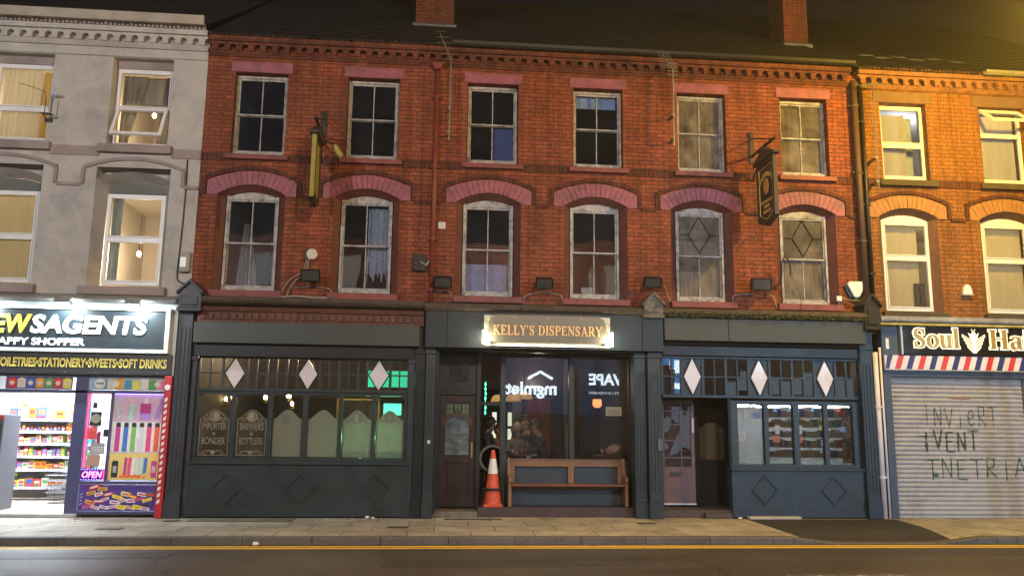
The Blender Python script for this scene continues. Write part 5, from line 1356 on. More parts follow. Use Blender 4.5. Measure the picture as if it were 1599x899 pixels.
flood(.03, -.22, 3.93, 'black floodlight by the red pipe', g); flood(1.77, -.25, 3.95, 'black floodlight between the two plain middle windows', g); flood(3.68, -.22, 4.02, 'black floodlight over the peeling console', g)
flood(-2.18, -.25, 3.97, 'large sooty floodlight under the round white alarm', g, mat('sooty_metal', (.02, .018, .017), .8, bump=.4), 1.05, .3)
flood(5.62, -.25, 4.02, 'wide rusty floodlight beside the diamond leaded windows', g, mat('rusty_metal', (.05, .03, .02), .85, var=.5, bump=.5), 1.15, .25)
def wire(pts, label, r=.009, m=None, group='loose cables on the pub wall', n=5):
    """smooth cable through the points"""
    out = []; P = [Vector(p) for p in pts]; P = [P[0]] + P + [P[-1]]
    for i in range(1, len(P)-2):
        for k in range(n):
            t_ = k/n; a, b_, c, d = P[i-1], P[i], P[i+1], P[i+2]
            out.append(.5*((2*b_) + (c-a)*t_ + (2*a-5*b_+4*c-d)*t_*t_ + (3*b_-a-3*c+d)*t_**3))
    out.append(P[-2])
    bb = MB(); bb.tube(out, r, 6)
    return tag(bb.build('cable', m or M_WIRE, smooth=True), label, 'cable', group)
M_WIRE = mat('grey_cable', (.30, .28, .25), .6, var=.3, scale=12, dirt=.4, dscale=6); M_WIREB = mat('black_cable', (.02, .02, .02), .5)
wire([(-.13, -.02, 3.62), (-.10, -.02, 3.76), (.03, -.03, 3.80), (.15, -.02, 3.78), (.19, -.02, 3.66)], 'pale cable looped under the floodlight by the red pipe')
wire([(1.43, -.04, 3.6), (1.46, -.03, 3.72), (1.62, -.03, 3.79), (1.77, -.04, 3.82), (1.95, -.03, 3.80), (2.10, -.03, 3.76), (2.13, -.04, 3.6)], 'pale cable arched over the name sign ledge')
wire([(-2.70, -.04, 3.58), (-2.68, -.04, 3.72), (-2.56, -.05, 3.92), (-2.36, -.06, 4.06), (-2.30, -.05, 4.28)], 'outer of the two cables curling down from the round alarm', .011)
wire([(-2.60, -.04, 3.58), (-2.58, -.04, 3.72), (-2.46, -.05, 3.92), (-2.31, -.06, 4.02), (-2.27, -.05, 4.28)], 'inner of the two cables curling down from the round alarm', .011)
wire([(-2.45, -.04, 3.79), (-2.1, -.045, 3.80), (-1.88, -.05, 3.76), (-1.86, -.06, 3.60)], 'cable sagging under the sooty floodlight')
wire([(-2.72, -.06, 3.61), (-2.4, -.08, 3.63), (-2.1, -.07, 3.61), (-1.88, -.07, 3.62)], 'bundle of old cable lying on the left ledge', .018)
wire([(3.95, -.05, 4.0), (4.05, -.05, 3.72), (4.3, -.06, 3.64), (5.15, -.06, 3.62), (5.2, -.05, 3.83), (5.55, -.06, 3.87), (5.9, -.05, 3.86), (6.0, -.05, 3.62)], 'long cable running along the right ledge')
wire([(5.55, -.05, 3.86), (5.57, -.08, 3.92), (5.60, -.1, 3.98)], 'short cable under the rusty floodlight')
wire([(5.55, -.10, 3.92), (5.90, -.16, 3.98), (6.02, -.22, 4.12), (6.04, -.25, 4.42), (6.1, -.26, 4.52), (6.18, -.25, 4.42), (6.2, -.22, 4.2)], 'tangled black cable hanging by the last pub window', .016, M_WIREB)
wire([(6.2, -.2, 4.22), (6.34, -.12, 4.05), (6.42, -.1, 3.8), (6.42, -.12, 3.58)], 'thin rusty wire dangling in front of the last pub window', .006, mat('rust_wire', (.16, .08, .05), .7))
wire([(5.15, -.05, 4.42), (5.45, -.05, 4.85), (5.6, -.06, 4.92), (5.95, -.12, 4.70)], 'taut wire fanning from the wall below the hanging sign', .006, M_WIREB)
b = MB()
for k in range(9):
    x = 1.50+.07*k; b.tube([(x, -.03, 3.61), (x, -.03, 3.70+.03*math.sin(k*1.7))], .005, 5)
b.tube([(1.48, -.03, 3.70), (2.08, -.03, 3.70)], .005, 5)
tag(b.build('spike_strip', mat('rusty_spikes', (.14, .09, .07), .8)), 'rusty anti-bird spikes over the name sign', 'spikes', 'anti-bird spikes')
def box_thing(name, label, cat, parts, org_, group=None):
    t = empty(name, org_, label, cat, group)
    for nm, m, q in parts: slab(nm, m, *q, bev=.008, parent=t)
    return t
t = empty('alarm_box', (-2.24, 0, 4.36), 'round white alarm box on a dark plate between the left windows', 'alarm')
b = MB(); b.lathe((-2.22, -.07, 4.37), [(.085, 0), (.10, .02), (.10, .069)], 10, 'y'); b.build('cover', mat('weathered_white_plastic', (.6, .56, .48), .5, dirt=.3, dscale=8), t, bevel=.01)
slab('plate', M_BLACK, (-2.34, -2.31, -.06, -.001, 4.26, 4.46), parent=t)
t = empty('alarm_box', (-.38, 0, 4.28), 'square black junction box with a broken cover beside the red pipe', 'alarm box')
b = MB(); b.prism([(-.50, 4.14), (-.27, 4.12), (-.24, 4.30), (-.28, 4.42), (-.49, 4.44)], -.08, -.001); b.build('cover', mat('charred_box', (.03, .026, .024), .7, var=.5, scale=14, bump=.5), t, bevel=.01)
b = MB(); b.tube([(-.36, -.08, 4.28), (-.26, -.11, 4.22), (-.22, -.08, 4.30)], .02); b.build('cable_stub', mat('grey_cable', (.3, .28, .25)), t)
t = empty('wall_vent', (0, 0, 4.95), 'small white wall vent right of the red pipe', 'vent')
slab('frame', M_UPVC, (-.07, .05, -.02, -.001, 4.90, 5.02), parent=t); b = MB()
for k in range(4): b.box(-.055, .035, -.024, -.0205, 4.915+.026*k, 4.928+.026*k)
b.build('grille', mat('vent_grey', (.3, .3, .3), .5), t)
t = empty('alarm_box', (7.49, 0, 3.9), 'white shield shaped alarm box with a green tip above the black console', 'alarm')
b = MB(); b.prism([(7.32, 4.10), (7.38, 4.15), (7.60, 4.15), (7.66, 4.10), (7.56, 3.90), (7.53, 3.86), (7.45, 3.86), (7.42, 3.90)], -.09, -.001); b.build('cover', M_UPVC, t, bevel=.012)
b = MB(); b.prism([(7.28, 4.06), (7.34, 4.11), (7.64, 4.11), (7.70, 4.06), (7.60, 3.86), (7.38, 3.86)], -.045, -.001); b.build('back_plate', M_BLACK, t)
text('Ridgeway', 'lettering', mat('grey_print', (.2, .18, .14)), t, 7.40, 7.58, 4.055, 4.095, -.091, .002, .0) if False else None
b = MB(); b.prism([(7.46, 3.83), (7.52, 3.83), (7.53, 3.86), (7.45, 3.86)], -.07, -.02); b.build('green_lens', mat('green_lens', (.02, .2, .06), .3), t)
slab('junction_box', M_UPVC, (7.13, 7.22, -.05, -.001, 3.79, 3.88), parent=t)
b = MB(); b.tube([(7.22, -.04, 3.83), (7.4, -.09, 3.80), (7.6, -.09, 3.80), (7.68, -.05, 3.86)], .008); b.tube([(7.17, -.03, 3.79), (7.17, -.03, 3.62)], .008); b.build('cable_stub', mat('grey_cable', (.3, .28, .25)), t)
# aerials
M_ALU = mat('dull_aluminium', (.26, .26, .26), .5, metal=.8, var=.2)
def aerial(x, y, z0, z1, boom, n, label):
    t = empty('tv_aerial', (x, 0, z0), label, 'aerial', 'television aerials on the eaves')
    bb = MB(); bb.tube([(x, y, z0), (x+.01, y, z1)], .013, 6)
    for z in (z0+.15, z0+.6): bb.box(x-.03, x+.03, y, -.001, z-.012, z+.012)
    bb.build('mast', M_ALU, t)
    bb = MB(); a, c = Vector(boom[0]), Vector(boom[1]); bb.tube([a, c], .010, 6)
    for k in range(n):
        p = a.lerp(c, k/(n-1)); L_ = .10+.08*k/n; bb.tube([p-Vector((L_, .06, 0)), p+Vector((L_, -.06, 0))], .005, 5)
    bb.build('boom', M_ALU, t)
    if n > 6:
        bb = MB(); e = c + Vector((0, 0, .02))
        for k in range(4): bb.box(c.x-.02, c.x+.16, c.y-.01, c.y+.01, c.z-.12+.075*k, c.z-.105+.075*k)
        bb.build('reflector', M_ALU, t)
aerial(.07, -.24, 6.45, 7.98, ((-.13, -.7, 8.22), (.08, -.24, 7.93)), 6, 'thin aerial mast by the red pipe')
aerial(4.12, -.26, 6.5, 7.98, ((3.86, -.55, 8.12), (4.06, -.24, 7.98)), 9, 'aerial with a grid reflector over the fifth upper window')
aerial(7.95, -.24, 5.85, 7.84, ((7.66, -.3, 7.8), (8.08, -.3, 7.86)), 4, 'tall aerial mast beside the black corner pipe')
# drainpipes
def pipe(pts, r, m, label, hopper=None, group='drainpipes on the terrace', clips=()):
    t = empty('drainpipe', (pts[-1][0], 0, pts[-1][2]), label, 'drainpipe', group)
    bb = MB(); bb.tube(pts, r, 12); bb.build('pipe', m, t, smooth=True)
    if hopper: bb = MB(); x, z = hopper; bb.prism([(x-.05, z-.12), (x+.05, z-.12), (x+.1, z), (x-.1, z)], -.16, -.02); bb.build('hopper', m, t, bevel=.006)
    if clips:
        bb = MB()
        for z in clips: bb.lathe((pts[0][0], pts[0][1], z), [(r+.012, -.02), (r+.012, .02)], 12); bb.box(pts[0][0]-r-.035, pts[0][0]+r+.035, pts[0][1]+.0, -.001, z-.015, z+.015)
        bb.build('clip', m, t)
    return t
M_PIPER = mat('red_painted_iron', (.20, .045, .035), .5, var=.25, scale=8, dirt=.35, dscale=3); M_PIPEB = mat('brown_painted_pipe', (.10, .055, .04), .6, var=.3, dirt=.4, dscale=3)
pipe([(-.16, -.07, 7.80), (-.16, -.07, 3.55)], .043, M_PIPER, 'red painted iron drainpipe between the left and middle bays', (-.16, 7.93), clips=(7.3, 6.0, 4.7, 3.8))
pipe([(7.66, -.08, 8.0), (7.66, -.08, 3.75)], .06, M_PIPEB, 'wide brown pipe at the right corner of the pub', clips=(7.5, 6.2, 4.9))
pipe([(7.80, -.07, 8.05), (7.80, -.07, 3.6)], .036, M_BLACK, 'black drainpipe beside the wide brown pipe', clips=(7.2, 5.6, 4.3))
M_PVC = mat('white_plastic_pipe', (.70, .68, .74), .35, var=.06, dirt=.15, dscale=4)
pipe([(7.69, -.20, 2.86), (7.69, -.20, .01)], .045, M_PVC, 'thick white plastic pipe left of the shutter', clips=(1.9, .7)); pipe([(7.80, -.17, 2.95), (7.80, -.17, .01)], .022, M_PVC, 'thin white plastic pipe beside the thick one')

# ---------------------------------------------------------------- the white house with the newsagent
news = empty('newsagent_building', (-8, 0, 0), 'pale rendered house with lit rooms above a bright newsagent shop', 'building')
NX0, NX1 = -12.5, -4.205
UW, LW = [-9.4, -7.31, -5.30], [-9.5, -7.40, -5.30]
holes = [(c-.51, c+.51, 6.2, 7.80) for c in UW] + [(c-.612, c+.612, 3.72, 5.80) for c in LW]
b = MB(); wall_holes(b, NX0, NX1, 3.42, 8.3, holes); b.build('wall', M_RENDER, news)
b = MB(); b.box(NX0, NX1, -.03, -.001, 7.81, 7.97)
b.build('render_band', M_RENDER, news, bevel=.01)
b = MB()
edges = [NX0] + [q for c in UW for q in (c-.6, c+.6)] + [NX1]
for a, c in zip(edges[::2], edges[1::2]): b.box(a, c, -.022, .01, 5.99, 6.16)
xs_ = []
for c in LW:
    b.strip(arc(.80, 5.93, .17, 12, c), arc(.855, 5.985, .18, 12, c), -.035, .01)
    for s in (-1, 1): b.box(c+s*.80, c+s*.855, -.034, .01, 5.49, 5.775)
    xs_ += [c-.855, c+.855]
xs_ = [NX0] + xs_ + [NX1]
for a, c in zip(xs_[::2], xs_[1::2]): b.box(a, c, -.033, .01, 5.45, 5.505)
b.build('string_course', M_RTRIM, news)
cornice(news, NX0, NX1-.0, .07, M_RENDER, M_RTRIM)
b = MB(); b.prismx([(-.26, 8.37), (-.28, 8.42), (-.28, 8.53), (-.24, 8.53), (-.22, 8.42), (.0, 8.37)], NX0, -8.6); b.prismx([(-.26, 8.37), (-.28, 8.42), (-.28, 8.53), (-.24, 8.53), (-.22, 8.42), (.0, 8.37)], -8.595, -5.78); b.prismx([(-.26, 8.37), (-.28, 8.42), (-.28, 8.53), (-.24, 8.53), (-.22, 8.42), (.0, 8.37)], -5.775, NX1-.05)
b.build('gutter_board', mat('pale_gutter_stone', (.38, .34, .28), .8, dirt=.4, dscale=3), news)
b = MB()
for k in range(36):
    t0, t1 = k/36, (k+1)/36
    ya, za = -.15 + 7.15*t0, 8.42 + 4.70*t0; yb, zb = -.15 + 7.15*t1, 8.42 + 4.70*t1
    b.add([(NX0, ya, za), (NX1, ya, za), (NX1, yb, zb-.012), (NX0, yb, zb-.012), (NX0, ya, za-.02), (NX1, ya, za-.02)], [(0, 1, 2, 3), (4, 5, 1, 0)])
b.add([(NX0, 7.0, 13.115), (NX1, 7.0, 13.115), (NX1, 13.5, 8.5), (NX0, 13.5, 8.5)], [(0, 1, 2, 3)])
b.build('roof', M_SLATE, news)
M_CREAM = mat('cream_room_wall', (.60, .52, .42), .8, var=.06)
b = MB()
b.box(NX0, NX1, 3.4, 3.55, 3.2, 8.4); b.box(NX0, NX1, .301, 3.39, 5.78, 5.95); b.box(NX0, NX1, .301, 3.39, 8.15, 8.3); b.box(NX0, NX1, .301, 3.39, 3.35, 3.5)
for x in (-8.4, -6.35, NX1-.12): b.box(x, x+.1, .301, 3.39, 3.5, 8.3)
b.build('inner_wall', M_CREAM, news)
for c in LW: bb = MB(); reveal(bb, c, 3.72, hf=.61, hb=.49, zi=5.73, di=.13, zb=5.62, db=.08, y1=.25, ztop=5.81); bb.build('window_reveal', M_RENDER, news, fix=False)
for c in UW: bb = MB(); bb.box(c-.50, c+.50, .15, .28, 7.66, 7.805); bb.build('window_head', M_RTRIM, news)
for c in UW: sill(news, c, 6.05, 6.22, .61, M_RTRIM, .10)
for c in LW: sill(news, c, 3.58, 3.75, .70, M_RTRIM, .10)
def casement(parent, cx, z0, z1, hw, y, gm, zsplit, label=None, skip=None, fm=None, arched=False, crown=0, cdrop=0, headm=None):
    fm = fm or M_UPVC; f = .042; bb = MB(); x0, x1 = cx-hw, cx+hw
    bb.box(x0, x0+f, y, y+.07, z0, z1); bb.box(x1-f, x1, y, y+.07, z0, z1); bb.box(x0+f, x1-f, y, y+.07, z0, z0+.06); bb.box(x0+f, x1-f, y, y+.07, z1-.06, z1); bb.box(x0+f, x1-f, y+.002, y+.068, zsplit-.035, zsplit+.035)
    hp = [(x0, z1+.001), (x1, z1+.001)] + list(reversed(arc(hw, crown, cdrop, 12, cx)))
    if arched and not headm: bb.prism(hp, y+.005, y+.065)
    w = bb.build('casement_window', fm, parent, bevel=.006)
    if arched and headm: bb = MB(); bb.prism(hp, y-.02, y+.05); bb.build('head_shadow_infill', headm, w)
    if label: w['label'] = label
    for k, (za, zb) in enumerate(((z0+.06, zsplit-.035), (zsplit+.035, z1-.06))):
        if skip == k: continue
        bb = MB(); i = .024
        for q in ((x0+f, x0+f+i, za, zb), (x1-f-i, x1-f, za, zb), (x0+f+i, x1-f-i, za, za+i), (x0+f+i, x1-f-i, zb-i, zb)): bb.box(q[0]+.001, q[1]-.001, y-.012, y+.03, q[2]+.001, q[3]-.001)
        bb.build('sash', fm, w, bevel=.004)
        bb = MB(); bb.quad((x0+f, y+.02, za), (x1-f, y+.02, za), (x1-f, y+.02, zb), (x0+f, y+.02, zb)); bb.build('pane', gm, w)
    return w
def open_sash(w, cx, hw, ztop, h, y, ang, gm, fm=None):
    """top hung sash swung out towards the street"""
    fm = fm or M_UPVC; bb = MB(); i = .055; x0, x1 = cx-hw+.05, cx+hw-.05
    for q in ((x0, x0+i, -h, 0), (x1-i, x1, -h, 0), (x0+i, x1-i, -h, -h+i), (x0+i, x1-i, -i, 0)): bb.box(q[0], q[1], -.03, .02, q[2], q[3])
    M = Matrix.Translation((0, y, ztop)) @ Matrix.Rotation(-ang, 4, 'X'); bb.rot(0, M); o = bb.build('open_sash', fm, w, bevel=.004)
    bb = MB(); bb.quad((x0+i, 0, -h+i), (x1-i, 0, -h+i), (x1-i, 0, -i), (x0+i, 0, -i)); bb.rot(0, M); bb.build('pane', gm, w)
M_BLINDW = cloth('cream_vertical_blind', (.62, .55, .40), .45, var=.06)
M_BLINDG = cloth('grey_white_blind', (.50, .48, .44), .4, var=.10, scale=10)
def vblind(w, x0, x1, z0, z1, y, m, gap=.0):
    bb = MB(); x = x0; k = 0
    while x < x1 - .02:
        a = random.uniform(-.012, .012)
        bb.quad((x, y+.012+a, z0), (min(x+.088, x1), y-.012+a, z0), (min(x+.088, x1), y-.012+a, z1), (x, y+.012+a, z1)); x += .082
    return bb.build('blind', m, w)
M_GLASSW = glass('white_house_glass', tint=(.92, .92, .9), dust=.02)
for i, c in enumerate(UW):
    if i == 0: casement(news, c, 6.24, 7.66, .49, .17, M_GLASSW, 6.85)
    elif i == 1:
        w = casement(news, c, 6.24, 7.66, .49, .17, M_GLASSW, 6.85); vblind(w, c-.43, c+.22, 6.3, 7.6, .3, M_BLINDW)
        bb = MB(); curtain(bb, c+.2, c+.42, 6.3, 7.6, .36, .02, .07); bb.build('curtain', cloth('ochre_curtain', (.48, .34, .12), .5), w)
    else:
        w = casement(news, c, 6.24, 7.66, .48, .17, M_GLASSW, 6.92, skip=0, label='window with its lower sash pushed open'); open_sash(w, c, .48, 6.92, .62, .15, math.radians(24), M_GLASSW)
        bb = MB(); curtain(bb, c-.42, c-.12, 6.3, 7.6, .34, .02, .07, taper=lambda t, c=c: (c-.44, c-.02-.28*t)); curtain(bb, c+.06, c+.42, 6.3, 7.6, .33, .02, .07, taper=lambda t, c=c: (c+.20+.1*(1-t), c+.43))
        bb.box(c-.42, c+.42, .4, .41, 7.1, 7.6); bb.build('curtain', cloth('torn_grey_curtain', (.42, .38, .32), .45), w)
for i, c in enumerate(LW):
    w = casement(news, c, 3.80, 5.40, .485, .26, M_GLASSW, 4.60, arched=True, crown=5.615, cdrop=.078, headm=mat('painted_head_shadow', (.13, .14, .13), .7, dirt=.3))  # infill above the frame carries the arch's greenish shadow in its colour
    if i == 1: bb = MB(); bb.box(c-.42, c+.43, .33, .336, 3.87, 5.46); bb.build('blind', cloth('yellow_roller_blind', (.74, .66, .44), .5, var=.05), w)
    if i == 2: bb = MB(); curtain(bb, c-.43, c-.26, 3.87, 5.46, .36, .015, .06); bb.build('curtain', cloth('blue_grey_curtain', (.2, .24, .26), .3), w)
def bulb(x, y, z, p, c, label, s=30):
    t = empty('ceiling_bulb', (x, y, z), label, 'lamp', 'bare bulbs in the white house')
    bb = MB(); bb.lathe((x, y, z), [(.012, .05), (.035, .02), (.04, -.01), (.02, -.045)], 14); bb.build('bulb', emit('bare_bulb', (1, .72, .36), s), t, smooth=True)
    bb = MB(); bb.tube([(x, y, z+.05), (x, y, z+.75)], .006, 6); bb.build('flex', M_BLACK, t)
    point_lamp('lamp_glow', (x, y-.02, z-.1), p, c, .05, t)
bulb(-5.68, 1.6, 4.62, 85, (1, .82, .56), 'bright bare bulb in the lower right room'); bulb(-5.62, 1.6, 7.36, 40, (1, .80, .52), 'bare bulb behind the torn curtain'); bulb(-7.35, 1.5, 7.3, 55, (1, .84, .58), 'bulb behind the vertical blind'); bulb(-7.5, 1.2, 5.25, 60, (1, .82, .48), 'bulb behind the yellow blind')
t = empty('wardrobe', (-5.0, 3.0, 3.5), 'brown wardrobe standing in the lit lower room', 'wardrobe'); slab('carcass', mat('brown_wood', (.16, .09, .05), .5), (-5.25, -4.75, 2.8, 3.35, 3.5, 4.75), parent=t); slab('door', mat('brown_wood', (.16, .09, .05), .5), (-5.24, -5.01, 2.77, 2.799, 3.6, 4.7), (-4.99, -4.76, 2.77, 2.799, 3.6, 4.7), parent=t)
# fittings on its wall
box_thing('meter_box', 'grey box with a white label by the edge of the pale wall', 'box', [('casing', mat('grey_plastic_box', (.26, .26, .26), .5, dirt=.3, dscale=6), [(-4.40, -4.23, -.09, -.001, 4.0, 4.34)]), ('label_plate', M_UPVC, [(-4.385, -4.29, -.094, -.0905, 4.08, 4.25)])], (-4.31, 0, 4.0))
wire([(-4.42, -.02, 5.97), (-4.41, -.02, 5.2), (-4.43, -.02, 4.3), (-4.44, -.02, 4.0), (-4.40, -.03, 3.84), (-4.22, -.03, 3.80)], 'black cable running down the edge of the pale wall', .011, M_WIREB)
t = empty('aerial_bracket', (-6.78, 0, 6.6), 'bent remains of an aerial bracket on the pale wall', 'aerial')
b = MB(); b.box(-6.85, -6.72, -.02, -.001, 6.55, 6.62); b.tube([(-6.80, -.02, 6.58), (-6.80, -.15, 6.62), (-6.80, -.15, 6.95)], .008); b.tube([(-6.70, -.15, 6.6), (-6.68, -.15, 7.02)], .007); b.tube([(-6.80, -.15, 6.95), (-6.82, -.15, 7.05), (-7.05, -.16, 7.12), (-7.25, -.16, 7.18)], .006); b.tube([(-6.84, -.14, 6.66), (-6.66, -.14, 6.64)], .016); b.build('bracket', M_BLACK, t)
b = MB(); b.box(-6.74, -6.60, -.16, -.145, 7.0, 7.045); b.build('plate', mat('bluish_plate', (.4, .42, .55), .4), t)
# shopfront of the newsagent
M_NFRAME = mat('violet_blue_frame', (.055, .06, .15), .35, var=.12, spec=.5); M_NDARK = mat('dark_sign_blue', (.022, .035, .042), .3, var=.1)
b = MB(); b.prismx([(-.40, 3.42), (-.42, 3.47), (.02, 3.60), (.02, 3.42)], NX0, -4.31); b.build('shop_ledge', mat('grey_ledge', (.30, .30, .30), .7, dirt=.5, dscale=3), news, bevel=.006)
b = MB(); b.box(NX0, -4.31, -.2, .15, 2.25, 3.419); b.build('fascia_core', mat('dull_aluminium_panel', (.42, .46, .46), .35, var=.1), news)
slab('window_frame', M_NFRAME, (-5.865, -5.67, -.1, .1, .05, 2.24), (-4.455, -4.42, -.1, .1, .05, 2.24), (NX0, -4.455, -.12, .1, 2.215, 2.245), (NX0, -4.455, -.1, .1, 1.955, 2.005), (-5.30, -5.265, -.09, .09, .53, 1.955), (-5.67, -4.456, -.1, .1, .515, .56), (-5.67, -4.456, -.1, .1, .05, .10), (-7.75, -7.6, -.1, .1, .05, 2.24), parent=news)
b = MB(); b.quad((-5.67, 0, .56), (-5.30, 0, .56), (-5.30, 0, 1.955), (-5.67, 0, 1.955)); b.quad((-5.265, 0, .56), (-4.455, 0, .56), (-4.455, 0, 1.955), (-5.265, 0, 1.955)); b.build('shop_pane', M_GLASSS, news)
slab('door_threshold', mat('pale_threshold', (.45, .45, .46), .5, dirt=.3), (-9, -5.66, -.13, .12, .004, .06), parent=news)
M_REDP = mat('red_post_paint', (.45, .02, .03), .4, dirt=.2)
b = MB(); b.box(-4.43, -4.315, -.24, -.05, .004, 2.245); post = b.build('striped_post', M_REDP, news, bevel=.01)
b = MB()
for k in range(17):
    z = .22 + .1*k; b.prism([(-4.405, z), (-4.36, z+.03), (-4.36, z+.085), (-4.405, z+.055)], -.243, -.238)
b.build('white_chevrons', M_UPVC, post)
b = MB(); b.lathe((-4.375, -.245, 2.06), [(.0, 0)] and [(.045, -.004), (.045, .004)], 18, 'y'); b.build('white_ring', M_UPVC, post)
# room of the shop
M_WHITEROOM = mat('white_shop_wall', (.74, .74, .74), .6, var=.04)
b = MB(); b.box(NX0, -4.35, 4.2, 4.3, .05, 2.9); b.box(-4.40, -4.34, .12, 4.2, .05, 2.9); b.box(NX0, -4.35, .12, 4.2, 2.62, 2.72); b.build('shop_wall', M_WHITEROOM, news)
b = MB(); b.box(NX0, -4.35, .1, 4.2, .01, .062); b.build('shop_floor', mat('pale_laminate', (.58, .48, .38), .4, var=.12, scale=3, stretch=(8, 1, 1)), news)
for k, (x, y) in enumerate(((-7.4, 1.2), (-7.4, 2.9), (-5.6, 1.6))):
    t = empty('ceiling_panel', (x, y, 2.58), ['white ceiling light just inside the shop door', 'white ceiling light at the back of the shop', 'white ceiling light over the window display'][k], 'ceiling light', 'ceiling lights in the newsagent')
    slab('housing', M_UPVC, (x-.62, x+.62, y-.32, y+.32, 2.595, 2.618), parent=t, bev=0); slab('diffuser', emit('shop_diffuser', (.80, .88, 1), 115), (x-.58, x+.58, y-.28, y+.28, 2.58, 2.594), parent=t, bev=0)
# shelves
def shelf_unit(x0, x1, y0, y1, tiers, label, zt):
    t = empty('shelf_unit', ((x0+x1)/2, (y0+y1)/2, .062), label, 'shelves', 'shelf units in the newsagent')
    slab('back_panel', M_WHITEROOM, (x0, x1, y1-.03, y1, .07, zt), parent=t, bev=0)
    for z in tiers: slab('shelf', mat('white_steel', (.72, .73, .74), .3), (x0, x1, y0, y1-.031, z-.03, z), (x0, x1, y0-.012, y0-.001, z-.035, z+.012), parent=t, bev=0)
    return t
T1 = [.30, .62, .86, 1.09, 1.31, 1.53]
shelf_unit(-8.0, -6.86, 2.1, 2.55, T1, 'long white shelves of packets facing the shop door', 2.1); shelf_unit(-6.80, -6.35, 1.9, 2.4, T1[1:], 'short white shelf unit at the door post', 2.0)
HUES = [(.6, .04, .04), (.7, .35, .03), (.05, .12, .5), (.65, .6, .5), (.1, .35, .1), (.5, .05, .25), (.75, .7, .1), (.3, .12, .05), (.05, .3, .45), (.72, .72, .7)]
HN = ['red', 'orange', 'blue', 'cream', 'green', 'crimson', 'yellow', 'brown', 'teal', 'white']
PAL = {0: [6, 4, 6, 7, 3, 4], 1: [1, 0, 1, 6, 0, 5], 2: [0, 3, 2, 5, 2, 9, 2], 3: [3, 9, 0, 6, 3, 2, 7], 4: [0, 7, 1, 0, 7, 3], 5: [9, 2, 9, 1, 9, 3]}
TN = ['bottom', 'second', 'third', 'fourth', 'fifth', 'top']
PK = {}
def packet(kind, c, w, h, d):
    key = (kind, c, w, h)
    if key in PK: return PK[key]
    bb = MB(); bb.cur = 0
    if kind == 'packet':
        bb.box(-w/2, w/2, -d/2, d/2, .001, h); bb.cur = 1; bb.box(-w*.36, w*.36, -d/2-.002, -d/2-.0003, h*.45, h*.8); bb.cur = 2; bb.box(-w*.4, w*.4, -d/2-.002, -d/2-.0003, h*.12, h*.3)
    else:
        r = w*.42; bb.lathe((0, 0, 0), [(r, .002), (r, h*.62), (r*.4, h*.82), (r*.4, h)], 10); bb.cur = 1; bb.lathe((0, 0, 0), [(r*1.02, h*.2), (r*1.02, h*.5)], 10)
    c2 = (c*3+4) % 10
    o = bb.build(kind, [mat('pack_'+HN[c], HUES[c], .4, var=.15, scale=30), mat('pack_'+HN[(c*7+3) % 10], HUES[(c*7+3) % 10], .4, var=.15, scale=30), mat('pack_'+HN[c2], HUES[c2], .4, var=.15, scale=30)])
    PK[key] = o
    return o
used = set()
def stock(kind, c, w, h, d, x, y, z, label, group):
    o = packet(kind, c, w, h, d)
    if o.name in used: o2 = o.copy(); col.objects.link(o2); o = o2
    used.add(o.name)
    o.location = (x, y, z); o.rotation_euler = (0, 0, random.uniform(-.08, .08))
    tag(o, label, kind, group)
for ti, z in enumerate(T1):
    x = -7.93; k = 0
    hgt = [.17, .15, .15, .14, .13, .2][ti]
    while x < -6.93:
        c = random.choice(PAL[ti]) if random.random() < .8 else random.randrange(10); w = [.13, .10, .075, .09, .06, .17][ti]*random.choice([1, 1, .8])
        kind = 'bottle' if ti == 4 else 'packet'
        stock(kind, c, round(w, 3), round(hgt*random.choice([1, .85, .7, 1.12]), 3), .12, x+w/2, 2.19, z+.001, '%s %s on the %s shelf facing the shop door' % (HN[c], kind, TN[ti]), '%s %ss on the %s long shelf' % (HN[c], kind, TN[ti]))
        if ti in (0, 2, 3, 5) and random.random() < .45:
            c2 = random.randrange(10)
            stock('packet', c2, .07, .055, .1, x+w/2, 2.19, z+.002+hgt*1.13, 'small %s packet lying on top of others, %s shelf facing the door' % (HN[c2], TN[ti]), 'small %s packets lying on the %s long shelf' % (HN[c2], TN[ti]))
        x += w + .012; k += 1
for ti, z in enumerate(T1[1:]):
    for k in range(4):
        c = random.choice([1, 4, 0, 8, 3, 6]); kind = 'bottle' if ti in (1, 4) else 'packet'
        stock(kind, c, .085, .17, .1, -6.74+.105*k, 2.0, z+.001, '%s %s on the %s shelf by the door post' % (HN[c], kind, TN[ti+1]), '%s %ss on the %s short shelf' % (HN[c], kind, TN[ti+1]))
t = empty('basket_stack', (-6.62, 1.55, .062), 'stack of grey wire shopping baskets on the shop floor', 'baskets')
for q in range(4):
    b = MB(); z = .08+.10*q
    for zz, e in ((z, .0), (z+.09, .02), (z+.18, .035)):
        P = [(-6.80-e, 1.42-e), (-6.46+e, 1.42-e), (-6.46+e, 1.68+e), (-6.80-e, 1.68+e)]
        for (xa, ya), (xb, yb) in zip(P, P[1:]+P[:1]): b.tube([(xa, ya, zz), (xb, yb, zz)], .006, 5)
    for xx in [-6.80+.057*i for i in range(7)]: b.tube([(xx, 1.42, z), (xx, 1.39, z+.18)], .004, 4); b.tube([(xx, 1.42, z), (xx, 1.68, z)], .004, 4)
    b.build('basket', mat('grey_wire', (.3, .3, .3), .4, metal=.5), t)
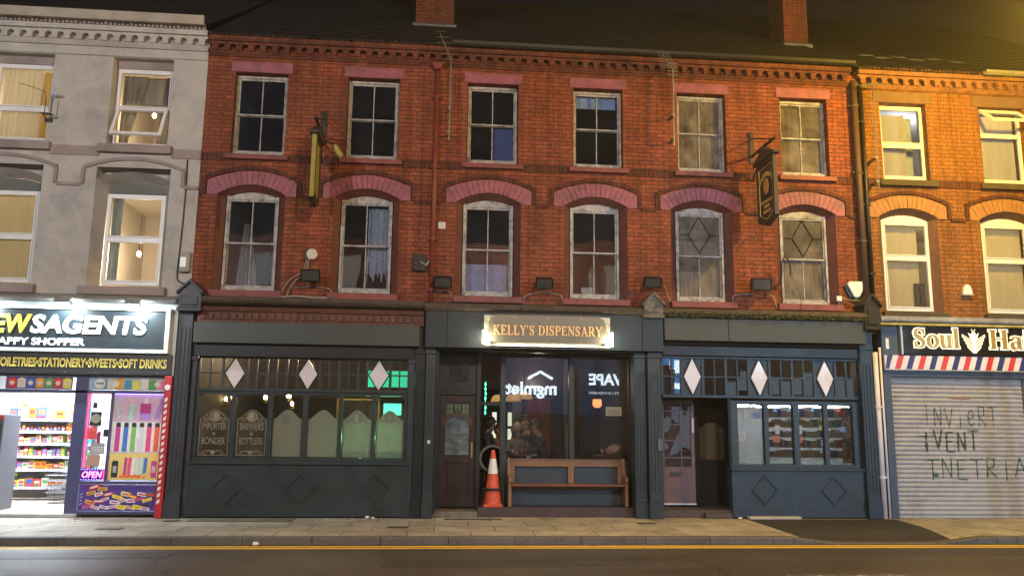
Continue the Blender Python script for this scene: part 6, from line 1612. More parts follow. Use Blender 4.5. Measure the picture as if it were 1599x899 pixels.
# dark machine at the left of the doorway
t = empty('vending_machine', (-7.1, .35, .062), 'tall grey machine with two dark openings at the shop door', 'machine')
M_MACH = mat('grey_machine', (.10, .105, .12), .4, var=.1)
slab('cabinet', M_MACH, (-7.75, -7.06, .2, .75, .063, 1.60), parent=t)
b = MB(); b.prism([(-7.245, 1.13), (-7.085, 1.13), (-7.085, 1.45), (-7.245, 1.45)], .185, .199); b.build('upper_opening', M_BLACK, t, bevel=.01)
b = MB(); b.prism([(-7.225, .85), (-7.095, .85), (-7.095, 1.03), (-7.225, 1.03)], .185, .199); b.build('lower_opening', M_BLACK, t, bevel=.01)
b = MB(); b.box(-7.285, -7.065, .18, .199, 1.52, 1.60); b.build('red_badge', M_REDP, t, bevel=.02)
b = MB(); b.lathe((-7.175, .195, .66), [(.075, -.004), (.075, .004)], 20, 'y'); b.build('round_emblem', mat('grey_emblem', (.4, .4, .42), .4), t)
b = MB(); b.prism([(-7.265, .12), (-7.125, .12), (-7.105, .34), (-7.285, .34)], .186, .199); b.build('red_cup_print', M_REDP, t)
slab('coin_slot', M_UPVC, (-7.105, -7.070, .19, .199, .79, .83), parent=t)
# posters: flat printed panels
def poster(label, x0, x1, z0, z1, y, base, cat='poster', group=None):
    t = empty('poster', ((x0+x1)/2, y, z0), label, cat, group)
    slab('sheet', base, (x0, x1, y, y+.004, z0, z1), parent=t, bev=0)
    return t
cm = lambda i: mat('print_'+HN[i], HUES[i], .5, var=.12, scale=12)
cp = lambda n, c: mat('print_'+n, c, .5, var=.12, scale=12)
t = poster('snack packet strip over the shop doorway', -6.97, -5.93, 2.01, 2.21, -.06, cp('violet', (.10, .08, .25)))
b = MB(); ms = [cm(0), cm(3), cm(2), cm(1), cm(4), cm(0), cm(6)]
for k in range(7):
    b.cur = k; x = -6.93+.142*k; b.prism([(x, 2.03), (x+.12, 2.03), (x+.128, 2.17), (x+.06, 2.2), (x-.006, 2.17)], -.064, -.061)
b.build('printed_packets', ms, t)
b = MB(); b.cur = 0
for k in range(7): x = -6.93+.142*k; b.lathe((x+.06, -.0665, 2.11), [(.038, 0), (.038, .002)], 10, 'y')
b.build('printed_badges', cm(3), t)
t = poster('grocery strip with a round white label over the window', -5.66, -4.47, 2.01, 2.21, -.06, cp('pale', (.45, .5, .5)))
b = MB(); ms = [cp('sky', (.3, .45, .65)), cm(8), cm(3), cm(1), cm(8), cm(6), cm(9), cm(4), cp('pink', (.75, .25, .4))]
for k in range(9): b.cur = k; x = -5.64+.13*k; b.box(x, x+.115, -.064-.0003*k, -.0605, 2.025, 2.2-.02*(k % 3))
b.build('printed_packets', ms, t)
b = MB(); b.lathe((-5.5, -.069, 2.11), [(.085, 0), (.085, .002)], 18, 'y'); b.lathe((-5.25, -.069, 2.11), [(.05, 0), (.05, .002)], 14, 'y'); b.lathe((-4.60, -.069, 2.11), [(.045, 0), (.045, .002)], 6, 'y'); b.build('printed_badges', cm(9), t)
text('Andrex', 'lettering', cp('navy', (.02, .04, .18)), t, -5.565, -5.435, 2.10, 2.145, -.0695, .002, .02)
Mcap = cp('charcoal', (.02, .02, .025))
t = poster('tall vape poster with coloured pens in a row', -5.262, -4.47, .575, 1.945, -.045, cp('pinkish', (.62, .45, .60)))
b = MB(); ms = [cp('white', (.75, .75, .75)), cp('sand', (.75, .58, .18)), cm(5), cp('midblue', (.05, .16, .5)), cp('leaf', (.2, .45, .1)), cp('silver', (.6, .62, .65)), cp('rose', (.7, .06, .2)), cp('vermilion', (.8, .12, .04)), Mcap, cp('lilac', (.45, .25, .7)), cp('mint', (.4, .7, .62)), cp('peach', (.8, .5, .4))]
y = -.0455
b.cur = 0; b.box(-5.255, -4.478, y-.001, y, 1.02, 1.50)
b.cur = 1; b.box(-5.255, -4.478, y-.001, y, .585, 1.0)
for k, ci in enumerate((2, 3, 4, 5, 6, 7)):
    x = -5.20+.122*k
    b.cur = ci; b.prism([(x, 1.03), (x+.075, 1.03), (x+.078, 1.42), (x+.004, 1.42)], y-.003, y-.0012); b.cur = 8; b.prism([(x+.004, 1.421), (x+.078, 1.421), (x+.074, 1.49), (x+.010, 1.49)], y-.0032, y-.0012)
for x, z, ci, w, h, sk in ((-5.18, 1.56, 10, .035, .28, -.06), (-5.02, 1.54, 10, .07, .25, .03), (-4.84, 1.54, 2, .17, .26, 0), (-4.62, 1.55, 9, .08, .33, .1)):
    b.cur = ci; b.prism([(x, z), (x+w, z), (x+w+sk, z+h), (x+sk, z+h)], y-.003, y-.001)
b.cur = 9; b.prism([(-4.845, 1.541), (-4.665, 1.541), (-4.668, 1.64), (-4.842, 1.64)], y-.0045, y-.0031)
b.cur = 0; b.prism([(-4.79, 1.8), (-4.72, 1.8), (-4.73, 1.88), (-4.78, 1.88)], y-.003, y-.001)
b.cur = 11; b.lathe((-5.10, y-.003, 1.72), [(.03, 0), (.03, .002)], 10, 'y'); b.lathe((-4.98, y-.003, 1.85), [(.045, 0), (.045, .002)], 8, 'y')
for x, ci, w in ((-5.21, 8, .10), (-4.60, 2, .09)):           # two drink cans at the sides, slim cans between
    b.cur = ci; b.prism([(x, .62), (x+w, .62), (x+w, .86), (x+w-.015, .885), (x+.015, .885), (x, .86)], y-.003, y-.0012)
    b.cur = 0
    for q in (-.02, 0, .02): b.prism([(x+w/2+q-.005, .70), (x+w/2+q+.005, .69), (x+w/2+q+.004, .80), (x+w/2+q-.006, .80)], y-.0045, y-.0031)
for k in range(6):
    b.cur = (2, 6, 0, 5, 10, 3)[k]; x = -5.03+.062*k; b.prism([(x, .66+.01*(k % 2)), (x+.05, .66), (x+.06, .93), (x+.012, .94)], y-.003-.0002*k, y-.0012)
b.cur = 7
for k in range(9): b.lathe((-5.06+.045*k, y-.0052, .635+.012*(k % 2)), [(.024, 0), (.024, .002)], 8, 'y')
b.cur = 1
b.prism([(-4.74, .62), (-4.62, .68), (-4.585, .78), (-4.63, .72), (-4.74, .655)], y-.0062, y-.0045)
b.build('printed_vapes', ms, t, fix=False)
t = poster('violet panel of chocolate bars below the shop window', -5.66, -4.46, .105, .51, -.085, cp('deep_violet', (.07, .04, .26)))
b = MB(); ms = [cm(0), cm(6), cm(1), cm(9), cp('magenta', (.5, .05, .4)), cm(7)]; rnd = random.Random(5)
for k in range(26):
    b.cur = rnd.randrange(6); x = -5.59+.128*(k % 8)+.03*(k//8); z = .14+.095*(k//8)+rnd.uniform(-.02, .02); w = rnd.uniform(.12, .17); a = rnd.uniform(-.3, .35); h = rnd.uniform(.04, .065); ca, sa = math.cos(a), math.sin(a)
    q0 = [(u*w, v*h) for u, v in ((.14, .28), (.8, .28), (.86, .7), (.14, .72))]; keep = b.cur; b.cur = (keep+rnd.choice([1, 3])) % 6
    b.prism([(x+u*ca-v*sa, z+u*sa+v*ca) for u, v in q0], -.0888-.0004*k, -.0855); b.cur = keep
    b.prism([(x, z), (x+w*math.cos(a), z+w*math.sin(a)), (x+w*math.cos(a)-h*math.sin(a), z+w*math.sin(a)+h*math.cos(a)), (x-h*math.sin(a), z+h*math.cos(a))], -.0885-.0004*k, -.0855)
b.build('printed_bars', ms, t)
text('m&m', 'lettering', cp('choc', (.06, .02, .01)), t, -4.70, -4.55, .17, .21, -.096, .002, .02)
b = MB()
for k in range(4): b.tube([(-5.64, -.0865, .20+.05*k), (-5.60, -.0865, .22+.05*k)], .004, 5)
b.build('printed_lines', cm(9), t)
for k, (x0, x1, z0, z1, c, lab) in enumerate(((-5.60, -5.53, 1.71, 1.81, Mcap, 'small dark notice near the top of the shop glass'), (-5.62, -5.45, 1.44, 1.66, Mcap, 'black and pale round sign on the shop glass'), (-5.66, -5.50, 1.22, 1.40, cp('coral', (.75, .12, .12)), 'coral red notice on the shop glass'), (-5.49, -5.44, 1.16, 1.34, cp('wine', (.3, .02, .1)), 'narrow wine red sticker on the shop glass'), (-5.40, -5.325, 1.26, 1.38, Mcap, 'small dark card at the right of the shop glass'), (-5.58, -5.36, .98, 1.16, cp('newsprint', (.3, .28, .3)), 'grey printed sheet on the shop glass'), (-5.62, -5.42, .80, .97, cp('brownish', (.42, .27, .2)), 'brown picture sheet low on the shop glass'))):
    t = poster(lab, x0, x1, z0, z1, -.012, c, 'notice', 'notices stuck on the shop glass')
    if k == 1: b = MB(); b.lathe((-5.535, -.0165, 1.55), [(.075, 0), (.075, .002)], 18, 'y'); b.build('printed_disc', cp('sage', (.4, .45, .36)), t); text('TOBACCO', 'lettering', Mcap, t, -5.60, -5.47, 1.54, 1.565, -.017, .001, .02) if False else None
    if k in (2, 5): b = MB(); [b.box(x0+.015, x1-.015, -.0145, -.0125, z0+.03*q+.02, z0+.03*q+.03) for q in range(4)]; b.build('printed_lines', cm(9) if k == 5 else cp('dark_coral', (.4, .03, .03)), t)
t = empty('open_sign', (-5.49, -.06, .575), 'pink neon OPEN sign in a blue and red frame', 'sign')
slab('box', mat('blue_black_box', (.015, .012, .06), .3), (-5.685, -5.315, -.055, -.02, .575, .755), parent=t)
text('OPEN', 'lettering', emit('pink_neon', (1, .12, .62), 7), t, -5.65, -5.345, .615, .715, -.0555, .01, .01, shear=.2)
b = MB(); b.tube([(-5.68, -.06, .58), (-5.68, -.06, .75)], .006, 6); b.tube([(-5.32, -.06, .58), (-5.32, -.06, .75)], .006, 6); b.build('red_tube', emit('red_neon', (1, .03, .15), 6), t)
b = MB()
for k in range(9): b.lathe((-5.66+.04*k, -.06, .587), [(.007, -.004), (.007, .004)], 6, 'y'); b.lathe((-5.66+.04*k, -.06, .743), [(.007, -.004), (.007, .004)], 6, 'y')
b.build('blue_dots', emit('blue_neon', (.2, .15, 1), 8), t)
t = empty('window_strip_light', (-5.67, -.02, .76), 'red and blue strip lights edging the shop glass', 'lamp')
b = MB(); b.tube([(-5.66, -.03, .77), (-5.66, -.03, 1.94)], .006, 6); b.tube([(-5.66, -.03, 1.94), (-5.31, -.03, 1.94)], .006, 6); b.build('red_strip', emit('red_neon', (1, .03, .15), 6), t)
b = MB(); b.tube([(-5.25, -.06, 1.95), (-4.47, -.06, 1.95)], .006, 6); b.build('blue_strip', emit('blue_neon', (.2, .15, 1), 8), t)
# signs over the shop
sg = empty('fascia_sign', (-7.5, -.3, 2.62), 'dark lit shop sign with silver frame reading NEWSAGENTS', 'sign')
slab('panel', mat('teal_black_panel', (.010, .017, .022), .35, var=.08), (-10.6, -4.47, -.27, -.205, 2.66, 3.29), parent=sg)
slab('frame', mat('silver_frame', (.62, .66, .68), .3, metal=.3), (-10.7, -4.40, -.31, -.203, 3.291, 3.345), (-10.7, -4.40, -.31, -.203, 2.60, 2.659), (-4.469, -4.40, -.309, -.203, 2.66, 3.29), (-10.7, -10.601, -.309, -.203, 2.66, 3.29), parent=sg)
M_YL = mat('yellow_letters', (.80, .62, .06), .4, var=.04); M_WL = mat('white_letters', (.82, .82, .78), .4, var=.04); M_RIM = mat('yellow_letter_rim', (.7, .6, .12), .4)
text('NEW', 'yellow_lettering', M_YL, sg, -7.42, -6.575, 2.895, 3.20, -.2705, .02, .035, shear=.12); text('SAGENTS', 'white_lettering', M_WL, sg, -6.58, -4.76, 2.895, 3.20, -.2705, .02, .035, shear=.12)
text('HAPPY SHOPPER', 'lettering', M_WL, sg, -7.19, -5.715, 2.705, 2.825, -.2705, .012, .03)
b = MB(); b.box(-6.74, -6.735, -.2715, -.2705, 2.66, 3.29); b.build('panel_joint', M_BLACK, sg)
s2 = empty('goods_sign', (-7, -.21, 2.25), 'long dark sign listing goods in yellow capitals', 'sign')
slab('panel', mat('black_green_panel', (.028, .030, .034), .4, var=.1), (-10.6, -4.345, -.235, -.203, 2.258, 2.585), parent=s2)
text('TOILETRIES\u2022STATIONERY\u2022SWEETS\u2022SOFT DRINKS', 'lettering', mat('pale_yellow_letters', (.92, .84, .20), .4, var=.05), s2, -7.08, -4.42, 2.36, 2.51, -.2355, .008, .03)
b = MB()
for k in range(9): b.lathe((-8.4+.48*k, -.239, 2.565), [(.008, 0), (.01, .004)], 8, 'y'); b.lathe((-8.4+.48*k, -.239, 2.285), [(.008, 0), (.01, .004)], 8, 'y')
b.build('screws', M_ALU, s2)
for k, x in enumerate((-7.35, -6.0, -4.92)):
    t = empty('sign_floodlight', (x, -.4, 3.42), ['white floodlight outside the frame to the left', 'white floodlight over the letters S and A', 'white floodlight over the last letters'][k], 'floodlight', 'floodlights over the newsagent sign')
    b = MB(); b.tube([(x, -.2, 3.38), (x, -.5, 3.46)], .014, 8); b.tube([(x-.2, -.25, 3.39), (x-.12, -.52, 3.46)], .012, 8); b.build('arm', M_BLACK, t)
    b = MB(); b.box(-.11, .11, -.025, .03, -.075, .075)
    M = Matrix.Translation((x, -.56, 3.42)) @ Matrix.Rotation(math.radians(-58), 4, 'X'); b.rot(0, M); b.build('head', mat('silver_lamp_body', (.4, .42, .42), .4, metal=.5), t, bevel=.006)
    b = MB(); b.box(-.095, .095, .031, .034, -.062, .062); b.rot(0, M); b.build('lens', emit('floodlight_lens', (.86, 1, .97), 55), t)
    l = bpy.data.lights.new('flood_beam', 'AREA'); l.energy = 44; l.color = (.80, .95, 1); l.shape = 'RECTANGLE'; l.size = .19; l.size_y = .12
    o = bpy.data.objects.new('flood_beam', l); col.objects.link(o); o.parent = t; d = Vector((0, .53, -.85)).normalized()
    o.location = Vector((x, -.52, 3.385)) - ORG[t.name]; o.rotation_euler = d.to_track_quat('-Z', 'Y').to_euler()

# ---------------------------------------------------------------- the barber's house
barb = empty('barber_building', (9.5, 0, 0), 'orange lit brick house above a shuttered hair shop', 'building')
BX0, BX1 = 7.725, 14.5
U8, L8 = [8.66, 10.65, 12.7], [8.61, 10.58, 12.65]
holes = [(c-.46, c+.46, 6.12, 7.635) for c in U8] + [(c-.572, c+.572, 3.62, 5.625) for c in L8]
b = MB(); wall_holes(b, BX0, BX1, 3.2, 8.12, holes); b.build('wall', M_BRICK_R, barb)
b = MB(); b.box(BX0, BX1, 3.4, 3.55, 3.2, 8.4); b.box(BX0, BX1, .301, 3.39, 5.78, 5.95); b.box(BX0, BX1, .301, 3.39, 8.0, 8.1); b.box(BX0, BX1, .301, 3.39, 3.3, 3.45); b.box(BX0+.0, BX0+.1, .301, 3.39, 3.3, 8.1); b.build('inner_wall', mat('pale_room_wall', (.35, .32, .26), .8), barb)
cornice(barb, BX0+.02, BX1, -.02, mat('buff_corbel_brick', (.24, .10, .05), .8, var=.4, scale=14, bump=.5, dirt=.55, dscale=3), M_CORBEL)
b = MB()
for k in range(36):
    t0, t1 = k/36, (k+1)/36
    ya, za = -.2 + 7.2*t0, 8.22 + 4.9*t0; yb, zb = -.2 + 7.2*t1, 8.22 + 4.9*t1
    b.add([(BX0, ya, za), (BX1, ya, za), (BX1, yb, zb-.012), (BX0, yb, zb-.012), (BX0, ya, za-.02), (BX1, ya, za-.02)], [(0, 1, 2, 3), (4, 5, 1, 0)])
b.add([(BX0, 7.0, 13.115), (BX1, 7.0, 13.115), (BX1, 13.5, 8.5), (BX0, 13.5, 8.5)], [(0, 1, 2, 3)])
rf = b.build('roof', M_SLATE, barb)
b = MB()                                                     # a few slates of a paler colour
for x, t_ in ((8.55, .30), (8.78, .25), (9.25, .29), (9.5, .24), (10.0, .28), (10.35, .23)):
    y0 = -.2+7.2*t_*.65; z0 = 8.22+4.9*t_*.65
    b.add([(x, y0, z0+.012), (x+.30, y0, z0+.012), (x+.30, y0+.16, z0+.118), (x, y0+.16, z0+.118), (x, y0, z0+.002), (x+.3, y0, z0+.002)], [(0, 1, 2, 3), (4, 5, 1, 0)])
b.build('pale_slates', mat('pale_slate', (.16, .15, .13), .6, var=.2), rf)
b = MB(); b.prismx([(-.32, 8.26), (-.315, 8.205), (-.27, 8.175), (-.225, 8.205), (-.22, 8.26), (-.23, 8.26), (-.235, 8.21), (-.27, 8.188), (-.305, 8.21), (-.31, 8.26)], 10.2, BX1); b.build('gutter', mat('grey_gutter', (.2, .19, .16), .6), barb)
M_LINT = mat('brown_stone_lintel', (.17, .095, .055), .8, var=.25, scale=6, bump=.4, dirt=.5, dscale=3); M_SILB = mat('dark_stone_sill', (.07, .055, .035), .8, var=.3, scale=7, bump=.4, dirt=.4)
M_BARCH = mat('tan_brick_arch', (.33, .16, .06), .7, var=.2, scale=7, bump=.3, dirt=.2)
for c in U8:
    bb = MB(); bb.box(c-.58, c+.58, -.02, .12, 7.637, 7.85); bb.build('lintel', M_LINT, barb, bevel=.01); sill(barb, c, 5.99, 6.13, .57, M_SILB)
for c in L8:
    bb = MB(); arch_band(bb, c); bb.build('window_arch', M_BARCH, barb); bb = MB(); reveal(bb, c, 3.62); bb.build('window_reveal', mat('brown_brick_jamb', (.15, .07, .04), .7, var=.3, scale=9, bump=.4, dirt=.3), barb, fix=False); sill(barb, c, 3.52, 3.64, .62, M_SILB)
hood_mould(barb, L8, BX0+.02, BX1, M_BRICK_D, U8)
M_GLASSB = glass('clean_house_glass', tint=(.9, .92, .95), dust=.02, k=1.2)
for i, c in enumerate(U8):
    if i == 1:
        w = casement(barb, c, 6.15, 7.62, .45, .12, M_GLASSB, 7.12, skip=1, label='white window with its top sash swung out'); open_sash(w, c, .45, 7.60, .50, .10, math.radians(50), M_GLASSB)
        vblind(w, c-.39, c+.39, 6.22, 7.55, .26, M_BLINDG)
    else:
        bb = MB(); f = .06
        w = casement(barb, c, 6.15, 7.62, .45, .12, M_GLASSB, 6.84)
        vblind(w, c-.39, c+.16, 6.22, 7.5, .27, M_BLINDG); bb = MB(); bb.box(c+.14, c+.39, .40, .41, 6.22, 7.5); bb.build('blue_panel', mat('blue_grey_backing', (.26, .32, .46), .7), w)
for i, c in enumerate(L8):
    w = casement(barb, c, 3.66, 5.36, .455, .13, M_GLASSB, 4.66, arched=True, crown=5.47, cdrop=.10); vblind(w, c-.39, c+.39 if i else c+.30, 3.72, 5.3, .27, M_BLINDW)
    if i == 0:
        bb = MB(); bb.box(c+.17, c+.25, .21, .235, 3.73, 4.2); bb.box(c+.27, c+.37, .21, .235, 3.73, 4.2); bb.build('picture_frames', mat('dark_frame_wood', (.06, .04, .02), .5), w)
point_lamp('room_light', (8.6, 1.6, 5.2), 40, (1, .8, .45), .1, barb); point_lamp('room_light', (10.6, 1.6, 5.2), 45, (1, .8, .45), .1, barb); point_lamp('room_light', (9.6, 1.8, 7.6), 80, (.8, .85, 1), .1, barb)
t = empty('alarm_box', (9.62, 0, 3.97), 'white domed alarm box on the orange brick wall', 'alarm')
b = MB(); b.prism([(9.53, 3.97), (9.72, 3.97), (9.71, 4.05), (9.68, 4.13), (9.625, 4.16), (9.57, 4.13), (9.54, 4.05)], -.085, -.001); b.build('cover', M_UPVC, t, bevel=.02); slab('base_rim', M_UPVC, (9.52, 9.73, -.09, -.001, 3.955, 3.9695), parent=t)
# shopfront
b = MB(); b.prismx([(-.30, 3.40), (-.32, 3.43), (-.32, 3.50), (.02, 3.54), (.02, 3.40)], BX0+.06, BX1); b.build('shop_ledge', mat('grey_lead_ledge', (.32, .33, .34), .6, var=.3, scale=5, dirt=.5, dscale=3), barb)
b = MB(); b.prismx([(-.27, 3.345), (-.285, 3.36), (-.285, 3.385), (-.2, 3.399), (.02, 3.399), (.02, 3.345)], BX0+.06, BX1); b.build('plaster_edge', mat('yellowed_plaster', (.62, .50, .14), .8, var=.35, scale=9, dirt=.4, dscale=6), barb)
slab('fascia_core', mat('blue_grey_front', (.05, .07, .11), .45, var=.15), (7.86, BX1, -.15, .15, 2.50, 3.344), (7.84, 7.975, -.17, .2, .003, 2.5), (7.9, BX1, -.16, .2, 2.44, 2.499), parent=barb)
slab('house_number_plate', M_UPVC, (7.93, 7.99, -.158, -.151, 2.93, 3.12), parent=barb)
slab('shop_back', M_ROOM, (7.98, BX1, .3, .4, .0, 2.5), parent=barb, bev=0)
# roller shutter
SH = .078
def slat_y(z): return -.055 - .020*abs(math.sin(math.pi*(z-.05)/SH))**.8
zs = []; z = .05
while z < 2.44:
    zs += [z + SH*q/8 for q in range(8)]; z += SH
b = MB(); n = len(zs)
b.add([(x, slat_y(z), z) for z in zs for x in (7.97, 13.0)], [(2*i, 2*i+1, 2*i+3, 2*i+2) for i in range(n-1)])
b.box(7.97, 13.0, -.07, .0, .006, .05)
sh = b.build('roller_shutter', mat('grey_shutter_steel', (.40, .40, .43), .45, metal=.15, var=.16, scale=2.5, dirt=.35, dscale=2.4), barb)
sh['label'] = 'grey slatted steel shutter with green scrawl'
slab('shutter_guide', mat('dark_shutter_guide', (.06, .075, .10), .4), (10.49, 10.58, -.10, .0, .003, 2.44), (7.955, 7.985, -.095, .0, .003, 2.44), parent=sh)
G = {'I': [[(.5, 0), (.5, 1)]], 'T': [[(.5, 0), (.5, 1)], [(-.05, .98), (1.1, 1.02)]], 'N': [[(.1, 0), (.12, 1), (.8, .02), (.85, 1)]], 'V': [[(.05, 1), (.45, 0), (.9, 1)]], 'E': [[(.85, 1), (.15, .97), (.12, .03), (.9, 0)], [(.14, .5), (.7, .54)]], 'e': [[(.15, .4), (.8, .5), (.6, .85), (.2, .7), (.15, .25), (.45, .05), (.85, .2)]], 'i': [[(.5, 0), (.5, .65)], [(.48, .85), (.52, .9)]], 'R': [[(.12, 0), (.15, 1), (.75, .95), (.7, .55), (.15, .5), (.9, 0)]], 'A': [[(.0, 0), (.45, 1), (.95, 0)], [(.2, .35), (.75, .38)]], 'J': [[(.5, 1), (.5, .1), (.1, .05)], [(.0, 1), (1, 1)]]}
def scrawl(b, s, x0, x1, z0, z1, w=.02):
    cw = (x1-x0)/len(s); rnd = random.Random(s)
    for k, ch in enumerate(s):
        dz = rnd.uniform(-.03, .03)
        for st in G[ch]:
            P = []
            for (a, c), (d, e) in zip(st, st[1:]):
                for q in range(14):
                    u = q/14; P.append((a+(d-a)*u, c+(e-c)*u))
            P.append(st[-1])
            P = [(x0+cw*k+cw*.82*px, z0+dz+(z1-z0)*pz) for px, pz in P]
            ribbon(b, P, [w*(.7+.5*math.sin(q*.35+k)**2+.25*rnd.random()) for q, _ in enumerate(P)], 0, 1, lambda p, yy: (p[0], slat_y(p[1]) - (.004 if yy == 0 else .0015), p[1]))
b = MB(); scrawl(b, 'INVieRT', 8.57, 10.02, 1.58, 1.93, .018); b.build('graffiti', worn_paint('faint_green_marker', (0.08, 0.10, 0.075), 0.50, 9), sh)
b = MB(); scrawl(b, 'IVENT', 8.53, 9.62, 1.16, 1.50, .03); scrawl(b, 'T', 8.45, 8.8, 1.18, 1.42, .014); b.build('graffiti', worn_paint('dark_green_marker', (0.03, 0.065, 0.04), 0.46, 9), sh)
b = MB(); scrawl(b, 'TNETRIA', 8.58, 10.5, .68, 1.02, .022); scrawl(b, 'I', 8.62, 8.9, .72, .78, .10); b.build('graffiti', worn_paint('green_marker', (0.03, 0.10, 0.05), 0.48, 8), sh)
b = MB(); b.box(9.12, 9.5, -.082, -.076, 2.075, 2.10); b.build('rust_smear', mat('rust_smear', (.3, .14, .05), .8), sh)
# striped band and sign
b = MB(); ms = [mat('stripe_red', (.62, .05, .05), .4, var=.05), mat('stripe_white', (.74, .72, .76), .4, var=.05), mat('stripe_navy', (.03, .035, .16), .4, var=.05)]
x = 7.62; k = 0; y = -.20; z0, z1 = 2.575, 2.815
while x < 13:
    b.cur = (0, 1, 2, 1)[k % 4]; xa, xb = x, x+.106
    pts = [(max(7.87, xa), z0), (max(7.87, xb), z0), (max(7.87, xb+.085), z1), (max(7.87, xa+.085), z1)]
    if pts[2][0] > 7.88: b.prism(pts, y, -.151)
    x += .106; k += 1
band = empty('striped_band', (10, -.18, 2.57), 'red white and navy striped band under the hair shop sign', 'sign'); b.build('stripes', ms, band); slab('lower_trim', mat('worn_alu_trim', (.45, .42, .36), .4, metal=.5), (7.86, 13, -.21, -.151, 2.55, 2.574), parent=band)
bs = empty('shop_sign', (10, -.2, 2.84), 'black hair shop sign with gold letters and winged emblem', 'sign')
slab('panel', mat('black_gloss_sign', (.014, .012, .011), .18, var=.1, spec=.6), (8.22, 12.9, -.22, -.151, 2.835, 3.34), parent=bs); slab('edge', mat('worn_alu_trim', (.45, .42, .36), .4, metal=.5), (8.18, 8.219, -.225, -.151, 2.83, 3.342), parent=bs)
M_HALO = emit('cream_letter_edge', (1, .93, .68), .75); M_GL = mat('gold_sign_letter', (.46, .32, .09), .35, metal=.3)
for s, xa, xb in (('Soul', 8.41, 9.28), ('Hair', 9.84, 10.86)):
    b = MB(); serif_text(b, s, xa, xb, 2.96, .34, -.2205, .008, gap=.03, grow=.13, T=.22); b.build('letter_rim', M_HALO, bs, fix=False)
    b = MB(); serif_text(b, s, xa, xb, 2.96, .34, -.234, .01, gap=.03, T=.20); b.build('lettering', M_GL, bs, fix=False)
b = MB(); b2 = MB(); ec = 9.55                              # winged emblem with a crown over a small pole
for s in (-1, 1):
    for k in range(4):
        z = 3.16-.062*k; x_in, x_out = .025, .215-.03*k
        pts = [(ec+s*x_in, z-.10), (ec+s*x_in, z-.055), (ec+s*x_out, z+.055), (ec+s*(x_out+.004), z+.005)]
        b.prism(pts, -.232-.001*k, -.2205); q = [(ec+s*(x_in+.012), z-.085), (ec+s*(x_in+.012), z-.066), (ec+s*(x_out-.02), z+.033), (ec+s*(x_out-.018), z+.014)]
        b2.prism(q, -.238, -.2325-.001*k)
b.prism([(ec-.018, 2.875), (ec+.018, 2.875), (ec+.02, 3.13), (ec-.02, 3.13)], -.237, -.2205)
b.prism([(ec-.05, 3.12), (ec+.05, 3.12), (ec+.10, 3.24), (ec+.045, 3.20), (ec+.03, 3.25), (ec, 3.21), (ec-.03, 3.25), (ec-.045, 3.20), (ec-.10, 3.24)], -.236, -.2205)
for s in (-1, 1): b.tube([(ec-s*.01, -.23, 3.22), (ec+s*.035, -.23, 3.31)], .007, 5)
b.build('emblem', M_HALO, bs); b2.build('emblem_inlay', M_GL, bs)

# ---------------------------------------------------------------- pavement clutter
def cover(x, y, w, d, label, m=None, name='drain_cover'):
    t = empty(name, (x, y, 0), label, 'cover', 'covers set in the pavement')
    slab('frame', M_BLACK, (x-w/2-.02, x+w/2+.02, y-d/2-.02, y+d/2+.02, -.03, .004), parent=t, bev=0)
    slab('lid', m or mat('iron_lid', (.05, .045, .04), .6, var=.3, scale=30, bump=.6), (x-w/2, x+w/2, y-d/2, y+d/2, -.02, .007), parent=t, bev=0)
cover(-3.02, -.42, 1.55, .42, 'wide grey concrete cover before the left pub front', mat('grey_concrete_lid', (.14, .125, .105), .8, var=.25, scale=14, bump=.3))
cover(-4.05, -.55, .2, .14, 'small square cover by the corner of the newsagent'); cover(-4.6, -1.55, .32, .16, 'iron cover in the middle of the bright left pavement')
cover(.62, -.30, .9, .12, 'narrow iron grating along the pub door step', name='floor_grating'); cover(-.55, -1.35, .26, .13, 'small iron cover between the left and middle fronts'); cover(3.35, -.85, .26, .11, 'small iron cover in front of the pale door'); 
def scrap(x, y, z, s, label, seed):
    rnd = random.Random(seed); bb = MB(); n = 8; vs = []
    for j in range(5):
        th = math.pi*j/4
        for k in range(n):
            r = s*rnd.uniform(.6, 1.2); vs.append((x+r*math.sin(th)*math.cos(2*math.pi*k/n), y+r*.7*math.sin(th)*math.sin(2*math.pi*k/n), z+s*.55+s*.5*math.cos(th)))
    bb.add(vs, [(j*n+k, j*n+(k+1) % n, (j+1)*n+(k+1) % n, (j+1)*n+k) for j in range(4) for k in range(n)])
    tag(bb.build('litter', mat('white_paper_scrap', (.7, .68, .64), .7)), label, 'litter', 'scraps of litter')
scrap(-2.35, -2.56, -.096, .055, 'white paper scrap in the gutter', 1); scrap(-1.10, -.20, .0, .045, 'larger white scrap at the foot of the left pub front', 2); scrap(-1.0, -.22, .0, .03, 'smaller white scrap beside the larger one', 3); scrap(5.1, -.27, .0, .04, 'pale scrap by the corner of the entrance step', 4)
b = MB(); rnd = random.Random(17)
for k in range(170):
    gut = rnd.random() < .55
    x = rnd.uniform(-6, 9); y = -2.47-abs(rnd.gauss(0, .06)) if gut else rnd.uniform(-.42, -.26) if rnd.random() < .6 else rnd.uniform(-2.2, -.3); z = -.098 if gut else dip(x, y)+.002
    r = rnd.uniform(.006, .022); a = rnd.uniform(0, 6.28); b.cur = rnd.choice([0, 0, 0, 1])
    P = [(x+r*math.cos(a+q*1.57)*(1 if q % 2 else .55), y+r*math.sin(a+q*1.57)*(1 if q % 2 else .55)) for q in range(4)]
    b.add([(px, py, z) for px, py in P] + [(px, py, z+.006) for px, py in P], [(3, 2, 1, 0), (4, 5, 6, 7), (0, 1, 5, 4), (1, 2, 6, 5), (2, 3, 7, 6), (3, 0, 4, 7)])
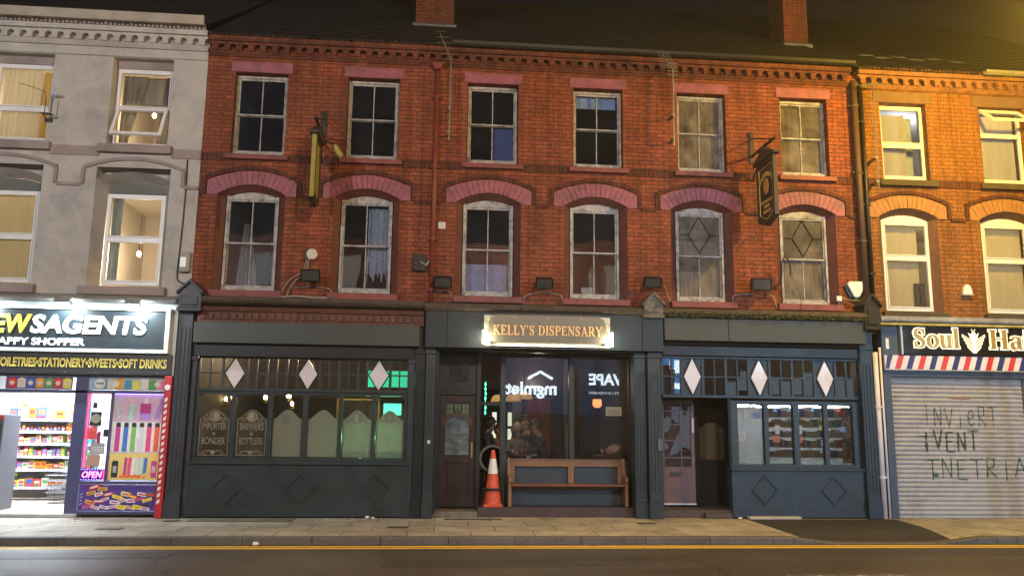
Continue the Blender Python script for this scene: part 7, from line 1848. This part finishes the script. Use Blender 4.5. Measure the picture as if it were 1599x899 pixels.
tag(b.build('debris', [mat('brown_leaf_scraps', (.06, .04, .025), .9), mat('pale_grit', (.35, .33, .28), .9)]), 'small scraps and grit along the gutter and shopfronts', 'debris', kind='stuff')
t = empty('loose_kerb_stone', (5.9, -.22, 0), 'pale broken stone edging lying at the foot of the right front', 'stone')
slab('stone', mat('pale_stone', (.42, .38, .32), .8, dirt=.3), (5.25, 6.15, -.33, -.19, .003, .05), parent=t, bev=.012)

# ---------------------------------------------------------------- the far side of the street, seen as reflections in the glass
opp = empty('opposite_terrace', (3, -17.7, 0), 'brick terrace of lit shops across the road, mirrored in the glass', 'building')
OY = -17.6
b = MB(); b.box(-16, 20, OY-1.0, OY-.9, 3.6, 9.0)
for x in (-16, -9, -3.4, 1.6, 5.3, 8.55, 11.3, 17.2): b.box(x, x+.35, OY-.9, OY+.02, .0, 3.7)
b.box(-16, 20, OY-.9, OY-.05, 2.5, 3.9); b.box(-16, 20, OY-4.5, OY-4.4, 0, 3.6)
b.build('wall', mat('far_brick', (.16, .07, .05), .8, var=.3), opp)
b = MB()
for k in range(9): x = -14+3.4*k; b.box(x, x+1.0, OY-.92, OY-.85, 4.5, 6.1); b.box(x, x+1.0, OY-.92, OY-.85, 6.9, 8.2)
b.build('window', M_UPVC, opp)
slab('letting_sign_panel', emit('navy_panel_glow', (.05, .09, .22), .9), (1.7, 5.33, OY-.05, OY+.0, 1.95, 4.15), parent=opp)  # panels made to glow, standing in for light from their letters
M_OSIGN = emit('white_led_letters', (.75, .92, 1), 10)
b = MB(); ribbon(b, [(3.62, 3.34), (4.12, 3.62), (4.62, 3.34)], [.11]*3, OY+.01, OY+.03, lambda p, yy: (p[0], yy, p[1])); b.build('roof_emblem', M_OSIGN, opp)
text('mgmlet', 'lettering', M_OSIGN, opp, 2.72, 4.78, 2.55, 3.22, OY+.005, .03, .035, face='+y')
slab('vape_sign_panel', emit('navy_panel_glow', (.05, .09, .22), .9), (5.35, 8.7, OY-.05, OY+.0, 1.95, 4.15), parent=opp)
text('VAPE', 'lettering', M_OSIGN, opp, 6.1, 7.5, 3.12, 3.58, OY+.005, .03, .03, face='+y'); text('KITS | E-LIQUIDS', 'lettering', emit('white_led_small', (.75, .92, 1), 5), opp, 6.1, 7.5, 2.74, 2.86, OY+.005, .02, .01, face='+y')
slab('blue_sign_panel', emit('blue_sign_face', (.10, .35, .85), 3.2), (8.6, 10.3, OY-.05, OY+.0, 2.75, 4.4), parent=opp, bev=0)
text('Bye', 'lettering', M_OSIGN, opp, 8.95, 10.1, 3.55, 4.15, OY+.005, .03, .03, face='+y') if False else None
b = MB()
for x, z, w, h in ((8.85, 3.55, .32, .5), (9.3, 3.45, .28, .4), (9.7, 3.5, .4, .4), (8.85, 2.95, .35, .22), (9.3, 2.95, .75, .2)): b.prism([(x, z), (x+w, z), (x+w*.9, z+h), (x+.05, z+h)], OY+.005, OY+.02)
b.build('sign_blocks', M_OSIGN, opp)
# bright convenience shop opposite the right bay
slab('shop_room', mat('white_shop_room', (.6, .62, .62), .6), (11.65, 17.2, OY-3.6, OY-3.5, .1, 2.5), (11.65, 17.2, OY-3.5, OY-.9, .0, .1), parent=opp, bev=0)
slab('ceiling_strip', emit('opposite_strip', (.85, .97, 1), 170), *[(x, x+1.1, OY-1.5-1.3*q, OY-1.0-1.3*q, 2.42, 2.46) for x in (12.0, 13.8, 15.5) for q in (0, 1)], parent=opp, bev=0)
slab('lit_fascia', emit('opposite_fascia', (.45, .7, 1), .9), (11.7, 17.1, OY-.04, OY+.0, 2.75, 3.5), parent=opp, bev=0)
b = MB(); ms = [mat('pack_'+HN[q], HUES[q], .4, var=.15, scale=30) for q in range(10)] + [M_UPVC]
rnd = random.Random(11)
for z in (.4, .8, 1.2, 1.6, 2.0):
    b.cur = 10; b.box(13.4, 17.1, OY-1.5, OY-1.0, z-.03, z)
    x = 13.45
    while x < 17:
        w = rnd.uniform(.08, .28); b.cur = rnd.choice([9, 9, 3, 2, 8, 0, 6, 9]); b.box(x, x+w, OY-1.3, OY-1.02, z+.002, z+rnd.uniform(.18, .33)); x += w+.015
b.build('stock', ms, opp)
b = MB(); rnd = random.Random(21); ms = [emit('poster_glow_%d' % q, c, 1.6) for q, c in enumerate(((.9, .95, 1), (.9, .3, .25), (.3, .5, .9), (.9, .8, .35)))]
for k in range(16):
    b.cur = rnd.choice([0, 0, 1, 2, 3]); x = rnd.uniform(11.8, 16.6); z = rnd.uniform(.8, 2.0); b.box(x, x+rnd.uniform(.12, .35), OY-.50-.002*k, OY-.49-.002*k, z, z+rnd.uniform(.15, .4))
b.build('window_posters', ms, opp)
for x in (12.2, 15.0):
    fl = slab('added_blue_flood', M_BLACK, (x-.12, x+.12, OY-.88, OY-.02, 5.0, 5.06), (x-.15, x+.15, OY-.02, OY+.12, 4.95, 5.12), parent=opp)  # flood with a blue beam, added to tint the pub's lower front
    l = bpy.data.lights.new('flood_beam', 'SPOT'); l.energy = 2600; l.color = (.40, .68, 1); l.spot_size = math.radians(44); l.spot_blend = .6; l.shadow_soft_size = .08
    o = bpy.data.objects.new('flood_beam', l); col.objects.link(o); o.parent = fl; o.location = Vector((x, OY+.2, 5.03)) - ORG[opp.name]; o.rotation_euler = Vector((6.0-x, 17.2, -4.2)).to_track_quat('-Z', 'Y').to_euler()
for nm, x0, x1, c, s in (('purple_window', 8.9, 9.15, (.6, .12, .8), 2.0), ('vape_window', 5.9, 8.4, (.10, .13, .2), .5), ('letting_window', 2.0, 5.1, (.16, .16, .15), .3), ('cafe_window', -3.0, 1.4, (.5, .36, .2), .35), ('bright_window', 9.5, 11.2, (.45, .55, .8), 1.0)):
    slab(nm, emit('glow_'+nm, c, s), (x0, x1, OY-.9, OY-.85, .5, 2.25), parent=opp, bev=0)

# ---------------------------------------------------------------- street lamps
def street_lamp(x, y, h, dx, dy, label, c, power, s, cutoff=False):
    """tapered column with a bracket arm; the lantern hangs over the road"""
    t = empty('street_lamp', (x, y, 0), label, 'street lamp', 'street lamps along the road')
    lx, ly, lz = x+dx, y+dy, h
    bb = MB(); bb.tube([(x, y, .0), (x, y, 1.3)], .11, 14); bb.tube([(x, y, 1.3), (x, y, h-.4)], .075, 14, .05); bb.build('column', mat('grey_lamp_column', (.12, .12, .12), .5), t, smooth=True)
    bb = MB(); bb.tube([(x, y, h-.5), (x+dx*.1, y+dy*.1, h-.1), (x+dx*.4, y+dy*.4, h+.1), (lx, ly, lz+.12)], .032, 10); bb.build('arm', mat('grey_lamp_column', (.12, .12, .12), .5), t, smooth=True)
    bb = MB(); bb.lathe((lx, ly, lz), [(.10, .18), (.19, .12), (.21, .05), (.2, .04)], 18); bb.build('hood', mat('grey_lantern', (.25, .25, .25), .5), t)
    bb = MB(); bb.lathe((lx, ly, lz), [(.185, .035), (.17, -.03), (.09, -.09), (.02, -.10)], 18); bb.build('bowl', emit('lamp_bowl_'+label[:5], c, s), t, smooth=True)
    l = bpy.data.lights.new('lamp_light', 'SPOT' if cutoff else 'POINT'); l.energy = power
    if cutoff: l.spot_size = math.radians(96); l.spot_blend = .4
    l.color = c; l.shadow_soft_size = .16
    o = bpy.data.objects.new('lamp_light', l); col.objects.link(o); o.parent = t; o.location = Vector((lx, ly, lz-.3)) - Vector((x, y, 0))
SODIUM = (1, .50, .11); WHITE = (.95, .97, 1)
street_lamp(10.4, -2.05, 7.95, -1.30, -1.35, 'amber street lamp on the pavement by the hair shop', (1, .60, .05), 1850, 40)
street_lamp(5.15, -16.6, 8.0, -1.48, 1.1, 'pale street lamp across the road from the pub', (1, .74, .52), 3900, 20)
street_lamp(-9.5, -15.8, 7.5, .3, 1.6, 'white street lamp across the road from the newsagent', WHITE, 3500, 20)
street_lamp(4.5, -12.6, 9.5, -1.5, 3.6, 'amber cut-off street lamp reaching over the road', SODIUM, 1900, 6, True)  # added lamp, out of view, to brighten road and pavement
b = MB(); b.box(-122, 122, -62, 62, -1.1, 14.5)  # thin volume added to stand in for lens glare around the amber lamp
hz = b.build('haze', bpy.data.materials.new('added_glare_haze')); tag(hz, 'thin haze added in place of lens glare near the lamps', 'haze', kind='stuff')
_m = hz.data.materials[0]; _m.use_nodes = True; _n = _m.node_tree
_n.nodes.remove(_n.nodes['Principled BSDF'])
_pv = _n.nodes.new('ShaderNodeVolumePrincipled'); _pv.inputs['Density'].default_value = .0018; _pv.inputs['Anisotropy'].default_value = .6; _pv.inputs['Color'].default_value = (.9, .9, .9, 1)
_n.links.new(_pv.outputs[0], _n.nodes['Material Output'].inputs['Volume'])
